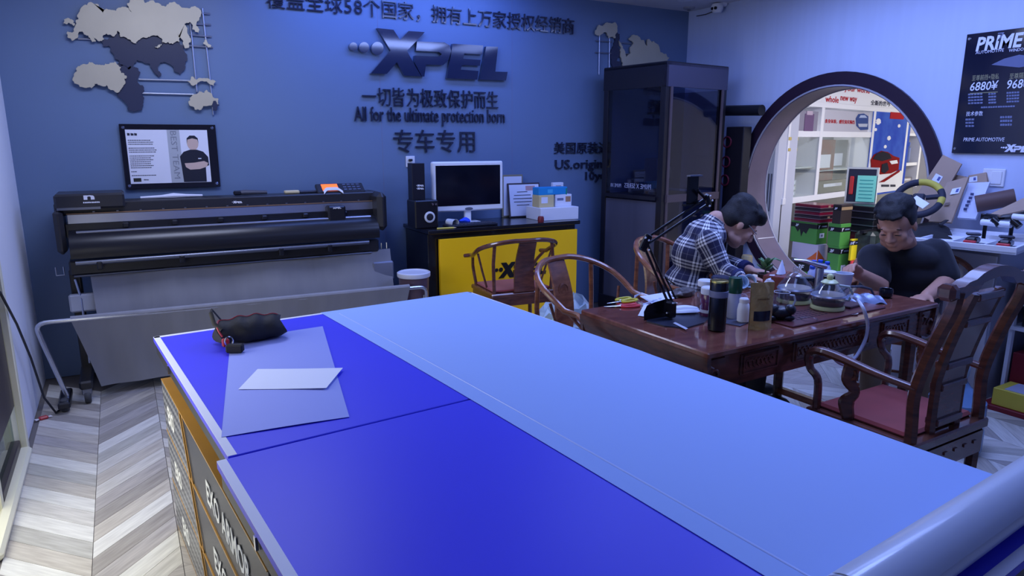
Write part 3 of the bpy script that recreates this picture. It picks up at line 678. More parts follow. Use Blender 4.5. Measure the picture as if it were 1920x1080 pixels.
# bucket beside the desk
p = onY(776, 520, 4.55)
t = thing('paint_bucket', 'round maroon bucket with a pale lid beside the desk', 'bucket', (p.x, 4.55, .30))
G().lathe([(.095, .0), (.1, .01), (.108, .26), (.112, .275)], (0, 0, 0), 24).build('body', M('bucket_maroon', (92, 72, 84), .35), t)
G().lathe([(.116, .265), (.119, .275), (.119, .295), (.11, .3), (.105, .292), (.02, .292)], (0, 0, 0), 24).build('lid', M('bucket_lid', (205, 208, 222), .4), t)
def band(u, v):
    a_ = -2.2+u*1.7; return V((.1085*math.cos(a_), .1085*math.sin(a_), .01+v*.1))
G().sheet(band, 10, 1, .0015).build('label_band', M('bucket_label', (205, 208, 220), .4), t)
def band2(u, v):
    a_ = -1.35+u*.35; return V((.111*math.cos(a_), .111*math.sin(a_), .115+v*.03))
G().sheet(band2, 4, 1, .0015).build('label_print', MATS['bucket_label'], t)
t = thing('step_stool', 'small black stool with silver rounded top under the bucket', 'stool', (p.x, 4.55, 0))
G().box((0, 0, .275), (.24, .2, .05), bev=.02).build('seat', M('stool_silver', (150, 160, 185), .3, .6), t)
for sx in (-1, 1):
    for sy in (-1, 1): G().cyl((sx*.09, sy*.07, .255), (sx*.10, sy*.08, 0), .012, 8).build('leg', m_pd, t)
# wall socket, plug, flex
p = wb(769, 303)
t = thing('wall_socket', 'pale square wall socket with a black plug in it', 'socket', (p.x, WB, p.z))
G().box((0, -.005, 0), (.075, .01, .086), bev=.003).build('plate', MATS['white_plastic'], t)
G().box((-.005, -.022, .012), (.028, .026, .018), bev=.004).build('plug', m_pd, t)
tag(G().tube([(p.x, WB-.035, p.z), (p.x+.01, WB-.03, p.z-.08), (p.x-.02, WB-.02, p.z-.25), (p.x-.04, WB-.02, p.z-.45), (p.x-.02, WB-.02, p.z-.6), (p.x-.06, WB-.02, p.z-.8), (p.x-.05, WB-.02, p.z-.95)], .004, 6).build('power_flex', M('flex_cream', (196, 190, 176), .5)), 'thin pale power flex hanging down beside the desk', 'cable')
# things on the desk
def ondesk(px, py, z=DZ): return onZ(px, py, z)
def boxthing(name, label, cat, loc, size, mat, rz=0, parts=(), group=None, bev=.003):
    t_ = thing(name, label, cat, loc, rz, group)
    G().box((0, 0, size[2]/2), size, bev=bev).build('body', mat, t_)
    for nm, c, s, m_ in parts: G().box(c, s).build(nm, m_, t_, False)
    return t_
SY = 4.86
p = onY(793, 420, SY)
t = thing('desk_speaker', 'black cube speaker with a white cone ring on the desk', 'speaker', (p.x, SY, DZ))
G().box((0, 0, .105), (.185, .17, .21), bev=.008).build('cabinet', M('speaker_black', (22, 22, 30), .3), t)
G().lathe([(.042, 0), (.042, .008), (.03, .012), (.018, .002), (.012, .006), (.002, .01)], (.02, -.084, .085), 22, Matrix.Rotation(PI/2, 3, 'X')).build('cone', M('cone_white', (205, 208, 216), .4), t)
G().lathe([(.026, 0), (.026, .011), (.014, .013)], (.02, -.085, .085), 18, Matrix.Rotation(PI/2, 3, 'X')).build('dust_cap', M('cap_dark', (34, 34, 44), .4), t)
for x in (.045, .07): G().lathe([(.008, 0), (.008, .012)], (x, -.084, .18), 10, Matrix.Rotation(PI/2, 3, 'X')).build('knob', MATS['chrome'], t)
t = thing('product_box', 'tall slim black XPEL box standing on the speaker', 'box', (p.x-.035, SY+.02, DZ+.21))
G().box((0, 0, .135), (.10, .09, .27), bev=.002).build('carton', M('carton_black', (24, 24, 36), .35), t)
for k in range(2): logo(t, MATS['white_mark'], BX, BY_, BN, (.01, -.045, .085+k*.022), .06, 0, .001, True)
p = onY(880, 360, 4.9)
t = thing('computer_monitor', 'white framed flat monitor with a dark screen on the desk', 'monitor', (p.x, 4.93, DZ), math.radians(-3))
mh = .385; zc = .10+mh/2
G().box((0, 0, zc), (.60, .045, mh), bev=.01).build('bezel', M('monitor_white', (228, 230, 236), .3), t)
G().box((0, -.0235, zc+.008), (.545, .002, mh-.075)).build('screen', M('screen_dark', (10, 12, 26), .12), t, False)
G().lathe([(.025, 0), (.025, .003)], (0, -.023, .117), 14, Matrix(((1.4, 0, 0), (0, .0, 1), (0, .5, 0)))).build('brand_badge', M('badge_grey', (100, 104, 120), .3), t)
G().box((0, .01, .06), (.055, .03, .12), bev=.006).build('stand_neck', MATS['monitor_white'], t)
G().box((0, -.0, .008), (.20, .17, .014), bev=.006).build('stand_base', MATS['monitor_white'], t)
p = ondesk(870, 424)
t = thing('keyboard', 'dark flat keyboard in front of the monitor', 'keyboard', (p.x+.05, 4.76, DZ), .0)
G().box((0, 0, .01), (.42, .12, .018), bev=.005).build('case', M('kb_dark', (30, 32, 44), .4), t)
for r_ in range(4):
    g = G()
    for c_ in range(13): g.box((-.19+c_*.031, -.043+r_*.028, .021), (.026, .023, .006), bev=.002)
    g.build('key_row', M('kb_key', (44, 46, 60), .45), t)
p = ondesk(829, 421)
t = thing('paper_cup', 'pale paper cup lying on its side by the speaker', 'cup', (p.x, 4.77, DZ+.033), .3)
G().lathe([(.024, -.045), (.033, .04), (.035, .043), (.032, .043), (.023, -.04)], (0, 0, 0), 18, Matrix.Rotation(PI/2+.1, 3, 'X')).build('cup_wall', M('cup_pale', (205, 212, 226), .5), t)
p = ondesk(843, 416)
t = thing('blue_cloth_ball', 'crumpled bright blue rag beside the monitor foot', 'rag', (p.x+.02, 4.84, DZ))
g = G().ell((0, 0, .028), (.05, .035, .028), 10, 7); rr = random.Random(2); g.v = [(x+rr.uniform(-.006, .006), y+rr.uniform(-.006, .006), max(0, z+rr.uniform(-.006, .006))) for x, y, z in g.v]; g.build('rag', M('rag_blue', (40, 80, 225), .7), t)
p = ondesk(838, 428)
t = thing('cutter_pencil', 'yellow pencil lying near the front desk edge', 'pencil', (p.x-.02, 4.69, DZ), -.12)
G().cyl((-.07, 0, .006), (.06, 0, .006), .006, 6).build('shaft', M('pencil_yellow', (226, 205, 80), .4), t); G().cyl((.06, 0, .006), (.08, 0, .006), .006, 6, .001).build('tip', M('pencil_wood', (220, 190, 150), .6), t)
p = onY(985, 380, 5.1)
t = thing('framed_certificate', 'white framed certificate leaning on the wall behind the blue box', 'frame', (p.x-.005, 5.09, DZ), -.05)
Rl = Matrix.Rotation(math.radians(-9), 3, 'X')
G().box((0, .02, .145), (.31, .014, .29), R=Rl, bev=.003).build('frame', M('frame_dark', (60, 54, 62), .4), t)
G().box((0, .0125, .145), (.285, .002, .265), R=Rl).build('paper', M('cert_paper', (222, 224, 238), .5), t, False)
g = G()
for k, w_ in enumerate((.1, .16, .18, .17, .12)): g.box(V((-.02, .0112, .145))+Rl @ V((0, 0, .07-k*.028)), (w_, .001, .006), R=Rl)
g.build('print_lines', mi, t, False)
G().box(V((.06, .0112, .145))+Rl @ V((0, 0, .1)), (.09, .001, .04), R=Rl).build('picture', M('cert_art', (190, 150, 150), .5), t, False)
p = onY(962, 345, 5.14)
boxthing('picture_frame', 'slim gold edged frame behind the certificate', 'frame', (p.x, 5.155, DZ), (.2, .015, .36), M('gold_frame', (150, 140, 116), .4, .3), parts=[('paper', (0, -.0085, .18), (.175, .001, .33), MATS['cert_paper'])])
p = onY(1040, 405, 4.84)
boxthing('storage_box', 'white flat box on the right end of the desk', 'box', (p.x, 4.88, DZ), (.36, .26, .105), M('box_white', (224, 226, 236), .5), -.06)
p = onY(1022, 388, 4.86); zt = DZ+.105
boxthing('small_carton', 'cream small carton with a white label under the blue box', 'box', (p.x-.02, 4.86, zt), (.14, .12, .10), M('carton_cream', (206, 188, 140), .6), -.05, [('label', (-.02, -.0605, .06), (.06, .001, .05), MATS['box_white'])])
boxthing('small_carton', 'white printed carton between cream carton and desk end', 'box', (p.x+.155, 4.87, zt), (.16, .11, .10), MATS['box_white'], -.05, [('picture', (.045, -.0555, .06), (.05, .001, .045), M('carton_art', (170, 130, 100), .5)), ('print', (-.03, -.0555, .06), (.06, .001, .02), mgy)])
boxthing('flat_carton', 'teal blue flat box lying on top of the small cartons', 'box', (p.x+.05, 4.865, zt+.10), (.28, .10, .062), M('carton_teal', (30, 140, 205), .45), .0, [('print', (-.03, -.0505, .03), (.05, .001, .03), M('teal_print', (70, 175, 225), .5)), ('edge_strip', (.13, -.0505, .0), (.012, .001, .1), M('carton_green', (40, 140, 110), .5))])
boxthing('small_carton', 'white carton with a picture on it behind the teal box', 'box', (p.x+.18, 4.955, zt), (.10, .04, .19), MATS['box_white'], -.05, [('picture', (.0, -.0205, .15), (.05, .001, .03), MATS['carton_art'])])
p = ondesk(998, 413)
tag(G().lathe([(.024, 0), (.026, .01), (.026, .03), (.022, .045), (.012, .047)], (p.x, 4.72, DZ), 18).build('ink_pot', M('pot_red', (120, 40, 48), .35)), 'little dark red pot at the front of the desk', 'pot')
# ================================================================== CUTTING TABLE (two table tennis halves)
TZ = .763; PA = math.radians(4.9)
m_ppb = M('table_blue', (64, 62, 236), .42, noise=.04, ns=2); m_line = M('line_white', (226, 228, 240), .5)
def pp(u, v): return V((.054+u*math.cos(PA)+v*math.sin(PA), 2.955+u*math.sin(PA)-v*math.cos(PA), 0))
PWD, PLN = 1.448, 1.265
def half(u0, v0, label):
    c = pp(u0+PWD/2, v0+PLN/2)
    t = thing('table_half', label, 'table', (c.x, c.y, 0), PA)
    G().box((0, 0, TZ-.0105), (PWD, PLN, .021), bev=.002).build('table_top', m_ppb, t)
    for s_ in (-1, 1):
        G().box((s_*(PWD/2-.011), 0, TZ+.0003), (.022, PLN-.004, .0014)).build('side_line', m_line, t, False)
        G().box((s_*(PWD/2-.02), 0, TZ-.045), (.03, PLN-.03, .045), bev=.003).build('side_rail', M('rail_black', (26, 26, 30), .4), t)
    G().box((0, (1 if v0 < .5 else -1)*(PLN/2-.011), TZ+.0003), (PWD-.004, .022, .0014)).build('end_line', m_line, t, False)
    for s_ in (-1, 1): G().box((0, s_*(PLN/2-.02), TZ-.045), (PWD-.09, .03, .045)).build('end_rail', MATS['rail_black'], t)
    for sy in (-1, 1):
        G().box((PWD/2-.12, sy*(PLN/2-.2), (TZ-.022)/2), (.04, .04, TZ-.024)).build('leg', MATS['rail_black'], t)
    G().box((-PWD/2+.0, PLN/2-.35, TZ-.035), (.006, .012, .03)).build('bracket', MATS['chrome'], t)
    return t
half(0, 0, 'blue table tennis half with white edge line holding the black pouch')
half(-.028, PLN+.008, 'blue table tennis half with chipped white edge, under the film roll')
# white film laid over the right part of both halves
m_film = M('white_film', (156, 186, 244), .6)
def filmsheet(u, v):
    uu = .672+.012*math.sin(v*3)+u*.762; vv = -.004+v*2.44
    q = pp(uu, vv); over = max(0, uu-(PWD-.03 if vv > PLN else 9)); z = TZ+.0016+.0006*math.sin(v*40)*u
    return V((q.x, q.y, z-over*over*2.0))
film_o = G().sheet(filmsheet, 40, 40, .0006).build('protective_film', m_film)
tag(film_o, 'wide white translucent film unrolled along the blue table', 'film')
def crease(u, v):
    q = pp(.735+.012*math.sin((.02+v*.97)*3), .06+v*2.38); n_ = V((math.cos(PA), math.sin(PA), 0)); w_ = (u-.5)*.006
    return V((q.x+n_.x*w_, q.y+n_.y*w_, TZ+.0022+.0012*(1-(2*u-1)**2)))
G().sheet(crease, 4, 60, .0005).build('crease', M('film_crease', (180, 200, 250), .35), film_o)
# roll at the near end
n_ = V((-math.sin(PA), math.cos(PA), 0)); d_ = V((math.cos(PA), math.sin(PA), 0))
rc = n_*.478
t = thing('film_roll', 'glossy pale roll of film lying across the near table end', 'roll', (rc.x+d_.x*1.35, rc.y+d_.y*1.35, TZ+.002), PA)
m_roll = M('roll_film', (216, 226, 244), .3, coat=.35, noise=.08, ns=3, stretch=(.5, 6, 6))
G().lathe([(.03, -.4), (.05, -.4), (.05, .4), (.03, .4)], (0, 0, .05), 36, Matrix.Rotation(PI/2, 3, 'Y')).build('film_layers', m_roll, t)
G().lathe([(.03, -.44), (.034, -.44), (.034, .44), (.03, .44)], (0, 0, .05), 24, Matrix.Rotation(PI/2, 3, 'Y')).build('core_tube', M('core_card', (70, 68, 84), .7), t)
def tail(u, v):
    a_ = -1.3+v*1.9; return V(((u-.5)*.79, .0525*math.sin(a_), .05+.0525*math.cos(a_)))
G().sheet(tail, 2, 14, .001).build('film_tail', m_roll, t)
# papers
def quad_sheet(name, pts, z, mat, label, cat='paper', lift=None):
    P0, P1, P2, P3 = [onZ(x, y, z) for x, y in pts]
    def fn(u, v):
        q = (P0*(1-u)+P1*u)*(1-v)+(P3*(1-u)+P2*u)*v
        return V((q.x, q.y, z+(lift(u, v) if lift else 0)))
    o = G().sheet(fn, 12, 12, .0006).build(name, mat)
    return tag(o, label, cat)
m_rel = M('release_paper', (148, 160, 232), .5); m_wp = M('bright_paper', (226, 232, 250), .5)
quad_sheet('release_sheet', [(432, 640), (605, 612), (655, 782), (415, 820)], TZ+.0016, m_rel, 'large pale release paper sheet under the black pouch', lift=lambda u, v: .002*math.sin(u*3))
quad_sheet('paper_offcut', [(483, 692), (643, 692), (612, 730), (447, 730)], TZ+.005, m_wp, 'small bright parallelogram paper offcut on the release sheet', lift=lambda u, v: .004*u*u)
# pouch
a, b = onZ(412, 650, TZ+.003), onZ(532, 632, TZ+.003)
pa = ang2(a, b); pc = (a+b)/2
t = thing('tool_pouch', 'black zipped tool pouch with red piping and strap on the table', 'pouch', (pc.x, pc.y, TZ+.002), pa)
L = (b-a).length; m_pou = M('pouch_black', (20, 20, 28), .7, noise=.3, ns=20, bump=.2, bs=40)
rg = random.Random(4)
def pouch(u, v):
    a_ = v*2*PI; x = (u-.5)*L
    r = .075*(1-.25*abs(2*u-1)**3)*(1+.06*math.sin(u*14+3*v)); hz = .055*(.8+.25*math.sin(u*3.2))*(1+.08*math.sin(u*23))
    return V((x+.012*math.sin(a_*2), .03+r*math.cos(a_), max(0.0, .045+hz*math.sin(a_)*(.9 if math.sin(a_) > 0 else .8))))
g = G().grid(pouch, 24, 18); ends = G()
g.f.append(tuple(range(0, 18))); g.f.append(tuple(range(24*19, 24*19+18))[::-1]); g.build('bag_body', m_pou, t)
m_redp = M('piping_red', (150, 34, 46), .5)
G().tube([pouch(i/24, .25)+V((0, 0, .003)) for i in range(1, 24)], .0018, 6).build('zip_piping', m_redp, t)
G().tube([pouch(.04, i/16)+V((-.002, 0, .001)) for i in range(9)], .004, 6).build('piping', m_redp, t)
G().tube([(-L*.40, .06, .085), (-L*.52, .07, .13), (-L*.56, .04, .125), (-L*.55, 0, .09), (-L*.47, -.03, .07)], .008, 8, flat=(1, .35)).build('wrist_strap', m_pou, t)
G().box((-L*.45, -.06, .03), (.025, .02, .03), bev=.004).build('zip_tab', m_redp, t)
G().tube([(-L*.42+.014*math.cos(k*PI/6), -.085, .04+.017*math.sin(k*PI/6)) for k in range(12)], .003, 6, closed=True).build('ring', MATS['chrome'], t)
G().box((-L*.36, -.11, .018), (.06, .03, .03), rz=-.5, bev=.005).build('clip_strap', m_pou, t)
# cartons under the table (three long film cartons)
m_cb = M('carton_dark', (52, 52, 58), .35, noise=.12, ns=4); m_cg = M('carton_gold', (176, 128, 50), .45, noise=.15, ns=5)
def carbon_mat():
    m = bpy.data.materials.new('carbon_print'); m.use_nodes = True; nt = m.node_tree; b_ = nt.nodes['Principled BSDF']; b_.inputs['Roughness'].default_value = .35
    tc = nt.nodes.new('ShaderNodeTexCoord'); mp = nt.nodes.new('ShaderNodeMapping'); mp.inputs['Rotation'].default_value = (math.radians(45), 0, 0); mp.inputs['Scale'].default_value = (38, 38, 38)
    ck = nt.nodes.new('ShaderNodeTexChecker'); ck.inputs['Scale'].default_value = 1; ck.inputs[1].default_value = (.035, .035, .04, 1); ck.inputs[2].default_value = (.22, .22, .23, 1)
    nt.links.new(tc.outputs['Object'], mp.inputs[0]); nt.links.new(mp.outputs[0], ck.inputs[0]); nt.links.new(ck.outputs[0], b_.inputs['Base Color']); return m
m_carbon = carbon_mat(); m_cw = M('carton_white_text', (225, 225, 222), .5)
CL = 1.46; names = ['top', 'mid', 'low']
cpos = pp(.0, .115+CL/2)
labs = ['topmost gold edged EXO ARMOR film carton under the table', 'middle EXO ARMOR film carton of the stack under the table', 'lowest EXO ARMOR film carton of the stack, on the floor']
for k in range(3):
    z1 = .625-k*.208; z0 = z1-.206
    t = thing('film_carton', labs[k], 'carton', (cpos.x, cpos.y, z0), PA, 'film cartons stacked under the table')
    W = .22
    G().box((W/2+.002, 0, .103), (W, CL, .206), bev=.003).build('carton_body', m_cb, t)
    G().box((W/2, 0, .2055), (W+.004, CL, .003), bev=.001).build('top_flap', m_cg, t)
    G().box((.0, 0, .003), (.004, CL, .003)).build('gold_edge', m_cg, t, False)
    yend = CL/2-.48-.08*k     # carbon zone at the far end
    G().prism([(yend, .004), (CL/2-.003, .004), (CL/2-.003, .202), (yend+.10, .202)], (0, 1, 0), (0, 0, 1), (-1, 0, 0), (0, 0, 0), -.001, .0016).build('carbon_print', m_carbon, t, False)
    for dy in (0, -.05):
        G().prism([(yend-.012+dy, .004), (yend+dy, .004), (yend+.10+dy, .202), (yend+.088+dy, .202)], (0, 1, 0), (0, 0, 1), (-1, 0, 0), (0, 0, 0), 0, .0022).build('gold_stripe', m_cg, t, False)
    # printed words (read from the aisle)
    text_geo('EXO ARMOR', (0, -1, 0), (0, 0, 1), (-1, 0, 0), (-.0002, -.06-.02*k, .055), width=.5, height=.075, ext=.0014, bold=.02).build('print_text', m_cw, t, False)
    text_geo('EXO', (0, -1, 0), (0, 0, 1), (-1, 0, 0), (-.0018, CL/2-.10-.04*k, .06), width=.13, height=.07, ext=.0014, bold=.02).build('print_text', m_cw, t, False)
t = thing('film_carton', 'shorter gold topped carton behind the long ones at the near end', 'carton', (*pp(.02, .115+CL+.22)[:2], 0), PA)
G().box((.12, 0, .3), (.22, .4, .6), bev=.003).build('carton_body', m_cb, t); G().box((.12, 0, .601), (.224, .404, .004)).build('top_flap', m_cg, t, False)
# ================================================================== DARK GLASS CABINET
c0 = V((3.80, 4.27, 0)); CA = math.radians(7)
t = thing('glass_cabinet', 'tall black framed display booth with dark glass sides', 'cabinet', (c0.x, c0.y, 0), CA)
m_cf = M('cabinet_black', (26, 24, 32), .35); m_cfb = M('cabinet_brown', (84, 72, 78), .4); CWd, CDp, CHt = .77, .70, 2.12
G().box((CWd/2, CDp/2, CHt-.015), (CWd, CDp, .03), bev=.003).build('roof', m_cf, t)
G().box((CWd/2, .012, CHt-.10), (CWd, .024, .18)).build('front_fascia', M('fascia_blue', (70, 68, 88), .3), t, False)
G().box((.012, CDp/2, CHt-.10), (.024, CDp, .18)).build('side_fascia', m_cf, t, False)
G().box((CWd/2, CDp/2, .09), (CWd, CDp, .12), bev=.004).build('plinth', m_cf, t)
for x in (.03, CWd-.03):
    for y in (.03, CDp-.03): G().box((x, y, CHt/2), (.055, .055, CHt-.04), bev=.003).build('post', m_cf, t)
m_dg = thin_glass('dark_glass', (.62, .64, .74), .05); 
for (z0, z1) in ((.15, 1.02), (1.08, CHt-.19)):
    G().box((CWd/2, .012, (z0+z1)/2), (CWd-.12, .008, z1-z0)).build('front_glass', m_dg, t, False)
    G().box((.012, CDp/2, (z0+z1)/2), (.008, CDp-.12, z1-z0)).build('side_glass' if z0 > 1 else 'side_panel', m_dg if z0 > 1 else M('cab_side_panel', (84, 84, 100), .3, noise=.25, ns=1.5, stretch=(1, 5, .3)), t, False)
    G().box((CWd-.012, CDp/2, (z0+z1)/2), (.008, CDp-.12, z1-z0)).build('side_glass', m_dg, t, False)
for x in (.065, CWd-.065): G().box((x, -.003, 1.0), (.025, .01, 1.86)).build('frame_edge', m_cfb, t, False)
G().box((CWd/2, -.002, 1.05), (CWd-.1, .03, .06)).build('mid_rail', m_cfb, t, False)
G().box((-.002, CDp/2, 1.05), (.03, CDp-.1, .03)).build('mid_rail', m_cf, t, False)
G().box((CWd/2, CDp/2, 1.05), (CWd-.08, CDp-.08, .02)).build('shelf', m_cf, t, False)
G().box((CWd/2, CDp-.01, CHt/2), (CWd-.1, .01, CHt-.2)).build('back_panel', M('cab_back', (92, 94, 118), .4), t, False)
# mirrored lettering: a sign's reflection painted onto the side glass
ms = M('reflection_paint', (165, 170, 195), .5)
text_geo('PRIME X SERIES', (0, 1, 0), (0, 0, 1), (-1, 0, 0), (.007, .12, 1.12), width=.30, height=.04, ext=.0008).build('painted_reflection', ms, t, False)
text_geo('PRIME XR', (0, 1, 0), (0, 0, 1), (-1, 0, 0), (.007, .46, 1.12), width=.13, height=.03, ext=.0008).build('painted_reflection', ms, t, False)
for nm, c, s, lb in (('display_lamp', (.4, .42, 1.062), (.16, .16, .3), 'dark demonstration lamp box standing inside the glass cabinet'),):
    q = V((c0.x, c0.y, 0))+Matrix.Rotation(CA, 3, 'Z') @ V(c)
    tt = thing(nm, lb, 'lamp box', q, CA); G().box((0, 0, s[2]/2), s, bev=.01).build('housing', m_cfb, tt); G().lathe([(.06, 0), (.07, .02), (.05, .04)], (0, -.09, .18), 18, Matrix.Rotation(PI/2, 3, 'X')).build('bulb_ring', m_alu2, tt)
# black stand with a roll on top beside the round window
p = onX(1405, 208, 4.72)
t = thing('film_stand', 'black upright stand with a horizontal roll on top beside the cabinet', 'stand', (4.72, p.y, 0))
G().box((0, .1, .82), (.10, .20, 1.62), bev=.006).build('upright', m_cf, t)
G().tube([(-.02, .24, p.z+.01), (-.02, -.15, p.z)], .045, 14).build('roll', M('roll_black', (24, 26, 36), .4), t)
G().box((0, .12, .015), (.22, .3, .03), bev=.006).build('base', m_cf, t)
for z in (1.50, 1.33, 1.17):
    G().tube([(-.06, .17+.045*math.cos(k*PI/8), z+.045*math.sin(k*PI/8)) for k in range(16)], .007, 8, closed=True).build('reel_ring', M('reel_red', (90, 24, 44), .3), t)
G().tube([(-.055, .08, .9), (-.06, .1, .5), (-.06, .04, .2)], .006, 6).build('trim_strip', m_alu2, t)
p = onX(1381, 495, 4.6)
t = thing('spray_can', 'dull yellow canister with a dark print behind the bent man', 'canister', (4.6, p.y-.11, p.z-.05))
G().lathe([(.045, 0), (.047, .01), (.047, .13), (.04, .145)], (0, 0, 0), 18).build('can', M('can_khaki', (150, 140, 110), .4), t)
text_geo('P', (0, -1, 0), (0, 0, 1), (-1, 0, 0), (-.048, .015, .05), height=.045, ext=.002, bold=.03).build('print', m_pd, t, False)
sz = p.z-.05
t = thing('side_stand', 'white low cabinet against the wall under the canister', 'cabinet', (4.66, p.y-.12, 0))
G().box((0, 0, sz/2), (.26, .16, sz-.0005), bev=.005).build('carcass', MATS['box_white'], t)
G().box((-.132, 0, sz/2), (.012, .14, sz-.04), bev=.003).build('door', MATS['box_white'], t)
# ================================================================== CHAIRS AND TEA TABLE
m_wood = M('rosewood', (112, 66, 52), .22, noise=.45, ns=4, stretch=(3, 3, 14), c2=(74, 44, 40), coat=.5)
m_wood2 = M('rosewood_pale', (158, 100, 70), .25, noise=.35, ns=4, stretch=(3, 3, 12), c2=(112, 66, 50), coat=.5)
m_pad = M('red_pad', (150, 50, 48), .8, noise=.15, ns=12, sheen=.3)
def roundback(label, loc, rz, m=m_wood2, pad=True, group='round-backed wooden chairs', rh=.88):
    """faces -y"""
    t = thing('horseshoe_chair', label, 'chair', loc, rz, group)
    W, D, SH = .50, .42, .47
    G().box((0, 0, SH-.02), (W, D, .035), bev=.008).build('seat', m, t)
    if pad: G().box((0, -.01, SH+.006), (W-.06, D-.06, .016), bev=.007).build('seat_pad', m_pad, t)
    G().box((0, -D/2+.015, SH-.065), (W-.05, .018, .06)).build('apron', m, t, False); G().box((0, D/2-.015, SH-.065), (W-.05, .018, .06)).build('apron', m, t, False)
    for s_ in (-1, 1): G().box((s_*(W/2-.015), 0, SH-.065), (.018, D-.05, .06)).build('apron', m, t, False)
    pts = []
    n = 26
    for i in range(n+1):
        a_ = -.35+(PI+.7)*i/n
        x = -(W/2+.05)*math.cos(a_); y = .06+(.20)*math.sin(a_)
        if y < .06: y = .06-(.06-y)*2.6
        z = .70+(rh-.70)*max(0, min(1, (y+.06)/.31))**.9
        pts.append(V((x, y, z)))
    e0 = pts[0]+V((-.03, -.05, -.01)); e1 = pts[-1]+V((.03, -.05, -.01))
    G().tube([e0]+pts+[e1], [.014]+[.016]*(n+1)+[.014], 10).build('back_rail', m, t)
    zb = rh-.012
    # splat: curved board
    def spl(u, v): return V(((u-.5)*(.13+.03*(1-v)), .20+.055*v-.035*math.sin(v*PI), SH+v*(zb-SH)))
    G().sheet(spl, 4, 12, .012).build('splat', m, t)
    G().lathe([(.045, 0), (.045, .003), (.036, .006), (.03, .003), (.02, .006), (.008, .003)], (0, .205, SH+.26), 18, Matrix.Rotation(PI/2, 3, 'X')).build('carved_roundel', m, t)
    for s_ in (-1, 1):
        G().tube(crom([(s_*(W/2-.03), -D/2+.03, SH), (s_*(W/2+.0), -D/2+.05, .60), (s_*(W/2+.035), -.07, .70)]), .012, 8).build('arm_post', m, t)
        G().tube([(s_*(W/2-.03), D/2-.03, SH), (s_*(W/2-.02), D/2-.02, .68), (s_*(W/2-.03), .19, .70+(rh-.70)*.75)], .013, 8).build('rear_post', m, t)
        G().tube([(s_*(W/2-.04), .02, SH), (s_*(W/2+.0), .03, .6), (s_*(W/2+.04), .05, .735)], .008, 8).build('side_post', m, t)
        for sy in (-1, 1):
            G().tube([(s_*(W/2-.03), sy*(D/2-.03), SH-.03), (s_*(W/2-.015), sy*(D/2-.015), 0)], .016, 8).build('leg', m, t)
        G().cyl((s_*(W/2-.02), -D/2+.02, .14), (s_*(W/2-.02), D/2-.02, .14), .01, 8).build('stretcher', m, t)
    for sy in (-1, 1): G().cyl((-W/2+.02, sy*(D/2-.02), .10), (W/2-.02, sy*(D/2-.02), .10), .01, 8).build('stretcher', m, t)
    return t
chA = roundback('round-backed wooden chair with a red pad facing the yellow desk', (2.44, 4.30, 0), math.radians(174), m_wood, rh=.84)
chB = roundback('empty round-backed wooden chair with a carved splat at the tea table corner', (2.07, 2.80, 0), math.radians(17), m_wood2, pad=False, rh=.90)
chC = roundback('round-backed wooden chair under the man in the plaid shirt', (2.86, 3.00, 0), math.radians(25), m_wood2, rh=.93)
chD = roundback('round-backed wooden chair under the man in the black shirt', (3.96, 2.28, 0), math.radians(-60), m_wood2, rh=.86)
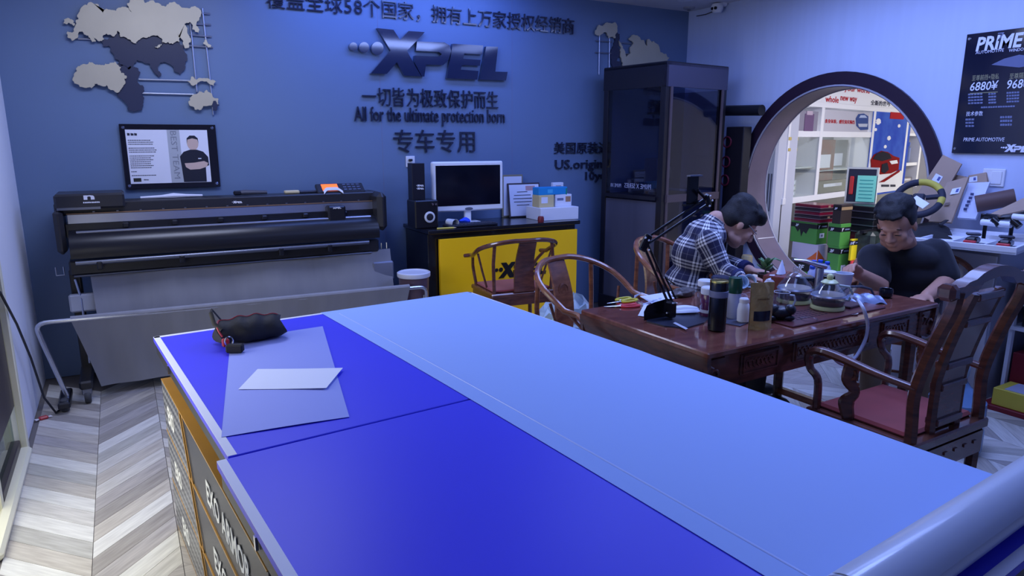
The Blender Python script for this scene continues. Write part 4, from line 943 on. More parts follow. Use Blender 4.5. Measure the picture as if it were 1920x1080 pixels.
# official's hat armchair
def hatchair(label, loc, rz):
    t = thing('yoke_back_armchair', label, 'chair', loc, rz); m = m_wood; W, D, SH = .52, .44, .46
    G().box((0, 0, SH-.02), (W, D, .04), bev=.006).build('seat', m, t)
    G().box((0, -.01, SH+.008), (W-.08, D-.07, .022), bev=.01).build('seat_pad', m_pad, t)
    for s_ in (-1, 1):
        # rear post: leg and curved back in one piece
        G().tube(crom([(s_*(W/2-.03), D/2-.03, 0), (s_*(W/2-.03), D/2-.03, SH), (s_*(W/2-.03), D/2-.035, .65), (s_*(W/2-.03), D/2+.01, .84), (s_*(W/2-.03), D/2+.05, .96), (s_*(W/2-.03), D/2+.06, 1.03)]), .024, 6, flat=(1, .8)).build('rear_post', m, t)
        G().box((s_*(W/2-.03), -D/2+.03, SH/2-.02), (.042, .042, SH-.04), bev=.006).build('front_leg', m, t)
        arm = [(s_*(W/2-.03), D/2-.03, .66), (s_*(W/2-.02), .05, .675), (s_*(W/2-.015), -.12, .70), (s_*(W/2-.015), -.2, .70), (s_*(W/2-.015), -.235, .67), (s_*(W/2-.015), -.225, .62), (s_*(W/2-.02), -.19, .58), (s_*(W/2-.03), -.19, SH)]
        G().tube(crom(arm), rlerp([.018, .02, .024, .024, .022, .018, .018, .02]), 8, flat=(1, .75)).build('armrest', m, t)
        g = G().tube(crom([(s_*(W/2-.03), -.05, SH), (s_*(W/2-.02), -.06, .53), (s_*(W/2-.03), -.035, .575), (s_*(W/2-.02), -.06, .62), (s_*(W/2-.02), -.05, .68)]), rlerp([.022, .03, .017, .026, .03]), 8, flat=(.5, 1))
        g.tube([(s_*(W/2-.02), -.05+.02*math.cos(k*PI/5), .645+.02*math.sin(k*PI/5)) for k in range(10)], .008, 6, closed=True)
        g.build('carved_strut', m, t)
        G().box((s_*(W/2-.03), 0, .10), (.022, D-.08, .03)).build('stretcher', m, t, False)
    # top rail
    prof = [(-.29, .985), (-.235, .985), (-.21, .98), (-.16, 1.0), (-.13, 1.0), (-.10, 1.03), (-.05, 1.04), (0, 1.045), (.05, 1.04), (.10, 1.03), (.13, 1.0), (.16, 1.0), (.21, .98), (.235, .985), (.29, .985), (.29, 1.03), (.22, 1.03), (.19, 1.045), (.15, 1.05), (.11, 1.07), (.05, 1.085), (0, 1.09), (-.05, 1.085), (-.11, 1.07), (-.15, 1.05), (-.19, 1.045), (-.22, 1.03), (-.29, 1.03)]
    prof = [(x, .985+(z-.98)*.85) for x, z in prof]
    lowr = [(x, z) for x, z in prof]
    G().prism(lowr, (1, 0, 0), (0, 0, 1), (0, 1, 0), (0, 0, .02), D/2+.03, D/2+.075).build('top_rail', m, t, ang=60)
    for s_ in (-1, 1): G().box((s_*.275, D/2+.053, 1.03), (.05, .06, .055), bev=.014).build('rail_end', m, t)
    # splat with panels
    def cur(v): return D/2-.04+.085*max(0, (v-.35)/.65)**1.3
    for x in (-.085, .085):
        G().tube([(x, cur(i/8), SH+i/8*(.545)) for i in range(9)], .022, 6, flat=(.8, 1.1)).build('splat_stile', m, t)
    def pan(u, v): return V(((u-.5)*.16, cur(v)+.004, SH+.02+v*.525))
    G().sheet(pan, 3, 12, .01).build('splat_panel', m_wood2 if False else m, t)
    for v in (.04, .30, .46, .78, .97): G().box((0, cur(v), SH+.02+v*.525), (.17, .05, .026), bev=.004).build('splat_rail', m, t)
    for sy in (-1, 1): G().box((0, sy*(D/2-.03), .14), (W-.08, .022, .03)).build('stretcher', m, t, False)
    ap = G().box((0, D/2-.012, SH-.09), (W-.06, .02, .09)).build('apron', m, t, False)
    for k in range(6): G().box((-.17+k*.068, D/2-.0005, SH-.08), (.02, .006, .012)).build('carving', m, ap, False)
    for s_ in (-1, 1): G().box((s_*(W/2-.012), 0, SH-.075), (.02, D-.06, .07)).build('apron', m, t, False)
    G().box((0, -D/2+.012, SH-.075), (W-.06, .02, .07)).build('apron', m, t, False)
    return t
hatchair('dark red wooden armchair with a tall carved splat and red seat', (2.60, 1.49, 0), PI+math.radians(1))
# tea table
E_ = .76; TA = math.radians(1.6)
tc = V((2.56, 2.14, 0)); TL, TD = 1.54, .775
tt = thing('tea_table', 'long dark rosewood tea table with carved drawers and scroll corners', 'table', (tc.x, tc.y, 0), TA)
G().box((0, 0, E_-.0125), (TL, TD, .025), bev=.005).build('table_top', M('tabletop_wood', (138, 86, 72), .09, noise=.35, ns=3, stretch=(3, 10, 3), c2=(108, 62, 54), coat=.6), tt)
G().box((0, 0, E_-.09), (TL-.10, TD-.12, .12), bev=.004).build('frame_box', m_wood, tt)
for s_ in (-1, 1):   # rounded end boards
    def endb(u, v, s_=s_):
        a_ = v*1.35; return V((s_*(TL/2-.05+.055*math.cos(a_*.95)), (u-.5)*TD, E_-.02-.125*math.sin(a_)))
    G().sheet(endb, 2, 10, .02 if s_ < 0 else -.02).build('end_board', m_wood, tt)
for sy in (-1, 1):
    y = sy*(TD/2-.035)
    G().box((0, y, E_-.095), (TL-.16, .02, .13)).build('apron', m_wood, tt, False)
    for k, (x, w_) in enumerate(((-.46, .22), (0, .52), (.46, .22))):
        dr = G().box((x, y+sy*.012, E_-.085), (w_, .012, .085), bev=.003).build('drawer', m_wood2 if False else m_wood, tt)
        fr = G()
        for (cx, cz, sx_, sz_) in ((0, .034, w_-.02, .006), (0, -.034, w_-.02, .006), (-w_/2+.012, 0, .006, .07), (w_/2-.012, 0, .006, .07)): fr.box((x+cx, y+sy*.02, E_-.085+cz), (sx_, .006, sz_))
        fr.build('moulding', m_wood, dr, False)
        cv = G(); rr = random.Random(k)
        for j in range(int(w_/.028)):
            xx = x-w_/2+.03+j*.028*(w_-.06)/(w_-.03); cv.tube([(xx+.011*math.cos(q*PI/4), y+sy*.02, E_-.085+.016*math.sin(q*PI/4)) for q in range(7)], .0035, 5)
            cv.box((xx+.01, y+sy*.02, E_-.085+rr.uniform(-.02, .02)), (.012, .005, .004))
        cv.build('carving', m_wood, dr)
    for sx in (-1, 1):
        # scroll bracket at the corners
        g = G(); cx, cz = sx*(TL/2-.055), E_-.10
        g.box((cx, y+sy*.012, cz), (.115, .02, .15), bev=.03)
        g.build('scroll_block', m_wood, tt)
        g = G(); sp = [(cx-sx*(.008+.006*q)*math.cos(q*.55), y+sy*.026, cz+(.008+.0055*q)*math.sin(q*.55)) for q in range(9)]
        g.tube(sp, .007, 6); g.tube([(cx-.05, y+sy*.024, cz-.055), (cx, y+sy*.026, cz-.068), (cx+.05, y+sy*.024, cz-.055)], .007, 6)
        g.tube([(cx-.05, y+sy*.024, cz+.05), (cx-.02, y+sy*.026, cz+.035), (cx-.04, y+sy*.024, cz+.0)], .007, 6)
        g.build('scroll_carving', m_wood, tt)
        lx = sx*(TL/2-.15)
        G().tube([(lx, y, E_-.15), (lx+sx*.004, y, .3), (lx+sx*.01, y, 0)], [.032, .028, .026], 8, flat=(1, 1)).build('leg', m_wood, tt)
for sx in (-1, 1): G().box((sx*(TL/2-.15), 0, .12), (.03, TD-.1, .035)).build('stretcher', m_wood, tt, False)
# tea tray let into the table
G().box((.12, -.12, E_+.004), (.66, .40, .008), bev=.003).build('tea_tray', M('tray_wood', (96, 50, 52), .3), tt)
g = G()
for i in range(9):
    for j in range(5): g.box((-.10+i*.024+(.012 if j % 2 else 0), -.26+j*.022, E_+.0085), (.014, .007, .001))
g.build('drain_slots', M('slot_dark', (30, 20, 26), .6), tt, False)
# ================================================================== ON THE TEA TABLE
camv = V((0, 0, CH))
def T(px, py, z=E_): return onZ(px, py, z)
def mpp(p): return (p-camv).dot(fw)/FPX
def vessel(name, label, cat, px, py, wpx, parts, z=E_, group=None, rz=0, seg=22):
    """parts: list of (part name, profile in fractions of the width / of the height px, material)"""
    p = T(px, py, z); k = mpp(p); r = wpx*k/2
    t_ = thing(name, label, cat, p+V((fw.x, fw.y, 0)).normalized()*r, rz, group)
    for nm, prof, mat in parts: G().lathe([(a_*r, b_*k) for a_, b_ in prof], (0, 0, 0), seg).build(nm, mat, t_)
    return t_, k, r
m_blk = M('gloss_black', (16, 16, 22), .22); m_wpl = M('jar_white', (226, 230, 240), .35); m_glass = thin_glass('tea_glass', (.90, .93, .95), .10); m_glass2 = thin_glass('jar_glass', (.85, .9, .94), .06)
vessel('thermos_flask', 'tall black thermos flask with a gold lid ring near the table edge', 'flask', 1348, 624, 34, [('body', [(.85, 0), (.98, 3), (1, 60), (1, 68)], m_blk), ('band', [(1.03, 66), (1.05, 68), (1.05, 77), (1.0, 78)], M('flask_band', (120, 124, 150), .3)), ('lid', [(.98, 77), (1.0, 90), (.97, 95), (.8, 97)], m_blk), ('gold_ring', [(.9, 94), (1.01, 94), (1.01, 97), (.85, 97.6)], M('gold_ring', (216, 190, 90), .2, 1))])
vessel('drink_jar', 'purple jelly jar with a white lid behind the thermos', 'jar', 1331, 597, 30, [('body', [(.9, 0), (1, 3), (1, 40), (.9, 45)], M('jar_purple', (96, 40, 84), .15, coat=.6)), ('lid', [(.98, 44), (1.02, 46), (1.02, 55), (.9, 57)], m_wpl), ('label', [(1.01, 9), (1.015, 9), (1.015, 15), (1.01, 15)], MATS['bucket_label'])])
vessel('clear_jar', 'clear plastic jar with a white lid left of the purple jar', 'jar', 1324, 582, 28, [('body', [(.85, 0), (1, 3), (1, 42), (.92, 46)], m_glass2), ('lid', [(.98, 44), (1.04, 46), (1.04, 54), (.9, 56)], m_wpl)])
vessel('milk_bottle', 'frosted bottle with a dark green cap right behind the thermos', 'bottle', 1378, 600, 24, [('body', [(.85, 0), (1, 3), (1, 45), (.95, 52)], M('frosted', (170, 176, 205), .5)), ('cap', [(1.05, 50), (1.1, 52), (1.1, 72), (.95, 79), (.5, 80)], M('cap_green', (18, 70, 52), .3))])
vessel('dark_lid_jar', 'round jar with a navy lid between white lid jar and green cap', 'jar', 1353, 577, 34, [('body', [(.85, 0), (1, 3), (1, 40), (.92, 42)], m_glass2), ('lid', [(1.02, 41), (1.04, 43), (1.04, 54), (.9, 57)], M('lid_navy', (30, 34, 62), .35))])
t, k, r = vessel('porcelain_jar', 'small white porcelain jar with a green leaf motif', 'jar', 1396, 608, 23, [('body', [(.6, 0), (.95, 4), (1, 25), (.85, 36), (.65, 40)], m_wpl), ('lid', [(.72, 39), (.75, 40), (.75, 46), (.6, 48)], m_wpl)])
t = thing('coaster_mat', 'dark woven mat under the porcelain jar', 'mat', T(1388, 606), .3)
G().box((0, .03, .002), (.11, .11, .004), bev=.001).build('mat', M('mat_grey', (70, 72, 92), .8), t)
# coffee pouch
p = T(1424, 616); k = mpp(p); w_ = 46*k; h_ = 88*k
t = thing('coffee_pouch', 'crinkled gold kraft coffee pouch with a dark window', 'pouch', p, -yaw*.6)
def pouchf(sgn):
    def fn(u, v):
        th = .022*(1-v)**.8*math.sin(u*PI)+.002
        return V(((u-.5)*w_*(1-.03*math.sin(v*6)), sgn*th+.004*math.sin(u*9+v*7)*v, v*h_))
    return fn
m_kraft = M('kraft_gold', (206, 174, 112), .35, .25, noise=.4, ns=14, bump=1.0, bs=26)
g = G().sheet(pouchf(-1), 10, 16, -.001); g.sheet(pouchf(1), 10, 16, .001); g.build('bag', m_kraft, t)
def win(u, v):
    q = pouchf(-1)(.12+.74*u, .19+v*.21); return q+V((0, -.0022, 0))
G().sheet(win, 6, 4, -.0004).build('window', M('pouch_window', (34, 34, 48), .12), t)
q = pouchf(-1)(.5, .64)
dash_geo((1, 0, 0), (0, 0, 1), (0, -1, 0), (-w_*.25, q.y-.0045, q.z), w_*.5, .006, .0008, 9).build('print', M('kraft_print', (128, 100, 62), .5), t, False)
# phone arm
pb = T(1268, 603); yb = pb.y
t = thing('phone_holder_arm', 'black jointed phone holder arm on a flat base plate', 'stand', pb)
def A(px, py, y=None): return onY(px, py, y if y is not None else yb+.03)-pb
base = [(x-pb.x, y-pb.y) for x, y in [(T(a_, b_).x, T(a_, b_).y) for a_, b_ in ((1212, 604), (1245, 613), (1285, 617), (1320, 607), (1330, 597), (1318, 590), (1280, 586), (1240, 588), (1215, 594))]]
G().prism(base, (1, 0, 0), (0, 1, 0), (0, 0, 1), (0, 0, 0), .0005, .006).build('base_plate', M('arm_base', (44, 48, 66), .3), t, False)
up = [(A(x, y, T(1212, 604).y+.012).x, A(x, y, T(1212, 604).y+.012).z) for x, y in ((1208, 603), (1208, 585), (1214, 573), (1228, 567), (1252, 560), (1262, 562), (1262, 600), (1240, 606))]
up = [(x, max(z, .004)) for x, z in up]
G().prism(up, (1, 0, 0), (0, 0, 1), (0, 1, 0), (0, T(1212, 604).y+.012-pb.y, 0), 0, .003).build('clamp_plate', m_blk, t, False)
J0, J1, J2, J3 = A(1255, 563), A(1209, 455), A(1327, 376), A(1308, 357)
G().box(A(1258, 580), (.035, .04, .07), bev=.006).build('clamp_block', m_blk, t)
for dx in (-.012, .012):
    G().tube([J0+V((dx, 0, .0)), J1+V((dx, 0, 0))], .0055, 6).build('arm_rod', m_blk, t)
    G().tube([J1+V((0, 0, dx*1.3)), J2+V((0, 0, dx*1.3))], .0055, 6).build('arm_rod', m_blk, t)
G().box((J1+V((.004, 0, 0))), (.035, .022, .075), R=Matrix.Rotation(.5, 3, 'Y'), bev=.006).build('joint', m_blk, t)
G().box(J2, (.022, .022, .06), R=Matrix.Rotation(-.4, 3, 'Y'), bev=.006).build('joint', m_blk, t)
G().tube([J2, J3], .007, 8).build('neck', m_blk, t)
c_ = A(1305, 357); kk = mpp(pb+c_)
ph_ = G().box(c_+V((0, .02, 0)), (29*kk, .012, 54*kk), bev=.006).build('phone_holder', m_blk, t)
G().box(c_+V((0, .012, 27*kk)), (31*kk, .022, .006)).build('grip', m_alu2, ph_, False); G().box(c_+V((-.01, .012, -27*kk)), (38*kk, .022, .008)).build('grip', m_blk, ph_, False)
for q in (J1+V((.012, -.013, -.03)), J1+V((-.008, -.013, .022)), J1+V((.01, -.013, .01)), J2+V((0, -.013, .02)), J2+V((.014, -.013, 0)), J2+V((.0, -.013, -.022)), J0+V((.005, -.015, -.012)), J0+V((-.01, -.0, -.055))):
    G().ell(q, .0045, 8, 6).build('bolt', M('bolt_pale', (205, 208, 220), .3, .5), t)
G().tube([A(1262, 532)+V((0, -.01, 0)), A(1245, 520)+V((0, -.01, 0)), A(1267, 560)], .004, 6).build('spring', m_blk, t)
# mask, scissors, papers
p = T(1290, 590); k = mpp(p)
t = thing('face_mask', 'white disposable face mask with ear loops by the phone arm', 'mask', p+V((0, .03, 0)), -.35)
def maskf(u, v):
    x = (u-.5)*.135; y = (v-.5)*.10*(1-.5*abs(2*u-1)**3); return V((x, y, .004+.03*math.cos(x*13)*math.cos((v-.5)*2.4)+.003*math.sin(v*25)))
G().sheet(maskf, 14, 10, .002).build('mask_cloth', M('mask_white', (222, 230, 244), .8), t)
def loop(pts, nm='ear_loop'): 
    w3 = [T(x, y, E_+.004+h)-t.location for x, y, h in pts]; Ri = Matrix.Rotation(.35, 3, 'Z'); G().tube([Ri @ q for q in w3], .003, 6, flat=(2.2, .5)).build(nm, MATS['mask_white'], t)
loop([(1270, 568, .01), (1245, 566, .012), (1222, 556, .02), (1203, 549, .02), (1190, 556, .012), (1190, 566, .004), (1205, 572, .0), (1240, 560, .0)])
for px, py, col, lab, dz, r0 in ((1164, 575, (214, 50, 60), 'scissors with red handles lying under the yellow ones', 0, -.25), (1163, 571, (214, 205, 60), 'scissors with yellow handles on the red pair', .012, .1)):
    p = T(px, py); t = thing('scissors', lab, 'scissors', p+V((0, 0, dz+.006)), r0, 'scissors on the tea table')
    m_ = M('scissor_%d' % col[1], col, .4)
    for s_ in (-1, 1):
        G().tube([(.04+.045*math.cos(q*PI/8), s_*.021+.018*math.sin(q*PI/8), 0) for q in range(16)], .0055, 8, closed=True).build('handle', m_, t)
        G().tube([(0, s_*.006, 0), (-.05, s_*.003, 0), (-.085, 0, 0)], [.005, .004, .001], 6, flat=(1.6, .5)).build('blade', MATS['chrome'], t)
    G().ell((0, 0, .003), .005, 8, 6).build('pivot', MATS['chrome'], t)
quad_sheet('paper_slip', [(1200, 556), (1290, 541), (1300, 549), (1225, 571)], E_+.002, m_wp, 'white paper slip behind the phone arm base')
quad_sheet('paper_slip', [(1208, 570), (1216, 571), (1212, 594), (1196, 592)], E_+.0035, m_wp, 'narrow white slip sticking out left of the phone arm plate')
quad_sheet('cable_tie', [(1262, 606), (1266, 604), (1290, 616), (1286, 618)], E_+.0085, M('tie_pale', (190, 196, 215), .4), 'pale plastic strip lying on the black base plate', 'strip')
t = thing('plastic_wrap', 'crumpled clear packet with dry tea behind the mask', 'packet', T(1290, 556)+V((.0, .03, 0)), .4)
g = G().ell((0, 0, .016), (.085, .05, .016), 14, 8); rr = random.Random(8); g.v = [(x+rr.uniform(-.006, .006), y+rr.uniform(-.006, .006), max(.001, z+rr.uniform(-.008, .008))) for x, y, z in g.v]; g.build('packet', M('packet_brown', (110, 104, 104), .3, noise=.6, ns=25, c2=(60, 52, 50)), t, ang=20)
# cups lying in a row, orange card, tissue
for i in range(3):
    p = T(1388+i*14, 548-i*2)
    t = thing('paper_cup', ('first', 'second', 'third')[i]+' pale paper cup of the row behind the green cap', 'cup', p+V((0, .05, .03)), -yaw, 'paper cups lying in a row')
    G().lathe([(.024, -.02), (.034, .02), (.036, .024), (.033, .024), (.022, -.016)], (0, 0, .006), 18, Matrix.Rotation(1.2, 3, 'X') @ Matrix.Rotation(.0, 3, 'Y')).build('cup_wall', M('cup_cyan', (190, 215, 232), .45), t)
quad_sheet('orange_card', [(1384, 517), (1402, 511), (1410, 518), (1392, 524)], E_+.004, M('card_orange', (216, 150, 60), .5), 'small orange card by the hand of the plaid man', 'card')
t = thing('crumpled_tissue', 'crumpled white tissue standing behind the coffee pouch', 'tissue', T(1448, 552)+V((.02, .03, 0)))
g = G().ell((0, 0, .045), (.03, .03, .045), 12, 9); rr = random.Random(12); g.v = [(x+rr.uniform(-.009, .009), y+rr.uniform(-.009, .009), max(0, z+rr.uniform(-.009, .009))) for x, y, z in g.v]; g.build('tissue', M('tissue_white', (215, 220, 240), .8), t, ang=15)
# plant
p = T(1436, 532)
t = thing('potted_succulent', 'small green potted plant with round leaves by the tissue box', 'plant', p+V((.0, .01, 0)))
G().lathe([(.03, 0), (.04, .05), (.043, .055), (.036, .055), (.03, .045)], (0, 0, 0), 18).build('pot', M('pot_brown', (70, 54, 52), .5), t)
m_leaf = M('leaf_green', (86, 128, 84), .5)
G().tube([(0, 0, .045), (.003, 0, .08)], .005, 6).build('stem', M('stem_green', (70, 100, 70), .5), t)
rr = random.Random(6)
for i in range(11):
    a_ = i*2.4; R_ = Matrix.Rotation(a_, 3, 'Z') @ Matrix.Rotation(-.5-.08*i % .6, 3, 'Y')
    G().ell(R_ @ V((.03, 0, 0))+V((0, 0, .07+.004*i)), (.026, .018, .005), 8, 6, R_).build('leaf', m_leaf, t)
G().tube([(0, 0, .09), (.01, -.0, .125), (.05, -.02, .135), (.085, -.03, .12), (.1, -.04, .095)], [.004, .005, .007, .006, .002], 6, flat=(1.6, .6)).build('leaf', m_leaf, t)
# tissue box
p = T(1478, 551); k = mpp(p)
t = thing('tissue_box', 'red-brown wooden tissue box with a white tissue peak', 'tissue box', p+V((.02, .07, 0)), math.radians(22))
G().box((0, 0, .045), (.19, .12, .09), bev=.004).build('box', M('box_redwood', (118, 44, 42), .35, noise=.2), t)
G().box((0, 0, .091), (.09, .03, .002)).build('slot', M('slot_dark', (30, 20, 26), .6), t, False)
def tis(u, v):
    w2 = .042*(1-v)+.003; a_ = u*PI*2; return V((w2*math.cos(a_), w2*.45*math.sin(a_), .091+.07*v))
G().grid(tis, 14, 6).build('tissue_peak', M('tissue_white', (215, 220, 240), .8), t)
# glass teapots
def teapot(label, px, py, k_, liquid, knob, handle):
    p = T(px, py, E_+.008); t = thing('glass_teapot', label, 'teapot', p+V((fw.x, fw.y, 0)).normalized()*.07, -yaw)
    s_ = k_
    G().lathe([(.076*s_, 0), (.081*s_, .004), (.081*s_, .014), (.078*s_, .02)], (0, 0, 0), 26).build('base_ring', M('pot_base', (206, 210, 150), .3), t)
    G().lathe([(.074*s_, .02), (.084*s_, .05*s_), (.076*s_, .09*s_), (.045*s_, .125*s_), (.042*s_, .135*s_)], (0, 0, 0), 26).build('glass_bowl', m_glass, t)
    G().lathe([(.071*s_, .021), (.078*s_, .04*s_), (.078*s_, .05*s_), (.001, .05*s_)], (0, 0, 0), 24).build('tea', liquid, t)
    G().lathe([(.082*s_, .066*s_), (.0835*s_, .07*s_), (.078*s_, .078*s_)], (0, 0, 0), 26).build('steel_band', m_alu, t)
    G().lathe([(.038*s_, .132*s_), (.041*s_, .138*s_), (.026*s_, .15*s_), (.012, .153*s_)], (0, 0, 0), 22).build('lid', knob if handle else m_glass, t)
    G().ell((0, 0, .165*s_), .017*s_, 12, 8).build('lid_knob', knob, t)
    G().tube([(.075*s_, -.01, .055*s_), (.10*s_, -.02, .09*s_), (.12*s_, -.025, .115*s_)], [.014, .01, .008], 8).build('spout', m_glass, t)
    if handle: G().tube([(.05*s_, .0, .12*s_), (.095*s_, -.01, .115*s_), (.115*s_, -.01, .08*s_), (.10*s_, -.01, .045*s_), (.08*s_, 0, .045*s_)], .006, 8).build('handle', M('handle_clear', (170, 180, 175), .2), t)
    return t
m_tea = M('tea_dark', (92, 84, 84), .1); m_kn = M('knob_celadon', (206, 214, 160), .25)
teapot('glass teapot with a celadon knob lid and dark tea in it', 1564, 586, .9, m_tea, m_kn, True)
teapot('wide glass kettle with a clear lid behind the front teapot', 1499, 573, .95, M('tea_dark2', (96, 98, 120), .1), m_glass2, False)
# glass mug over a black tea pet
p = T(1470, 604, E_+.008); k = mpp(p)
t = thing('tea_pet', 'black toad-like tea pet figurine on the tray', 'figurine', p+V((fw.x, fw.y, 0)).normalized()*.05, -yaw)
g = G().ell((0, 0, .03), (.05, .04, .03), 14, 9).ell((.035, -.015, .045), (.026, .024, .024), 12, 8)
for s_ in (-1, 1): g.ell((s_*.04-.01, -.028, .012), (.024, .016, .012), 10, 7)
g.ell((-.03, .0, .04), (.03, .03, .028), 10, 7); g.build('body', M('pet_black', (24, 24, 34), .35, bump=.4, bs=40), t)
p2 = T(1473, 588, E_+.008)
t = thing('glass_mug', 'clear straight glass mug with a pale handle beside the tea pet', 'mug', p2+V((fw.x, fw.y, 0)).normalized()*.06, -yaw)
G().lathe([(.03, 0), (.034, .003), (.036, .085), (.034, .085), (.032, .006), (.002, .005)], (0, 0, 0), 22).build('glass', thin_glass('mug_glass', (.86, .88, .92), .16), t)
G().tube([(.035*math.cos(k*PI/10), .035*math.sin(k*PI/10), .085) for k in range(20)], .0016, 6, closed=True).build('rim', M('rim_pale', (200, 208, 222), .2), t)
G().tube([(.034, 0, .07), (.055, 0, .068), (.063, 0, .045), (.055, 0, .022), (.034, 0, .02)], .005, 8).build('handle', M('handle_pale', (196, 206, 216), .2), t)
# water tap pump
p = T(1545, 560, E_+.008)
t = thing('kettle_tap', 'chrome swan-neck water tap over the tea tray', 'tap', p+V((.03, .06, 0)), -yaw)
G().lathe([(.028, 0), (.028, .01), (.02, .015)], (0, 0, 0), 18).build('foot', m_alu, t)
G().tube([(0, 0, 0), (0, 0, .14)], .02, 14).build('column', m_alu, t)
G().tube([(.025, 0, .145), (-.02, 0, .155), (-.08, 0, .175), (-.135, 0, .18)], [.02, .02, .016, .012], 12, flat=(1.3, .6)).build('spout_arm', MATS['chrome'], t)
p = T(1520, 545, E_+.008)
t = thing('tap_console', 'black control block with a round dial under the tap', 'control', p+V((.0, .04, 0)), -yaw)
G().box((0, 0, .035), (.085, .05, .07), bev=.008).build('housing', m_blk, t); G().lathe([(.018, 0), (.018, .006), (.012, .009)], (.015, -.025, .03), 16, Matrix.Rotation(PI/2, 3, 'X')).build('dial', M('dial_bronze', (110, 92, 84), .3, .6), t)
# bottles with blue caps
for i, (px, py) in enumerate(((1531, 533), (1541, 531), (1552, 529), (1534, 521), (1546, 520), (1559, 524))):
    p = T(px, py); t = thing('water_bottle', 'small clear bottle with a blue cap in the cluster behind the teapots', 'bottle', p+V((.02, .05, 0)), 0, 'blue-capped bottles')
    G().lathe([(.02, 0), (.022, .004), (.022, .055), (.012, .072), (.011, .078)], (0, 0, 0), 14).build('bottle', M('bottle_pale', (186, 196, 236), .25), t)
    G().lathe([(.0125, .074), (.0135, .076), (.0135, .09), (.011, .092)], (0, 0, 0), 12).build('cap', M('cap_blue', (40, 90, 215), .4), t)
vessel('white_tub', 'small white lidded tub in front of the blue caps', 'tub', 1558, 540, 28, [('body', [(.85, 0), (1, 20), (.95, 22)], m_wpl), ('lid', [(1.05, 21), (1.05, 29), (.9, 30)], m_wpl)])
vessel('black_tub', 'squat black tub in front of the white tub', 'tub', 1556, 548, 30, [('body', [(.9, 0), (1, 4), (1, 22), (.9, 26)], m_blk), ('lid', [(.92, 26), (.92, 29), (.6, 31)], m_blk)])
t, k, r = vessel('paper_cup', 'white printed paper cup right of the celadon teapot knob', 'cup', 1590, 556, 33, [('cup_wall', [(.72, 0), (.95, 34), (1.02, 36), (1.02, 39), (.9, 39), (.7, 3)], MATS['cup_pale'])])
t.location = t.location+V((.03, .03, 0))
dash_geo((0, 0, -1), (1, 0, 0), (0, -1, 0), (r*.55, -r*.74, .045), .03, .006, .001, 5).build('print', m_pd, t, False)
# plastic bag, cup, tray, cord, tube
p = T(1620, 572)
t = thing('tea_bag_pack', 'grey-blue foil pack with dark folded top on the table', 'packet', p+V((.05, .05, 0)), -.5)
def pk(u, v): return V(((u-.5)*.2*(1-.2*v), (v-.5)*.11, .004+.035*math.sin(v*PI)*(.6+.4*math.sin(u*PI))+.006*math.sin(u*17+v*5)))
G().sheet(pk, 16, 10, .003).build('foil', M('foil_blue', (128, 140, 172), .3, .3), t, ang=25)
G().tube([(-.09, .05, .03), (-.04, .065, .06), (.03, .06, .062), (.07, .05, .05), (.085, .045, .02)], .012, 8, flat=(1, .5)).build('folded_top', M('foil_dark', (44, 46, 60), .5), t)
vessel('tea_cup', 'small round black tea cup near the right end of the table', 'cup', 1667, 561, 25, [('bowl', [(.55, 0), (.9, 4), (1, 13), (.9, 18), (.8, 17), (.8, 8), (.1, 5)], M('cup_black', (20, 24, 36), .25))])
p = T(1600, 582)
boxthing('wooden_tray', 'small dark wooden tray behind the celadon teapot', 'tray', p+V((.03, .05, 0)), (.12, .09, .02), M('tray_dark', (70, 40, 44), .4), .1)
t = thing('ceramic_saucer', 'pale patterned saucer at the tray edge by the teapot', 'saucer', T(1600, 590)+V((0, .012, 0)))
G().lathe([(.015, 0), (.028, .004), (.03, .006), (.027, .006), (.014, .003)], (0, 0, 0), 18).build('dish', M('saucer_pale', (190, 180, 178), .3), t)
t = thing('tea_tongs', 'small clear glass dish in front of the tea tray slots', 'dish', T(1520, 603)+V((0, .01, 0)))
G().lathe([(.02, 0), (.036, .006), (.038, .01), (.035, .01), (.018, .003)], (0, 0, 0), 18).build('dish', m_glass, t)
pts = [(1597, 556, .80), (1607, 562, .79), (1617, 575, .775), (1624, 594, .73), (1627, 612, .66), (1623, 635, .58), (1612, 658, .50), (1600, 674, .45), (1585, 684, .43), (1568, 676, .46), (1558, 662, .50), (1552, 655, .52)]
yq = T(1600, 580).y-.0
def hose(px, py, z): 
    return onY(px, py, 1.725 if py > 590 else (1.74 if py > 570 else 1.80))
hp = [hose(*q) for q in pts]; hp[0].z = max(hp[0].z, E_+.02); hp[1].z = max(hp[1].z, E_+.02); hp[2].z = max(hp[2].z, E_+.015); hp = crom(hp, 4)
tag(G().tube(hp, .0075, 8).build('drain_hose', M('hose_pale', (190, 196, 220), .35)), 'pale drain hose curving down over the tea table edge', 'hose')
# floor items near the table
p = onZ(1672, 722, .0)
t = thing('water_jug', 'large blue plastic water jug on the floor under the table', 'jug', (3.52, 1.72, 0))
G().lathe([(.12, 0), (.13, .02), (.13, .12), (.125, .14), (.13, .16), (.125, .26), (.05, .33), (.03, .36), (.03, .40)], (0, 0, 0), 24).build('jug', M('jug_blue', (120, 160, 205), .15, alpha=.75), t)
G().lathe([(.035, .385), (.037, .39), (.037, .43), (.03, .44)], (0, 0, 0), 18).build('cap', M('jug_cap', (150, 168, 180), .4), t)
t = thing('plastic_bag', 'crumpled pale green and clear plastic bag on the floor by the chair', 'bag', (2.46, 3.62, 0))
g = G().ell((0, .0, .25), (.27, .17, .25), 22, 14); rr = random.Random(21)
g.v = [(x*(1+rr.uniform(-.09, .09)), y*(1+rr.uniform(-.09, .09)), max(0, z*(1+rr.uniform(-.12, .12)))) for x, y, z in g.v]
g.build('film', M('bag_pale', (180, 196, 200), .3, noise=.5, ns=9, c2=(130, 150, 168)), t, ang=12)
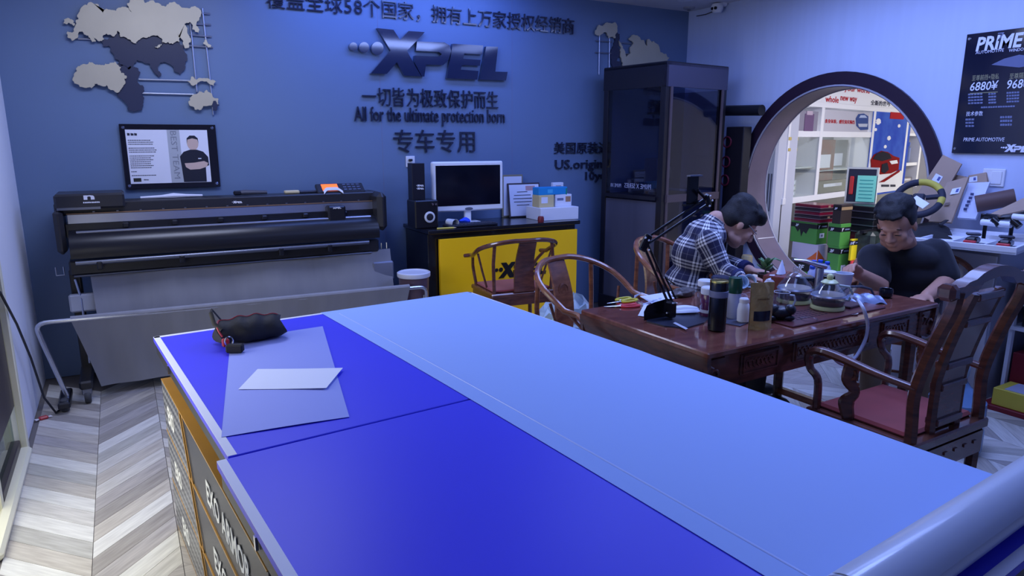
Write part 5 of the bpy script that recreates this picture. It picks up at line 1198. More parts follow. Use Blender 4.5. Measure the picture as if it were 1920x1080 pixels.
g = G().tube([(-.20, -.1, .28), (-.26, -.12, .36), (-.2, -.15, .42), (-.12, -.15, .38), (-.1, -.12, .3)], .016, 8); g.build('bag_handle', M('bag_green', (176, 200, 180), .4), t)
boxthing('pump_unit', 'black plastic pump case on the floor behind the armchair', 'case', (2.30, 1.98, 0), (.32, .2, .34), M('pump_black', (18, 18, 24), .25), .2, [('lid', (0, 0, .345), (.28, .17, .012), m_blk), ('label', (0, -.101, .2), (.12, .001, .06), m_alu2)])
# ================================================================== DISPLAY COUNTER, RIGHT WALL
m_ink0 = M('strap_black', (24, 24, 32), .6)
m_tray = M('tray_white', (228, 230, 238), .4)
t = thing('display_counter', 'white counter along the wall below the price board', 'counter', (4.56, 2.27, 0))
G().box((0, 0, .455), (.50, .56, .91), bev=.004).build('carcass', M('counter_grey', (150, 152, 166), .5), t)
for k in range(2): G().box((-.256, -.14+k*.28, .45), (.012, .26, .84), bev=.003).build('door', M('counter_white', (205, 205, 212), .45), t)
G().box((0, 0, .915), (.52, .58, .012)).build('counter_top', m_tray, t, False)
cA = math.radians(12); corner = V((4.10, 1.82, .922)); e1 = V((-math.sin(cA), math.cos(cA), 0)); e2 = V((math.cos(cA), math.sin(cA), 0))
TLn, TDp = .66, .68
t = thing('display_tray', 'white shallow display tray divided into compartments on the counter', 'tray', corner+e1*TLn/2+e2*TDp/2, cA)
G().box((0, 0, .006), (TDp, TLn, .012)).build('tray_floor', m_tray, t, False)
for s_ in (-1, 1):
    G().box((s_*(TDp/2-.008), 0, .02), (.016, TLn, .04), bev=.002).build('rim', m_tray, t); G().box((0, s_*(TLn/2-.008), .02), (TDp-.03, .016, .04), bev=.002).build('rim', m_tray, t)
for k in range(1, 4): G().box((-.02, -TLn/2+k*TLn/4, .018), (TDp-.08, .009, .03)).build('divider', m_tray, t, False)
for x in (.0, .2): G().box((x-.02, 0, .018), (.009, TLn-.03, .03)).build('divider', m_tray, t, False)
def trayp(a_, b_, z=.012): return corner+e1*a_+e2*b_+V((0, 0, z))
def gadget(loc, label):
    t_ = thing('model_car_clip', label, 'gadget', loc, cA, 'black and red gadgets in the tray')
    G().box((0, 0, .003), (.16, .13, .006), bev=.002).build('card', M('gadget_card', (90, 92, 112), .5), t_)
    G().box((-.01, 0, .028), (.09, .06, .04), bev=.012).build('body', m_blk, t_); G().box((.03, .01, .058), (.05, .07, .014), rz=.4, bev=.004).build('clip', M('gadget_dark', (52, 52, 66), .3), t_)
    G().box((-.06, 0, .022), (.02, .062, .018), bev=.004).build('red_stripe', M('gadget_red', (190, 36, 44), .35), t_)
gadget(trayp(.245, .16), 'black and red gadget in the tray cell beside the corner cell'); gadget(trayp(.085, .16), 'black and red gadget in the corner cell of the tray')
def slab(pts, th, name, mat, parent, smooth=False):
    P4 = [V(p) for p in pts]; n = (P4[1]-P4[0]).cross(P4[3]-P4[0]).normalized()
    if n.dot(camv-P4[0]) < 0: n = -n
    g = G(); a_ = P4; b_ = [p-n*th for p in P4]
    g.add(a_+b_, [(0, 1, 2, 3), (7, 6, 5, 4)]+[(i, i+4, (i+1) % 4+4, (i+1) % 4) for i in range(4)])
    return g.build(name, mat, parent, smooth), n
m_card = M('cardboard', (176, 150, 128), .75, noise=.08, ns=6); m_lab = M('label_white', (226, 228, 236), .5)
def mailer(label, c, xs, th=.014, lab=None, mat=m_card, name='cardboard_mailer', cat='carton', group=None, printm=False):
    pts = [onX(px, py, x) for (px, py), x in zip(c, xs)]
    z0 = min(p.z for p in pts); b0 = V((pts[2]+pts[3])/2)
    t_ = thing(name, label, cat, b0, 0, group); L4 = [p-b0 for p in pts]
    o_, n = slab(L4, th, 'board', mat, t_)
    if lab:
        u, v, s1, s2 = lab
        def at(a_, b_): return (L4[0]*(1-a_)+L4[1]*a_)*(1-b_)+(L4[3]*(1-a_)+L4[2]*a_)*b_+n*.002
        slab([at(u, v), at(u+s1, v), at(u+s1, v+s2), at(u, v+s2)], .001, 'label', m_lab, t_)
        slab([at(u+.55*s1, v+.2*s2)+n*.001, at(u+.85*s1, v+.2*s2)+n*.001, at(u+.85*s1, v+.75*s2)+n*.001, at(u+.55*s1, v+.75*s2)+n*.001], .0008, 'barcode', M('barcode_blue', (70, 84, 150), .5), t_)
        if printm: slab([at(.4, .55), at(.62, .55), at(.6, .62), at(.38, .62)], .001, 'print', M('kraft_print2', (120, 98, 82), .6), t_)
    return t_
mailer('kraft mailer flat behind the others, half hidden by the tall one', [(1783, 326), (1811, 331), (1785, 362), (1760, 352)], (4.80, 4.80, 4.78, 4.78), .012)
mailer('tall kraft mailer with a label leaning across the round window edge', [(1768, 290), (1803, 307), (1742, 412), (1700, 392)], (4.77, 4.77, 4.66, 4.66), .014, (.22, .30, .35, .12))
mailer('large kraft mailer with a printed mark standing in front of the tray back', [(1775, 342), (1816, 331), (1783, 417), (1741, 415)], (4.70, 4.72, 4.56, 4.52), .014, (.45, .22, .4, .14), printm=True)
mailer('short kraft mailer with a label behind the white plastic pouch', [(1816, 329), (1849, 323), (1851, 345), (1815, 348)], (4.83, 4.83, 4.81, 4.81), .02, (.05, .2, .45, .5))
mailer('white plastic mailing pouch with dark vertical print', [(1815, 343), (1856, 341), (1829, 410), (1795, 408)], (4.76, 4.78, 4.64, 4.62), .018, None, M('pouch_white', (206, 212, 236), .4, noise=.12, ns=8), 'plastic_pouch', 'pouch')
pp_ = bpy.data.objects['plastic_pouch']
for k in range(5):
    q = onX(1824-k*3.2, 364+k*7, 4.71-.014*k)-pp_.location; G().box(q+V((-.008, 0, 0)), (.002, .02, .016)).build('print', M('pouch_ink', (70, 76, 120), .5), pp_, False)
mailer('kraft mailer lying flat on the black frame at the tray corner', [(1848, 405), (1930, 366), (1945, 388), (1873, 404)], (4.45, 4.70, 4.55, 4.38), .012)
p = onX(1864, 333, WR)
t = thing('light_switch', 'white square switch plate on the wall above the tray', 'switch', (WR, p.y, p.z))
G().box((-.006, 0, 0), (.012, .13, .11), bev=.003).build('plate', MATS['white_plastic'], t); G().box((-.014, -.02, 0), (.006, .06, .08), bev=.002).build('rocker', MATS['white_plastic'], t)
p = onX(1866, 376, 4.70)
t = thing('cardboard_tube', 'dark brown open tube lying behind the tray', 'tube', p)
R_ = Matrix.Rotation(math.radians(75), 3, 'Y'); R_ = Matrix.Rotation(math.radians(-60), 3, 'Z') @ R_
G().lathe([(.05, -.10), (.052, -.10), (.052, .10), (.046, .10), (.046, -.09), (.002, -.09)], (0, 0, 0), 20, R_).build('tube_wall', M('tube_brown', (96, 72, 68), .6), t)
p0 = onX(1850, 408, 4.42)
t = thing('black_frame_bar', 'black bent bar with white rolls lying on the tray corner', 'bar', p0)
q = [onX(x, y, xx)-p0 for x, y, xx in ((1845, 402, 4.42), (1842, 408, 4.42), (1850, 405, 4.42), (1875, 408, 4.40), (1900, 406, 4.40), (1935, 398, 4.42))]
G().tube(q, .016, 8).build('bar', m_blk, t)
for i in (2, 4): G().tube([q[i], V((q[i].x, q[i].y, .936-p0.z))], .011, 8).build('leg', m_blk, t)
for i, (x, y) in enumerate(((1858, 418), (1878, 420), (1918, 408))):
    c = onX(x, y, 4.36)-p0; G().tube([c+V((0, .05, 0)), c+V((0, -.05, 0))], .018, 12).build('white_roll', m_wpl, t)
for (x, y) in ((1868, 418), (1905, 421)):
    c = onX(x, y, 4.36)-p0; G().tube([c+V((0, .02, .02)), c+V((0, -.02, -.01))], .02, 12).build('black_roll', m_blk, t)
# foam steering wheel
wc = onX(1722, 372, 4.40)
t = thing('foam_steering_wheel', 'black and yellow foam steering wheel leaning on the kraft mailers', 'steering wheel', wc)
n_ = (camv-wc).normalized(); nn = (n_+V((0.0, .2, .7))).normalized(); ux = nn.cross(V((0, 0, 1))).normalized(); uy = ux.cross(nn)
def wp(a_, r=.128): return ux*(-r*math.cos(a_))+uy*(r*math.sin(a_))
m_fb = M('foam_black', (40, 42, 58), .7); m_fy = M('foam_yellow', (190, 176, 70), .7)
def arcp(a0, a1, mat, n=14): G().tube([wp(a0+(a1-a0)*i/n) for i in range(n+1)], .021, 12).build('rim_section', mat, t)
arcp(.55, 1.75, m_fy); arcp(1.75, 4.1, m_fb, 20); arcp(4.1, 4.5, m_fy, 6); arcp(4.5, 6.0, m_fb); arcp(6.0, 6.35, m_fy, 6); arcp(6.35, 6.83, m_fb, 6)
for a_ in (0.2, 3.0, 4.7): G().tube([wp(a_), wp(a_, .04)], .016, 8).build('spoke', m_fb, t)
G().box((0, 0, 0), (.07, .07, .03), R=Matrix((ux, uy, nn)).transposed(), bev=.01).build('hub', m_fb, t)
G().box(nn*.03+ux*(-.02)+uy*-.05, (.10, .05, .004), R=Matrix((ux, uy, nn)).transposed() @ Matrix.Rotation(.6, 3, 'Z')).build('tag_card', m_lab, t, False)
t = thing('black_bag', 'folded black bag lying under the foam steering wheel', 'bag', trayp(.55, .42, .013), .5)
def bagf(u, v): return V(((u-.5)*.30, (v-.5)*.24, .002+.07*(math.sin(u*PI)*math.sin(v*PI))**.35+.008*math.sin(u*19+v*7)*math.sin(u*PI)*math.sin(v*PI)))
G().sheet(bagf, 16, 12, .002).build('bag', m_pou, t, ang=25)
G().tube([(-.08, -.05, .075), (-.02, -.08, .10), (.06, -.06, .075)], .008, 8, flat=(1.6, .5)).build('strap', m_ink0, t)
# low shelf unit at the far right with boxes
t = thing('low_shelf', 'white low shelf unit at the wall beside the counter', 'shelf', (4.63, 1.55, 0))
for z in (.45, .60, .75): G().box((0, 0, z), (.40, .80, .02)).build('shelf_board', m_tray, t, False)
for y in (-.39, .39): G().box((.17, y, .38), (.04, .02, .76)).build('side_post', m_tray, t, False); G().box((-.17, y, .38), (.03, .02, .76)).build('side_post', m_tray, t, False)
boxthing('red_carton', 'big dark red carton on the floor under the low shelf', 'carton', (4.64, 1.56, 0), (.34, .72, .30), M('carton_red', (120, 28, 40), .5), 0, [('clear_sheet', (0, 0, .303), (.3, .6, .004), M('sheet_clear', (170, 178, 205), .3)), ('tape', (-.1705, -.2, .2), (.001, .08, .12), M('tape_yellow', (205, 185, 60), .5))])
boxthing('yellow_carton', 'flat yellow carton wrapped in film in front of the red carton', 'carton', (4.36, 1.60, .03), (.20, .60, .10), M('carton_yellow', (205, 188, 70), .45), .03, [('wrap', (0, 0, .1015), (.17, .5, .003), MATS['sheet_clear'])])
boxthing('floor_pallet', 'flat dark red board on the floor under the yellow carton', 'board', (4.36, 1.60, .0), (.24, .70, .029), MATS['carton_red'], .03)
ORD = ['lowest', 'second', 'middle', 'fourth', 'topmost']
for k in range(5): boxthing('catalogue', ORD[k]+' grey catalogue of the flat pile on the low shelf', 'book', (4.62, 1.60, .761+k*.014), (.30, .5, .012), M('cat_grey_%d' % (k % 2), (120+20*(k % 2), 122+20*(k % 2), 135), .5), .02*k, group='catalogues on the low shelf')
boxthing('dark_case', 'dark flat case between the boards of the low shelf', 'case', (4.62, 1.62, .611), (.3, .56, .10), M('case_dark2', (40, 42, 56), .4), 0, [('handle', (-.152, 0, .05), (.006, .1, .02), m_alu2)])
boxthing('dark_case', 'green banded dark box on the lowest shelf board', 'box', (4.62, 1.62, .461), (.3, .56, .11), M('case_dark3', (36, 40, 44), .4), 0, [('band', (-.1505, .1, .05), (.001, .12, .06), M('band_olive', (110, 110, 60), .5))])
# ================================================================== BEHIND THE ROUND WINDOW
t = thing('stock_bench', 'low white bench behind the round window', 'bench', (5.60, 3.55, 0))
BZ = .28
G().box((0, 0, BZ-.02), (.98, 1.9, .04), bev=.004).build('bench_top', m_tray, t)
for y in (-.85, .85):
    for x in (-.42, .42): G().box((x, y, (BZ-.04)/2), (.05, .05, BZ-.04)).build('leg', m_tray, t, False)
m_gr = M('box_green', (76, 142, 62), .5); m_gd = M('box_darkgreen', (40, 92, 58), .5)
def cb(name, label, px0, pxc, px1, pyt, pyb, mat, xc=5.36, group=None, cat='box', z0=None, z1=None):
    c1 = onX(pxc, pyb, xc); c2 = onX(pxc, pyt, xc); zz0 = c1.z if z0 is None else z0; zz1 = c2.z if z1 is None else z1
    ymid = c1.y; yl = onX(px0, (pyt+pyb)/2, xc).y; xr = onY(px1, (pyt+pyb)/2, ymid).x
    t_ = thing(name, label, cat, ((xc+xr)/2, (ymid+yl)/2, zz0), 0, group)
    sx, sy, sz_ = xr-xc, yl-ymid, zz1-zz0
    G().box((0, 0, sz_/2), (sx, sy, sz_-.0006), bev=.002).build('carton', mat, t_); return t_, sx, sy, sz_
m_ink = M('box_ink', (24, 24, 30), .4)
def bands(t_, sx, sy, sz_, z=.8, h=.2, logo_=True, barc=True):
    G().box((0, -sy/2-.0006, sz_*z), (sx, .001, sz_*h)).build('band', m_ink, t_, False); G().box((-sx/2-.0006, 0, sz_*z), (.001, sy, sz_*h)).build('band', m_ink, t_, False)
    if logo_: 
        text_geo('Y', BX, BY_, BN, (-sx*.38, -sy/2-.0012, sz_*(z-h*.36)), height=sz_*h*.7, ext=.001, bold=.03, shear=.3).build('print', m_lab, t_, False)
        G().box((sx*.15, -sy/2-.0014, sz_*z), (sx*.45, .001, sz_*h*.3)).build('print', MATS['board_grey'], t_, False)
        text_geo('3F', RX, RY, RN, (-sx/2-.0012, sy*.32, sz_*(z-h*.36)), height=sz_*h*.6, ext=.001, bold=.03, shear=.3).build('print', m_lab, t_, False)
    if barc: G().box((0, -sy/2-.0008, sz_*.4), (sx*.42, .001, sz_*.22)).build('label', m_lab, t_, False); G().box((0, -sy/2-.0016, sz_*.4), (sx*.16, .001, sz_*.1)).build('print', MATS['board_grey'], t_, False)
zs = [onX(1529, y, 5.36).z for y in (520, 490, 459, 418)]; zs[0] = BZ
q = cb('film_box', 'green and black box lowest in the stack behind the round window', 1488, 1527, 1552, 490, 520, m_gr, z0=zs[0], z1=zs[1]); bands(*q, z=.6, h=.45, barc=False)
t_, sx, sy, sz_ = cb('film_box', 'white and orange printed box in the stack behind the round window', 1484, 1531, 1551, 459, 490, M('box_lilac', (196, 186, 200), .5), z0=zs[1], z1=zs[2])
G().prism([(-sx*.48, sz_*.05), (sx*.3, sz_*.05), (-sx*.1, sz_*.4), (-sx*.48, sz_*.7)], BX, BY_, BN, (0, -sy/2, 0), 0, .001).build('print', M('box_orange', (210, 100, 50), .5), t_, False)
G().prism([(sy*.1, sz_*.05), (sy*.48, sz_*.05), (sy*.48, sz_*.6), (sy*.3, sz_*.3)], RX, RY, RN, (-sx/2, 0, 0), 0, .001).build('print', MATS['box_orange'], t_, False)
q = cb('film_box', 'tall green box with a black splash and white label in the stack', 1482, 1529, 1551, 418, 459, m_gr, z0=zs[2], z1=zs[3]); bands(*q, z=.82, h=.2)
G().prism([(-.1, .0), (-.06, -.05), (-.04, -.02), (-.02, -.09), (.0, -.04), (.03, -.06), (.06, .0)], RX, RY, RN, (-q[1]/2, .0, q[3]*.75), 0, .0012).build('print', m_ink, q[0], False)
# lacquered trays
zt = zs[3]
for k in range(5):
    hz = .032
    t_ = thing('lacquer_tray', ORD[k]+' lacquer tray of the red and black pile on the green box', 'tray', (5.47, onX(1529, 418, 5.36).y+.09, zt+k*hz), 0, 'lacquer trays piled up')
    G().box((0, 0, hz/2), (.24, .27, hz-.003), bev=.006).build('tray_body', M('lac_%d' % (k % 2), (110, 20, 44) if k % 2 == 0 else (44, 34, 44), .2), t_)
    G().box((0, 0, .004), (.246, .276, .004)).build('rim', M('lac_rim', (150, 130, 136), .3, .3), t_, False)
    if k in (1, 4): G().box((-.0, -.137, .016), (.03, .002, .016)).build('clasp', M('clasp_gold', (210, 170, 140), .3, .5), t_, False)
X2 = 5.36
za, zb_, zc_, zd = BZ, onX(1572, 463, X2).z, onX(1573, 420, X2).z, onX(1575, 384, X2).z
q = cb('film_box', 'lower green box with label in the narrow stack', 1551, 1571, 1592, 463, 500, m_gr, X2, z0=za, z1=zb_); bands(*q, z=.88, h=.14)
q = cb('film_box', 'upper green box in the narrow stack', 1552, 1573, 1594, 420, 462, m_gr, X2, z0=zb_, z1=zc_); bands(*q, z=.75, h=.2, barc=False)
q = cb('film_box', 'brown and black box on top of the narrow green stack', 1561, 1575, 1597, 384, 420, M('box_umber', (52, 42, 40), .45), X2, z0=zc_, z1=zd); bands(*q, z=.8, h=.2, barc=False); G().box((0, -q[2]/2-.002, q[3]*.8), (q[1], .001, q[3]*.16)).build('print', M('box_tan', (150, 124, 90), .5), q[0], False)
zy0, zy1 = onX(1594, 489, 5.40).z, onX(1594, 448, 5.40).z
q = cb('film_box', 'red box under the yellow one beside the green stack', 1593, 1595, 1612, 489, 510, M('box_red', (214, 60, 62), .5), 5.40, z0=BZ, z1=zy0)
q = cb('film_box', 'yellow box with a black band beside the green stack', 1592, 1594, 1611, 448, 489, M('box_yellow', (230, 205, 30), .5), 5.40, z0=zy0, z1=zy1); bands(*q, z=.82, h=.2, barc=False)
boxthing('foil_sack', 'dark green patterned sack behind the man in the black shirt', 'sack', (5.55, onX(1626, 450, 5.55).y, BZ), (.14, .18, onX(1622, 434, 5.5).z-BZ), M('sack_green', (52, 66, 58), .4, noise=.7, ns=18, c2=(20, 22, 28)), .1, [('top_fold', (0, 0, onX(1622, 434, 5.5).z-BZ), (.2, .04, .02), m_ink)], bev=.03)
# tool cases pile with an open case on it
yc = onX(1620, 410, 5.75).y; z0c = onX(1620, 440, 5.55).z; z1c = onX(1620, 388, 5.55).z
boxthing('case_plinth', 'dark red chest under the pile of black cases', 'chest', (5.80, yc, BZ), (.34, .34, z0c-BZ), M('chest_red', (110, 26, 40), .4), 0, [('lid', (0, 0, z0c-BZ-.012), (.345, .345, .02), M('chest_lid', (70, 20, 32), .4))])
hk = (z1c-z0c)/4
for k in range(4):
    t_ = thing('tool_case', ('lowest', 'second', 'third', 'topmost')[k]+' silver-edged black case of the pile behind the man', 'case', (5.80, yc, z0c+k*hk), 0, 'black cases in a pile')
    G().box((0, 0, hk/2), (.34, .34, hk-.003), bev=.006).build('case_body', m_pd, t_); G().box((0, 0, .01), (.346, .346, .012)).build('metal_edge', m_alu2, t_, False)
zo = z1c; pc_ = onX(1620, 355, 5.9)
t = thing('open_case', 'open black sample case with a green chart card and red spray in it', 'case', (5.86, pc_.y, zo), math.radians(22))
wl_ = onX(1597, 355, 5.9).y-onX(1645, 355, 5.9).y; hl_ = onX(1620, 322, 5.9).z-onX(1620, 388, 5.9).z
G().box((0, 0, hl_/2), (.03, wl_, hl_), bev=.004).build('case_lid', m_pd, t); G().box((-.002, 0, hl_/2), (.028, wl_+.012, hl_+.01)).build('metal_edge', m_alu, t, False)
G().box((-.018, 0, hl_/2), (.004, wl_-.02, hl_-.02)).build('lining', M('lining_navy', (30, 34, 60), .5), t, False)
G().box((-.03, wl_*.32, hl_*.5), (.02, .035, hl_*.52), bev=.006).build('red_can', M('can_red', (190, 40, 46), .35), t)
cdp = G().box((-.035, -wl_*.18, hl_*.42), (.006, wl_*.62, hl_*.74), bev=.001).build('chart_card', M('chart_mint', (130, 226, 206), .35), t)
for k in range(6): G().box((-.039, -wl_*.18+.0, hl_*(.16+k*.1)), (.001, wl_*.45, hl_*.025)).build('chart_line', M('chart_teal', (60, 165, 160), .5), cdp, False)
boxthing('black_pouch', 'flat black pouch lying right of the open case', 'pouch', (5.80, yc-.36, zo-.03), (.22, .26, .08), m_pou, .2, [('flap', (0, 0, .083), (.2, .2, .006), m_ink)], bev=.02)
boxthing('black_pouch_stand', 'black carton under the flat pouch right of the cases', 'carton', (5.80, yc-.36, BZ), (.26, .27, zo-.031-BZ), m_ink, 0, [('tape', (-.131, 0, .2), (.001, .04, .3), m_card)])
# display cabinet in the next room
cp0 = V((7.39, 5.0, 0)); ca_ = math.atan2(.24, .97); cu = V((math.cos(ca_), math.sin(ca_), 0)); cn = V((math.sin(ca_), -math.cos(ca_), 0))
def cab(px, py):
    d = ray(px, py); t_ = (cp0-camv).dot(cn)/d.dot(cn); q = camv+d*t_; return ((q-cp0).dot(cu), q.z)
for x_ in (-1.05, -.3, 1.45):
    q_ = cp0+cu*x_*1.0-cn*.2; area('cabinet_fill_light', (q_.x, q_.y, 1.80), .5, .06, 1.6, (.92, .93, 1), (0, 0, ca_))  # no strips known in the cabinet; lamps added to brighten its bays
t = thing('display_cabinet', 'white framed display cabinet with posters seen through the round window', 'cabinet', cp0, ca_)
m_cwh = M('cabinet_white', (236, 236, 242), .4)
LX, RXx = -1.86, 1.98; HZ0 = 1.84; BZ0 = .93
CX, CY, CN = (1, 0, 0), (0, 0, 1), (0, -1, 0)
G().box(((LX+RXx)/2, .22, 2.12), (RXx-LX, .44, .54), bev=.003).build('header_board', m_cwh, t)
G().box(((LX+RXx)/2, .22, .45), (RXx-LX, .44, .90), bev=.003).build('base_cabinet', M('cabinet_base', (40, 40, 52), .4), t)
G().box(((LX+RXx)/2, .43, 1.38), (RXx-LX, .02, .96)).build('back_board', M('cabinet_back', (140, 146, 156), .5), t, False)
def fr(x0, x1, z0, z1, y0=-.0, d=.44): G().box(((x0+x1)/2, y0+d/2, (z0+z1)/2), (x1-x0, d, z1-z0), bev=.002).build('frame', m_cwh, t)
xs = [cab(x, 300)[0] for x in (1476, 1534, 1630, 1693, 1722)]
for x in xs: fr(x-.035, x+.035, BZ0-.03, HZ0+.02, -.01)
fr(LX, RXx, HZ0-.0, HZ0+.05, -.012); fr(LX, RXx, BZ0-.03, BZ0+.03, -.012)
zr = cab(1580, 252)[1]; fr(xs[0], xs[2], zr-.03, zr+.03, -.008, .1); zr2 = cab(1708, 252)[1]; fr(xs[3], xs[4], zr2-.02, zr2+.02); zr3 = cab(1705, 308)[1]; fr(xs[3], xs[4], zr3-.02, zr3+.02)
m_redt = M('text_red', (196, 40, 50), .9, spec=.1); m_gt = M('text_grey', (70, 70, 84), .9, spec=.1)
def ct(body, px, py, px2, hpx, mat, bold=.01, y=-.001, shear=0):
    a_, b_ = cab(px, py), cab(px2, py); h_ = cab(px, py-hpx)[1]-a_[1]
    text_geo(body, CX, CY, CN, (a_[0], y, a_[1]), width=b_[0]-a_[0], height=h_, ext=.002, bold=bold, shear=shear).build('lettering', mat, t, False)
ct('your world', 1583, 173, 1630, 13, m_redt); ct('whole', 1547, 191, 1572, 12, m_redt); ct('new way', 1575, 192, 1606, 12, m_redt); ct('全新的世界', 1632, 197, 1669, 10, m_gt); ct('全新的', 1673, 198, 1694, 10, m_gt)
def panel(name, px0, py0, px1, py1, mat, y=-.004, d=.006):
    a_, b_ = cab(px0, py0), cab(px1, py1); G().box(((a_[0]+b_[0])/2, y, (a_[1]+b_[1])/2), (abs(b_[0]-a_[0]), d, abs(a_[1]-b_[1]))).build(name, mat, t, False)
panel('poster', 1484, 206, 1530, 247, M('poster_grey', (150, 146, 160), .9, spec=.1)); panel('poster_figure', 1508, 213, 1522, 246, M('poster_purple', (120, 96, 130), .9, spec=.1), -.009); panel('poster_figure', 1511, 208, 1521, 216, M('poster_pink', (200, 180, 196), .9, spec=.1), -.012)
panel('poster', 1543, 205, 1625, 248, M('poster_pale', (206, 204, 212), .9, spec=.1))
ct('亲身体验，感受真实隔热', 1545, 231, 1601, 8, m_redt, y=-.008)
def cprism(pts, mat, name, y=-.008, d=.004):
    L_ = [cab(*p) for p in pts]; G().prism(L_, CX, CY, CN, (0, 0, 0), -y, -y+d).build(name, mat, t, False)
m_carb = M('car_bluegrey', (70, 90, 150), .9, spec=.1); m_card2 = M('car_dark', (40, 40, 54), .9, spec=.1); m_carr = M('car_red', (150, 18, 24), .9, spec=.1)
cprism([(1603, 222), (1608, 214), (1618, 213), (1626, 218), (1626, 243), (1612, 244), (1604, 236)], m_carb, 'car_picture'); cprism([(1608, 221), (1611, 216), (1619, 216), (1623, 221)], M('car_glass', (190, 205, 235), .9, spec=.1), 'car_picture', -.013); cprism([(1606, 232), (1624, 232), (1623, 238), (1608, 238)], M('car_grille', (200, 206, 220), .9, spec=.1), 'car_picture', -.013)
panel('poster', 1637, 208, 1692, 358, M('poster_sky', (36, 62, 190), .9, spec=.1, noise=.9, ns=2.5, c2=(84, 124, 222)), -.006)
panel('poster_logo', 1668, 210, 1692, 224, m_redt, -.012); panel('poster_white', 1630, 325, 1684, 356, m_cwh, -.011)
cprism([(1630, 300), (1636, 290), (1650, 283), (1662, 285), (1672, 292), (1684, 296), (1682, 318), (1668, 325), (1648, 327), (1632, 322)], m_carr, 'car_picture', -.014)
cprism([(1633, 298), (1640, 288), (1652, 284), (1664, 288), (1668, 297), (1650, 302)], m_card2, 'car_picture', -.02); cprism([(1650, 308), (1660, 305), (1663, 318), (1655, 325), (1649, 322)], m_card2, 'car_picture', -.02); cprism([(1664, 302), (1678, 300), (1680, 306), (1668, 308)], m_cwh, 'car_picture', -.02)
cprism([(1645, 342), (1684, 318), (1684, 322), (1655, 341)], m_carr, 'poster_swoosh', -.016)
for (x, y, r_) in ((1645, 228, .06), (1684, 236, .035), (1640, 243, .03), (1665, 259, .045), (1658, 275, .035)):
    a_ = cab(x, y); G().prism([(a_[0]+r_*1.3*math.cos(q*PI/8)*(1+.25*math.sin(q*3)), a_[1]+r_*.6*math.sin(q*PI/8)) for q in range(16)], CX, CY, CN, (0, 0, 0), .010, .012).build('poster_cloud', m_cwh, t, False)
cprism([(1650, 346), (1664, 346), (1664, 350), (1650, 350)], m_gt, 'fine_print', -.016); cprism([(1667, 346), (1676, 346), (1676, 350), (1667, 350)], m_gt, 'fine_print', -.016)
panel('poster', 1697, 213, 1724, 250, M('poster_pale2', (218, 214, 220), .9, spec=.1)); cprism([(1706, 229), (1710, 222), (1714, 229)], m_redt, 'poster_logo', -.012); cprism([(1703, 231), (1718, 231), (1718, 234), (1703, 234)], m_gt, 'poster_logo', -.012)
for (x0, x1) in ((xs[0], xs[1]), (xs[1], xs[2])): G().box(((x0+x1)/2, .0, (BZ0+zr)/2), (x1-x0-.07, .006, zr-BZ0-.06)).build('glass_pane', thin_glass('cab_glass', (.92, .95, .95), .01, edge=.2), t, False)
for (x0, x1, z) in ((xs[0], xs[1], cab(1500, 315)[1]), (xs[1], xs[2], cab(1580, 318)[1])): G().box(((x0+x1)/2, .2, z), (x1-x0-.07, .36, .012)).build('glass_shelf', M('shelf_glass', (170, 178, 184), .2), t, False)
Rc = Matrix.Rotation(ca_, 3, 'Z')
def incab(name, label, cat, px0, py0, px1, py1, mat, y=.12, d=.16, group=None, extra=(), zfloor=None):
    a_, b_ = cab(px0, py0), cab(px1, py1); zb = b_[1] if zfloor is None else zfloor
    loc = cp0+Rc @ V(((a_[0]+b_[0])/2, y, 0)); loc.z = zb; sx = abs(b_[0]-a_[0]); sz_ = a_[1]-zb
    t_ = thing(name, label, cat, loc, ca_, group); G().box((0, 0, sz_/2), (sx, d, sz_-.001), bev=.004).build('body', mat, t_)
    G().box((0, -d/2-.001, sz_*.6), (sx*.6, .002, sz_*.25)).build('label', m_lab if mat != m_lab else m_gt, t_, False); return t_
s1, s2 = cab(1500, 315)[1]+.007, cab(1580, 318)[1]+.007; s0 = BZ0+.031
for k in range(3): incab('sample_box', 'grey box in the pile on the left cabinet shelf', 'box', 1470, 311-k*0-k*11, 1494, 322-k*11, M('sample_grey_%d' % k, (86+k*8, 96+k*6, 104), .5), group='grey boxes on the left shelf', zfloor=s1+k*.055) if False else None
zq = s0
for k in range(3):
    h_ = .055
    t_ = thing('sample_box', ('lowest', 'middle', 'topmost')[k]+' pale sample box of the pile on the cabinet floor', 'box', cp0+Rc @ V((xs[0]+.22, .15, 0))+V((0, 0, zq)), ca_, 'grey sample boxes'); G().box((0, 0, h_/2), (.26, .2, h_-.003), bev=.003).build('body', M('sample_grey_%d' % (k % 2), (176+16*(k % 2), 180+14*(k % 2), 190), .5), t_); G().box((.05, -.101, h_/2), (.1, .002, .03)).build('label', m_lab, t_, False); zq += h_
zq = s1
for k in range(4):
    h_ = .05
    t_ = thing('sample_box', ('lowest', 'second', 'third', 'topmost')[k]+' slate box of the pile on the glass shelf', 'box', cp0+Rc @ V((xs[0]+.20, .15, 0))+V((0, 0, zq)), ca_, 'slate boxes on the glass shelf'); G().box((0, 0, h_/2), (.22, .2, h_-.003), bev=.003).build('body', M('slate_%d' % (k % 2), (84+16*(k % 2), 96+14*(k % 2), 104), .5), t_); G().box((.05, -.101, h_/2), (.1, .002, .02)).build('label', m_lab if k == 3 else MATS['bucket_label'], t_, False); zq += h_
panel('price_tag', 1477, 257, 1494, 263, M('tag_gold', (200, 176, 90), .4), -.012); panel('price_tag', 1476, 278, 1492, 283, MATS['tag_gold'], -.012)
incab('product_stand', 'red and grey film sample stand in the middle cabinet', 'stand', 1537, 262, 1566, 352, M('stand_redgrey', (128, 44, 46), .6, noise=.6, ns=7, c2=(112, 98, 100)), zfloor=s0)
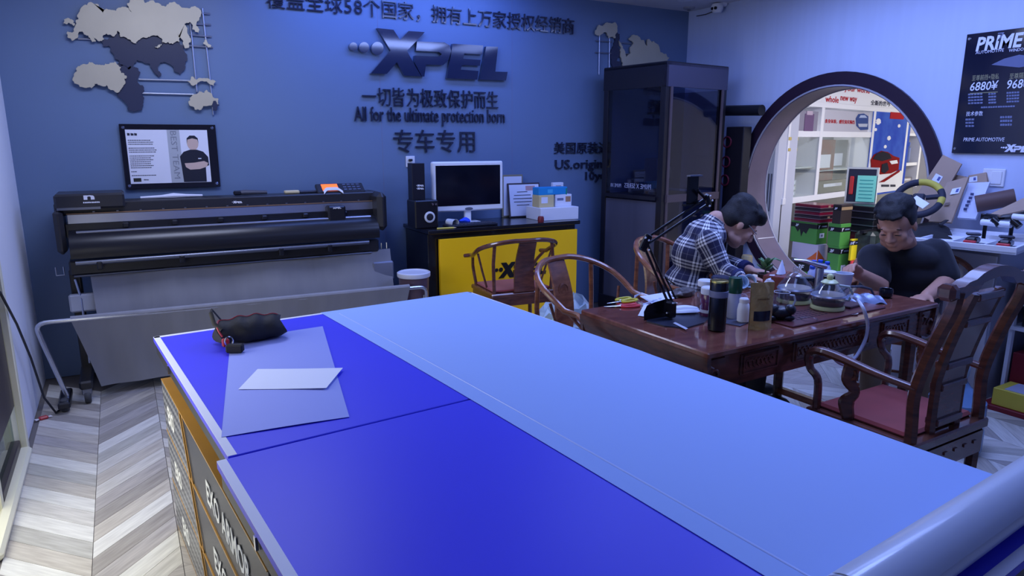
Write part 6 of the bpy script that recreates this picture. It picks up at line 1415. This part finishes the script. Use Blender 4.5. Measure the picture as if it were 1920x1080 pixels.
incab('product_stand', 'dark sample board with two white discs in the middle cabinet', 'board', 1534, 340, 1588, 360, m_ink, .02, .03, zfloor=s0)
incab('product_stand', 'pale grey curtain sample hanging in the middle cabinet', 'sample', 1586, 262, 1620, 345, M('curtain_grey', (126, 134, 138), .6), .25, .05, zfloor=s0)
incab('white_carton', 'white carton in the middle cabinet beside the curtain sample', 'box', 1572, 312, 1600, 340, m_lab, zfloor=s0+.0) if False else None
b1, b2 = zr3+.021, BZ0+.031
def spray(px, mat, capm, label, hh, rr_=.035, z=b1):
    x = cab(px, 290)[0]; t_ = thing('spray_bottle', label, 'bottle', cp0+Rc @ V((x, .1, 0))+V((0, 0, z)), ca_)
    G().lathe([(rr_*.9, 0), (rr_, .01), (rr_, hh*.72), (rr_*.5, hh*.8), (rr_*.5, hh*.84)], (0, 0, 0), 14).build('bottle', mat, t_); G().lathe([(rr_*.7, hh*.8), (rr_*.7, hh)], (0, 0, 0), 12).build('cap', capm, t_)
spray(1698.5, m_lab, m_lab, 'white slim spray bottle on the right cabinet shelf', .20, .03); spray(1703, M('bottle_green2', (120, 170, 120), .4), M('cap_green2', (70, 190, 90), .4), 'bottle with a bright green cap on the right shelf', .24, .035)
spray(1708, m_ink, m_ink, 'black bottle between green and blue caps on the shelf', .27, .045); spray(1715, M('bottle_blue2', (120, 140, 200), .4), M('cap_blue2', (40, 90, 200), .4), 'bottle with a blue cap on the right shelf', .26, .045)
incab('paper_pile', 'messy pile of papers in the lowest right cabinet bay', 'papers', 1692, 335, 1716, 356, M('paper_mix', (180, 172, 176), .6, noise=.4, ns=20), zfloor=b2)
# floor-standing air conditioner
ax = onX(1463, 330, 5.62)
t = thing('floor_air_conditioner', 'white floor-standing air conditioner with a slatted grille past the window edge', 'air conditioner', (5.62, onX(1462, 330, 5.62).y+.10, 0))
G().box((0, 0, .9), (.30, .34, 1.8), bev=.02).build('cabinet', M('ac_white', (206, 208, 220), .4), t)
for k in range(9): G().box((-.152, -.13+k*.032, 1.02), (.006, .010, .36)).build('slat', M('ac_dark', (70, 74, 92), .5), t, False)
G().box((-.151, 0, .45), (.004, .3, .5)).build('front_cover', M('ac_panel', (190, 192, 206), .4), t, False)
# ================================================================== PEOPLE
def Dp(px, py, d): return camv+ray(px, py)*d
def remesh(g, voxel, name, mat, it=4, fac=.5, parent=None):
    me = g.mesh(name+'_src'); o = bpy.data.objects.new(name+'_src', me); scene.collection.objects.link(o)
    r = o.modifiers.new('r', 'REMESH'); r.mode = 'VOXEL'; r.voxel_size = voxel
    s = o.modifiers.new('s', 'SMOOTH'); s.factor = fac; s.iterations = it
    dg = bpy.context.evaluated_depsgraph_get(); dg.update(); me2 = bpy.data.meshes.new_from_object(o.evaluated_get(dg))
    bpy.data.objects.remove(o); bpy.data.meshes.remove(me)
    me2.name = name; me2.materials.clear(); me2.materials.append(mat)
    me2.polygons.foreach_set('use_smooth', [True]*len(me2.polygons))
    ob = bpy.data.objects.new(name, me2); scene.collection.objects.link(ob)
    if parent: ob.parent = parent
    return ob
def basis(F, U):
    F = V(F).normalized(); U = V(U); U = (U-F*U.dot(F)).normalized(); Rr = F.cross(U); return Matrix((Rr, F, U)).transposed()
def head(g, c, R, s):
    def e(p, r): g.ell(c+R @ (V(p)*s), tuple(v*s for v in r), 18, 12, R)
    e((0, -.012, .022), (.076, .096, .092)); e((0, .03, -.045), (.06, .062, .078)); e((0, .05, -.10), (.036, .034, .026))
    e((0, .082, .012), (.048, .014, .012))
    for q in (-1, 1):
        e((q*.034, .056, -.04), (.028, .028, .028)); e((q*.079, -.008, -.02), (.009, .018, .028)); e((q*.05, .02, -.085), (.022, .04, .026)); e((q*.03, .078, -.014), (.017, .010, .008))
    g.caps(c+R @ (V((0, .088, .002))*s), c+R @ (V((0, .106, -.038))*s), .010*s, .014*s, 10)
    for q in (-1, 1): e((q*.014, .096, -.042), (.010, .012, .009))
    e((0, .088, -.066), (.024, .010, .006)); e((0, .087, -.077), (.021, .010, .007))
def hand(g, wr_, d, nrm, side, curl=.5, s=1.0):
    d = V(d).normalized(); nrm = V(nrm); nrm = (nrm-d*nrm.dot(d)).normalized(); ac = d.cross(nrm)*side
    R = Matrix((ac, d, nrm)).transposed()
    g.ell(wr_+d*.05*s, (.04*s, .055*s, .017*s), 14, 9, R)
    for i, (x, L) in enumerate(((-.030, .72), (-.011, .92), (.010, 1.0), (.030, .88))):
        p = wr_+d*.088*s+ac*x*s; dd = d.copy(); a_ = curl*(.7+.1*i)
        for ln, r_ in ((.042, .0095), (.028, .0088), (.022, .008)):
            dd = (dd*math.cos(a_*.7)+nrm*math.sin(a_*.7)).normalized(); q = p+dd*ln*L*s; g.caps(p, q, r_*s, r_*.92*s, 8); p = q
    p = wr_+d*.025*s+ac*.03*s; dd = (d*.75+ac*.55+nrm*.3).normalized()
    for ln, r_ in ((.04, .0125), (.032, .0105), (.024, .009)):
        q = p+dd*ln*s; g.caps(p, q, r_*s, r_*.9*s, 8); dd = (dd+d*.25+nrm*.15-ac*.12).normalized(); p = q
def leg(g, hip, knee, ankle, k=1.0, r=(.082, .06, .045)):
    g.caps(hip, knee, r[0]*k, r[1]*k); g.caps(knee, ankle, r[1]*k, r[2]*k)
def shoe(name, ankle, f, parent, mat):
    f = V((f[0], f[1], 0)).normalized(); R = Matrix((V((f.y, -f.x, 0)), f, V((0, 0, 1)))).transposed()
    g = G().ell(V((ankle.x, ankle.y, .045))+f*.07, (.048, .13, .045), 14, 9, R); g.v = [(x, y, max(.004, z)) for x, y, z in g.v]; g.caps((ankle.x, ankle.y, .05), (ankle.x, ankle.y, .10), .045, .045)
    return g.build(name, mat, parent)
def eyes(parent, c, R, s, closed=True):
    for q in (-1, 1):
        G().tube([c+R @ (V((q*(.03+dx), .0855-dx*dx*8, -.016-abs(dx)*.1))*s) for dx in (-.014, -.007, 0, .007, .014)], [.0015, .003, .0034, .003, .0015], 6).build('eye', M('eye_dark', (28, 22, 26), .3), parent)
        G().tube([c+R @ (V((q*(.032+dx), .092-dx*dx*14-.006, .016-abs(dx-.004)*.25))*s) for dx in (-.022, -.011, 0, .011, .02)], [.002, .005, .0055, .0045, .002], 6, flat=(1, .6)).build('eyebrow', M('brow_dark', (26, 22, 28), .8), parent)
m_hair = M('hair_black', (17, 17, 24), .55, bump=.5, bs=120, noise=.4, ns=40, stretch=(1, 1, 6))
def skin(name, c): return M(name, c, .5, noise=.10, ns=9, spec=.4)
m_sk1 = skin('skin_one', (205, 158, 138)); m_sk2 = skin('skin_two', (196, 146, 124)); m_tr = M('trouser_dark', (36, 36, 46), .8); m_shoe = M('shoe_dark', (30, 30, 34), .5)
# ---------------- man in the plaid shirt
def man_plaid():
    f = V((.80, -.60, 0)); rgt = V((f.y, -f.x, 0)); s = 1.10; S0 = V((0, 0, 0))
    pel, wst, chs, upp, nck = V((2.80, 2.90, .55)), V((2.775, 2.875, .70)), V((2.835, 2.87, .88)), V((2.885, 2.86, .985)), V((2.945, 2.84, 1.075))
    hc = Dp(1387, 416, 3.93); F = V((.86, -.51, -.80)); R = basis(F, V((.5, -.3, .85)))
    shR, shL = upp+rgt*.165+V((0, 0, -.015)), upp-rgt*.165+V((0, 0, -.015))
    hR = onZ(1424, 524, .80); elR = Dp(1354, 508, 3.76); elR.z = max(elR.z, .82); wR = hR-V((.75, -.45, -.05)).normalized()*.10
    hL = onZ(1440, 517, .80)+V((.05, .05, 0)); wL = hL-V((.5, -.75, -.1)).normalized()*.09; elL = V((3.08, 2.98, .82))
    g = G()
    Rt = lambda up: basis(f, up)
    tor = [(pel, (.165, .12, .11)), (wst, (.145, .115, .12)), (chs, (.165, .12, .12)), (upp, (.155, .10, .08))]
    for c, r in tor: g.ell(c, r, 18, 12, Rt((0.25*f.x, .25*f.y, 1)))
    g.caps(shR, shL, .058, .058); g.caps(upp+V((0, 0, .03)), nck, .06, .052); g.caps(nck, hc+R @ (V((0, -.02, -.06))*s), .052, .054)
    head(g, hc, R, s)
    for sh, el, wr_ in ((shR, elR, wR), (shL, elL, wL)): g.caps(sh, el, .05, .04); g.caps(el, wr_, .04, .028)
    hand(g, wR, hR-wR, (.1, .0, -1), -1, .55, 1.0); hand(g, wL, hL-wL, (0, 0, -1), 1, .6, 1.0)
    kR, kL = pel+f*.42+rgt*.10+V((0, 0, -.03)), pel+f*.40-rgt*.12+V((0, 0, -.03)); aR, aL = V((kR.x-.02, kR.y, .09)), V((kL.x-.02, kL.y, .09))
    for sd, kn, an in ((1, kR, aR), (-1, kL, aL)): leg(g, pel+rgt*.09*sd+V((0, 0, -.01)), kn, an)
    body = remesh(g, .006, 'person', m_sk1, 5)
    tag(body, 'seated man in a navy and white plaid shirt bending over the tea table', 'person')
    # shirt
    q = G(); inf = .016
    for c, r in tor: q.ell(c, (r[0]+inf, r[1]+inf+.004, r[2]+inf), 20, 12, Rt((.25*f.x, .25*f.y, 1)))
    q.caps(shR, shL, .074, .074); q.caps(upp+V((0, 0, .02)), upp*.45+nck*.55, .085, .066)
    bones = [(pel-V((0, 0, .1)), upp, 0, .15), (shR, elR, 1, .06), (elR, wR, 2, .05), (shL, elL, 3, .06), (elL, wL, 4, .05)]
    for sh, el, wr_ in ((shR, elR, wR), (shL, elL, wL)):
        q.caps(sh, el, .072, .056); q.caps(el, el*.18+wr_*.82, .056, .046)
    rr = random.Random(4)
    for i in range(5): q.caps(elR+(shR-elR)*(.1+.05*i)+V((.02, -.02, -.01)), elR+(shR-elR)*(.12+.05*i)+V((-.03, -.02, .0)), .03, .025)
    sh_o = remesh(q, .008, 'plaid_shirt', plaid_mat(), 5, parent=body)
    me = sh_o.data; n = len(me.vertices); co = np.empty(n*3); me.vertices.foreach_get('co', co); co = co.reshape(-1, 3)
    best = np.full(n, 9.0); uv = np.zeros((n, 2))
    for a_, b_, idx, rad in bones:
        A_, B_ = np.array(a_), np.array(b_); d = B_-A_; L = np.linalg.norm(d); d = d/L
        tt_ = np.clip((co-A_) @ d, 0, L); pr = A_+tt_[:, None]*d; dist = np.linalg.norm(co-pr, axis=1)/ (rad/.06)
        ref = np.array((0.3, -.9, .1)) if idx == 0 else np.array((0, 0, 1.0)); ref = ref-d*(ref @ d); ref /= np.linalg.norm(ref); oth = np.cross(d, ref)
        v_ = co-pr; ang = np.arctan2(v_ @ oth, v_ @ ref); sel = dist < best; best[sel] = dist[sel]
        uv[sel, 0] = ang[sel]*rad*1.15+idx*.031; uv[sel, 1] = (co-A_)[sel] @ d+idx*.05
    lay = me.uv_layers.new(name='UVMap'); li = np.empty(len(me.loops), dtype=np.int32); me.loops.foreach_get('vertex_index', li); lay.data.foreach_set('uv', uv[li].ravel())
    # collar and cuffs
    ax = (nck-upp).normalized(); cb_ = upp*.30+nck*.70; Rc_ = ax.to_track_quat('Z', 'Y').to_matrix()
    col = G().lathe([(.078, -.02), (.066, .03), (.061, .032), (.07, -.018)], cb_, 24, Rc_).build('collar', plaid_mat(), sh_o)
    uvl = col.data.uv_layers.new(name='UVMap')
    for l in col.data.loops:
        p = Rc_.transposed() @ (col.data.vertices[l.vertex_index].co-cb_); uvl.data[l.index].uv = (math.atan2(p.y, p.x)*.07, p.z)
    for wr_, el in ((wR, elR), (wL, elL)):
        c1 = el*.16+wr_*.84; c2 = el*.05+wr_*.95; G().tube([c1, c2], [.049, .043], 16).build('cuff', M('cuff_navy', (30, 36, 84), .8), sh_o)
    # trousers and shoes
    p_ = G(); p_.ell(pel+V((0, 0, -.01)), (.185, .14, .10), 18, 10, Rt((0, 0, 1)))
    for sd, kn, an in ((1, kR, aR), (-1, kL, aL)): leg(p_, pel+rgt*.09*sd+V((0, 0, -.01)), kn, an+V((0, 0, .02)), 1.16)
    remesh(p_, .012, 'trousers', m_tr, 4, parent=body)
    for an in (aR, aL): shoe('shoe', an, f, body, m_shoe)
    # hair
    h = G()
    def e(p, r): h.ell(hc+R @ (V(p)*s), tuple(v*s for v in r), 18, 12, R)
    e((0, -.018, .045), (.085, .10, .082)); e((0, -.055, .0), (.078, .062, .075)); e((0, .045, .085), (.066, .058, .036)); e((0, .078, .07), (.055, .028, .028)); e((.0, -.04, .09), (.07, .07, .05))
    for q_ in (-1, 1): e((q_*.070, -.0, .02), (.018, .04, .05))
    rr = random.Random(3)
    for i in range(40):
        a_ = rr.uniform(0, 2*PI); b_ = rr.uniform(.2, 1.2); p = V((.08*math.cos(a_)*math.sin(b_), -.01+.1*math.sin(a_)*math.sin(b_), .04+.085*math.cos(b_))); e(p, (.014, .02, .012))
    remesh(h, .008, 'hair', m_hair, 2, parent=body)
    eyes(body, hc, R, s)
    ear = hc+R @ (V((.088, .0, -.015))*s)
    G().tube([hc+R @ (V((.083, -.004, .012))*s), hc+R @ (V((.08, .05, .004))*s), hc+R @ (V((.066, .088, .0))*s)], .003, 6).build('glasses_temple', M('temple_grey', (150, 154, 160), .3, .6), body)
def plaid_mat():
    if 'plaid' in MATS: return MATS['plaid']
    m = bpy.data.materials.new('plaid'); m.use_nodes = True; nt = m.node_tree; b_ = nt.nodes['Principled BSDF']; b_.inputs['Roughness'].default_value = .85
    uvn = nt.nodes.new('ShaderNodeUVMap'); sp = nt.nodes.new('ShaderNodeSeparateXYZ'); nt.links.new(uvn.outputs[0], sp.inputs[0])
    outs = []
    for k, per in ((0, .115), (1, .115)):
        dv = nt.nodes.new('ShaderNodeMath'); dv.operation = 'DIVIDE'; dv.inputs[1].default_value = per; nt.links.new(sp.outputs[k], dv.inputs[0])
        fr_ = nt.nodes.new('ShaderNodeMath'); fr_.operation = 'FRACT'; nt.links.new(dv.outputs[0], fr_.inputs[0])
        rp = nt.nodes.new('ShaderNodeValToRGB'); cr = rp.color_ramp; cr.interpolation = 'CONSTANT'
        st = [(0, 0), (.10, .95), (.19, .05), (.26, .95), (.35, .05), (.42, .95), (.51, 0), (.78, .28), (.81, 0)]
        cr.elements[0].position = 0; cr.elements[0].color = (0, 0, 0, 1); cr.elements[1].position = st[1][0]; cr.elements[1].color = (st[1][1],)*3+(1,)
        for p, v in st[2:]:
            el = cr.elements.new(p); el.color = (v, v, v, 1)
        nt.links.new(fr_.outputs[0], rp.inputs[0]); outs.append(rp)
    ad = nt.nodes.new('ShaderNodeMath'); ad.operation = 'ADD'; nt.links.new(outs[0].outputs[0], ad.inputs[0]); nt.links.new(outs[1].outputs[0], ad.inputs[1])
    hf = nt.nodes.new('ShaderNodeMath'); hf.operation = 'MULTIPLY'; hf.inputs[1].default_value = .5; nt.links.new(ad.outputs[0], hf.inputs[0])
    pw = nt.nodes.new('ShaderNodeMath'); pw.operation = 'POWER'; pw.inputs[1].default_value = 1.4; nt.links.new(hf.outputs[0], pw.inputs[0])
    mx = nt.nodes.new('ShaderNodeMix'); mx.data_type = 'RGBA'; mx.inputs['A'].default_value = (*lin((24, 26, 62)), 1); mx.inputs['B'].default_value = (*lin((235, 235, 240)), 1)
    nt.links.new(pw.outputs[0], mx.inputs['Factor']); nt.links.new(mx.outputs['Result'], b_.inputs['Base Color']); MATS['plaid'] = m; return m
man_plaid()
# ---------------- man in the black shirt
def man_black():
    f = V((-.78, -.62, 0)).normalized(); rgt = V((f.y, -f.x, 0)); s = 1.12
    pel, wst, chs, upp, nck = V((3.90, 2.31, .55)), V((3.87, 2.285, .66)), V((3.83, 2.255, .78)), V((3.80, 2.24, .875)), V((3.765, 2.225, .955))
    hc = Dp(1680, 418, 3.70); F = V((-.97, -.28, -.50)); R = basis(F, V((-.42, -.05, .9)))
    shR, shL = Dp(1636, 484, 3.86), Dp(1752, 474, 3.84)
    elR = Dp(1648, 536, 3.74); wR = Dp(1612, 514, 3.64); hR = Dp(1594, 500, 3.60)
    elL = Dp(1776, 528, 3.78); wL = Dp(1738, 556, 3.58); hL = Dp(1718, 562, 3.52)
    g = G(); Rt = lambda up: basis(f, up)
    tor = [(pel, (.20, .16, .12)), (wst, (.205, .165, .12)), (chs, (.20, .135, .12)), (upp, (.185, .11, .08))]
    for c, r in tor: g.ell(c, r, 20, 12, Rt((.2*f.x, .2*f.y, 1)))
    g.caps(shR, shL, .062, .062); g.caps(upp+V((0, 0, .03)), nck, .072, .062); g.caps(nck, hc+R @ (V((0, -.02, -.06))*s), .062, .062)
    head(g, hc, R, s); g.ell(hc+R @ (V((0, .03, -.075))*s), (.068*s, .055*s, .05*s), 14, 9, R)
    for sh, el, wr_ in ((shR, elR, wR), (shL, elL, wL)): g.caps(sh, el, .062, .05); g.caps(el, wr_, .05, .034)
    hand(g, wR, hR-wR, (-.1, -.5, -.8), -1, 1.75, 1.05); hand(g, wL, hL-wL, (0, 0, -1), 1, .5, 1.05)
    kR, kL = pel+f*.42+rgt*.13+V((0, 0, -.03)), pel+f*.40-rgt*.14+V((0, 0, -.03)); aR, aL = V((kR.x, kR.y, .09)), V((kL.x+.03, kL.y+.02, .09))
    for sd, kn, an in ((1, kR, aR), (-1, kL, aL)): leg(g, pel+rgt*.10*sd+V((0, 0, -.01)), kn, an, 1.1)
    body = remesh(g, .006, 'person', m_sk2, 5)
    tag(body, 'seated heavy-set man in a black short-sleeved shirt looking down at the table', 'person')
    q = G(); inf = .016
    for c, r in tor: q.ell(c, (r[0]+inf, r[1]+inf, r[2]+inf), 20, 12, Rt((.2*f.x, .2*f.y, 1)))
    q.caps(shR, shL, .074, .074); q.caps(upp+V((0, 0, -.01)), upp*.7+nck*.3, .10, .084)
    q.caps(shR, shR*.32+elR*.68, .082, .075); q.caps(shL, shL*.22+elL*.78, .084, .078)
    for i, z in enumerate((.62, .68, .74)): q.caps(V((pel.x, pel.y, z))+f*.15+rgt*.14, V((pel.x, pel.y, z+.02))+f*.16-rgt*.14, .03, .03)
    tee = remesh(q, .009, 'black_shirt', M('tee_black', (20, 22, 34), .85, sheen=.15), 5, parent=body)
    cb_ = upp*.62+nck*.38; ax = (nck-upp).normalized(); Rc_ = ax.to_track_quat('Z', 'Y').to_matrix()
    G().lathe([(.088, -.012), (.084, .012), (.078, .014), (.08, -.01)], cb_, 24, Rc_).build('neckband', MATS['tee_black'], tee)
    p_ = G(); p_.ell(pel+V((0, 0, -.02)), (.225, .185, .10), 18, 10, Rt((0, 0, 1)))
    for sd, kn, an in ((1, kR, aR), (-1, kL, aL)): leg(p_, pel+rgt*.10*sd+V((0, 0, -.01)), kn, an+V((0, 0, .02)), 1.28)
    remesh(p_, .012, 'trousers', M('trouser_khaki', (150, 128, 108), .8), 4, parent=body)
    for an in (aR, aL): shoe('shoe', an, f, body, m_shoe)
    h = G()
    def e(p, r): h.ell(hc+R @ (V(p)*s), tuple(v*s for v in r), 18, 12, R)
    e((0, -.028, .052), (.083, .094, .078)); e((0, -.058, .015), (.078, .06, .07)); e((0, .030, .096), (.064, .056, .028)); e((0, .056, .090), (.054, .028, .02)); e((0, -.02, .095), (.075, .08, .045))
    for q_ in (-1, 1): e((q_*.072, -.015, .03), (.014, .045, .048))
    rr = random.Random(5)
    for i in range(60):
        a_ = rr.uniform(0, 2*PI); b_ = rr.uniform(.1, 1.25); p = V((.085*math.cos(a_)*math.sin(b_), -.01+.1*math.sin(a_)*math.sin(b_), .04+.092*math.cos(b_))); e(p, (.013, .02, .014))
    for i in range(7): e((-.05+i*.017, .086-.001*abs(i-3)**2, .080-.004*(i % 2)), (.009, .010, .012))
    remesh(h, .008, 'hair', m_hair, 2, parent=body)
    eyes(body, hc, R, s)
man_black()
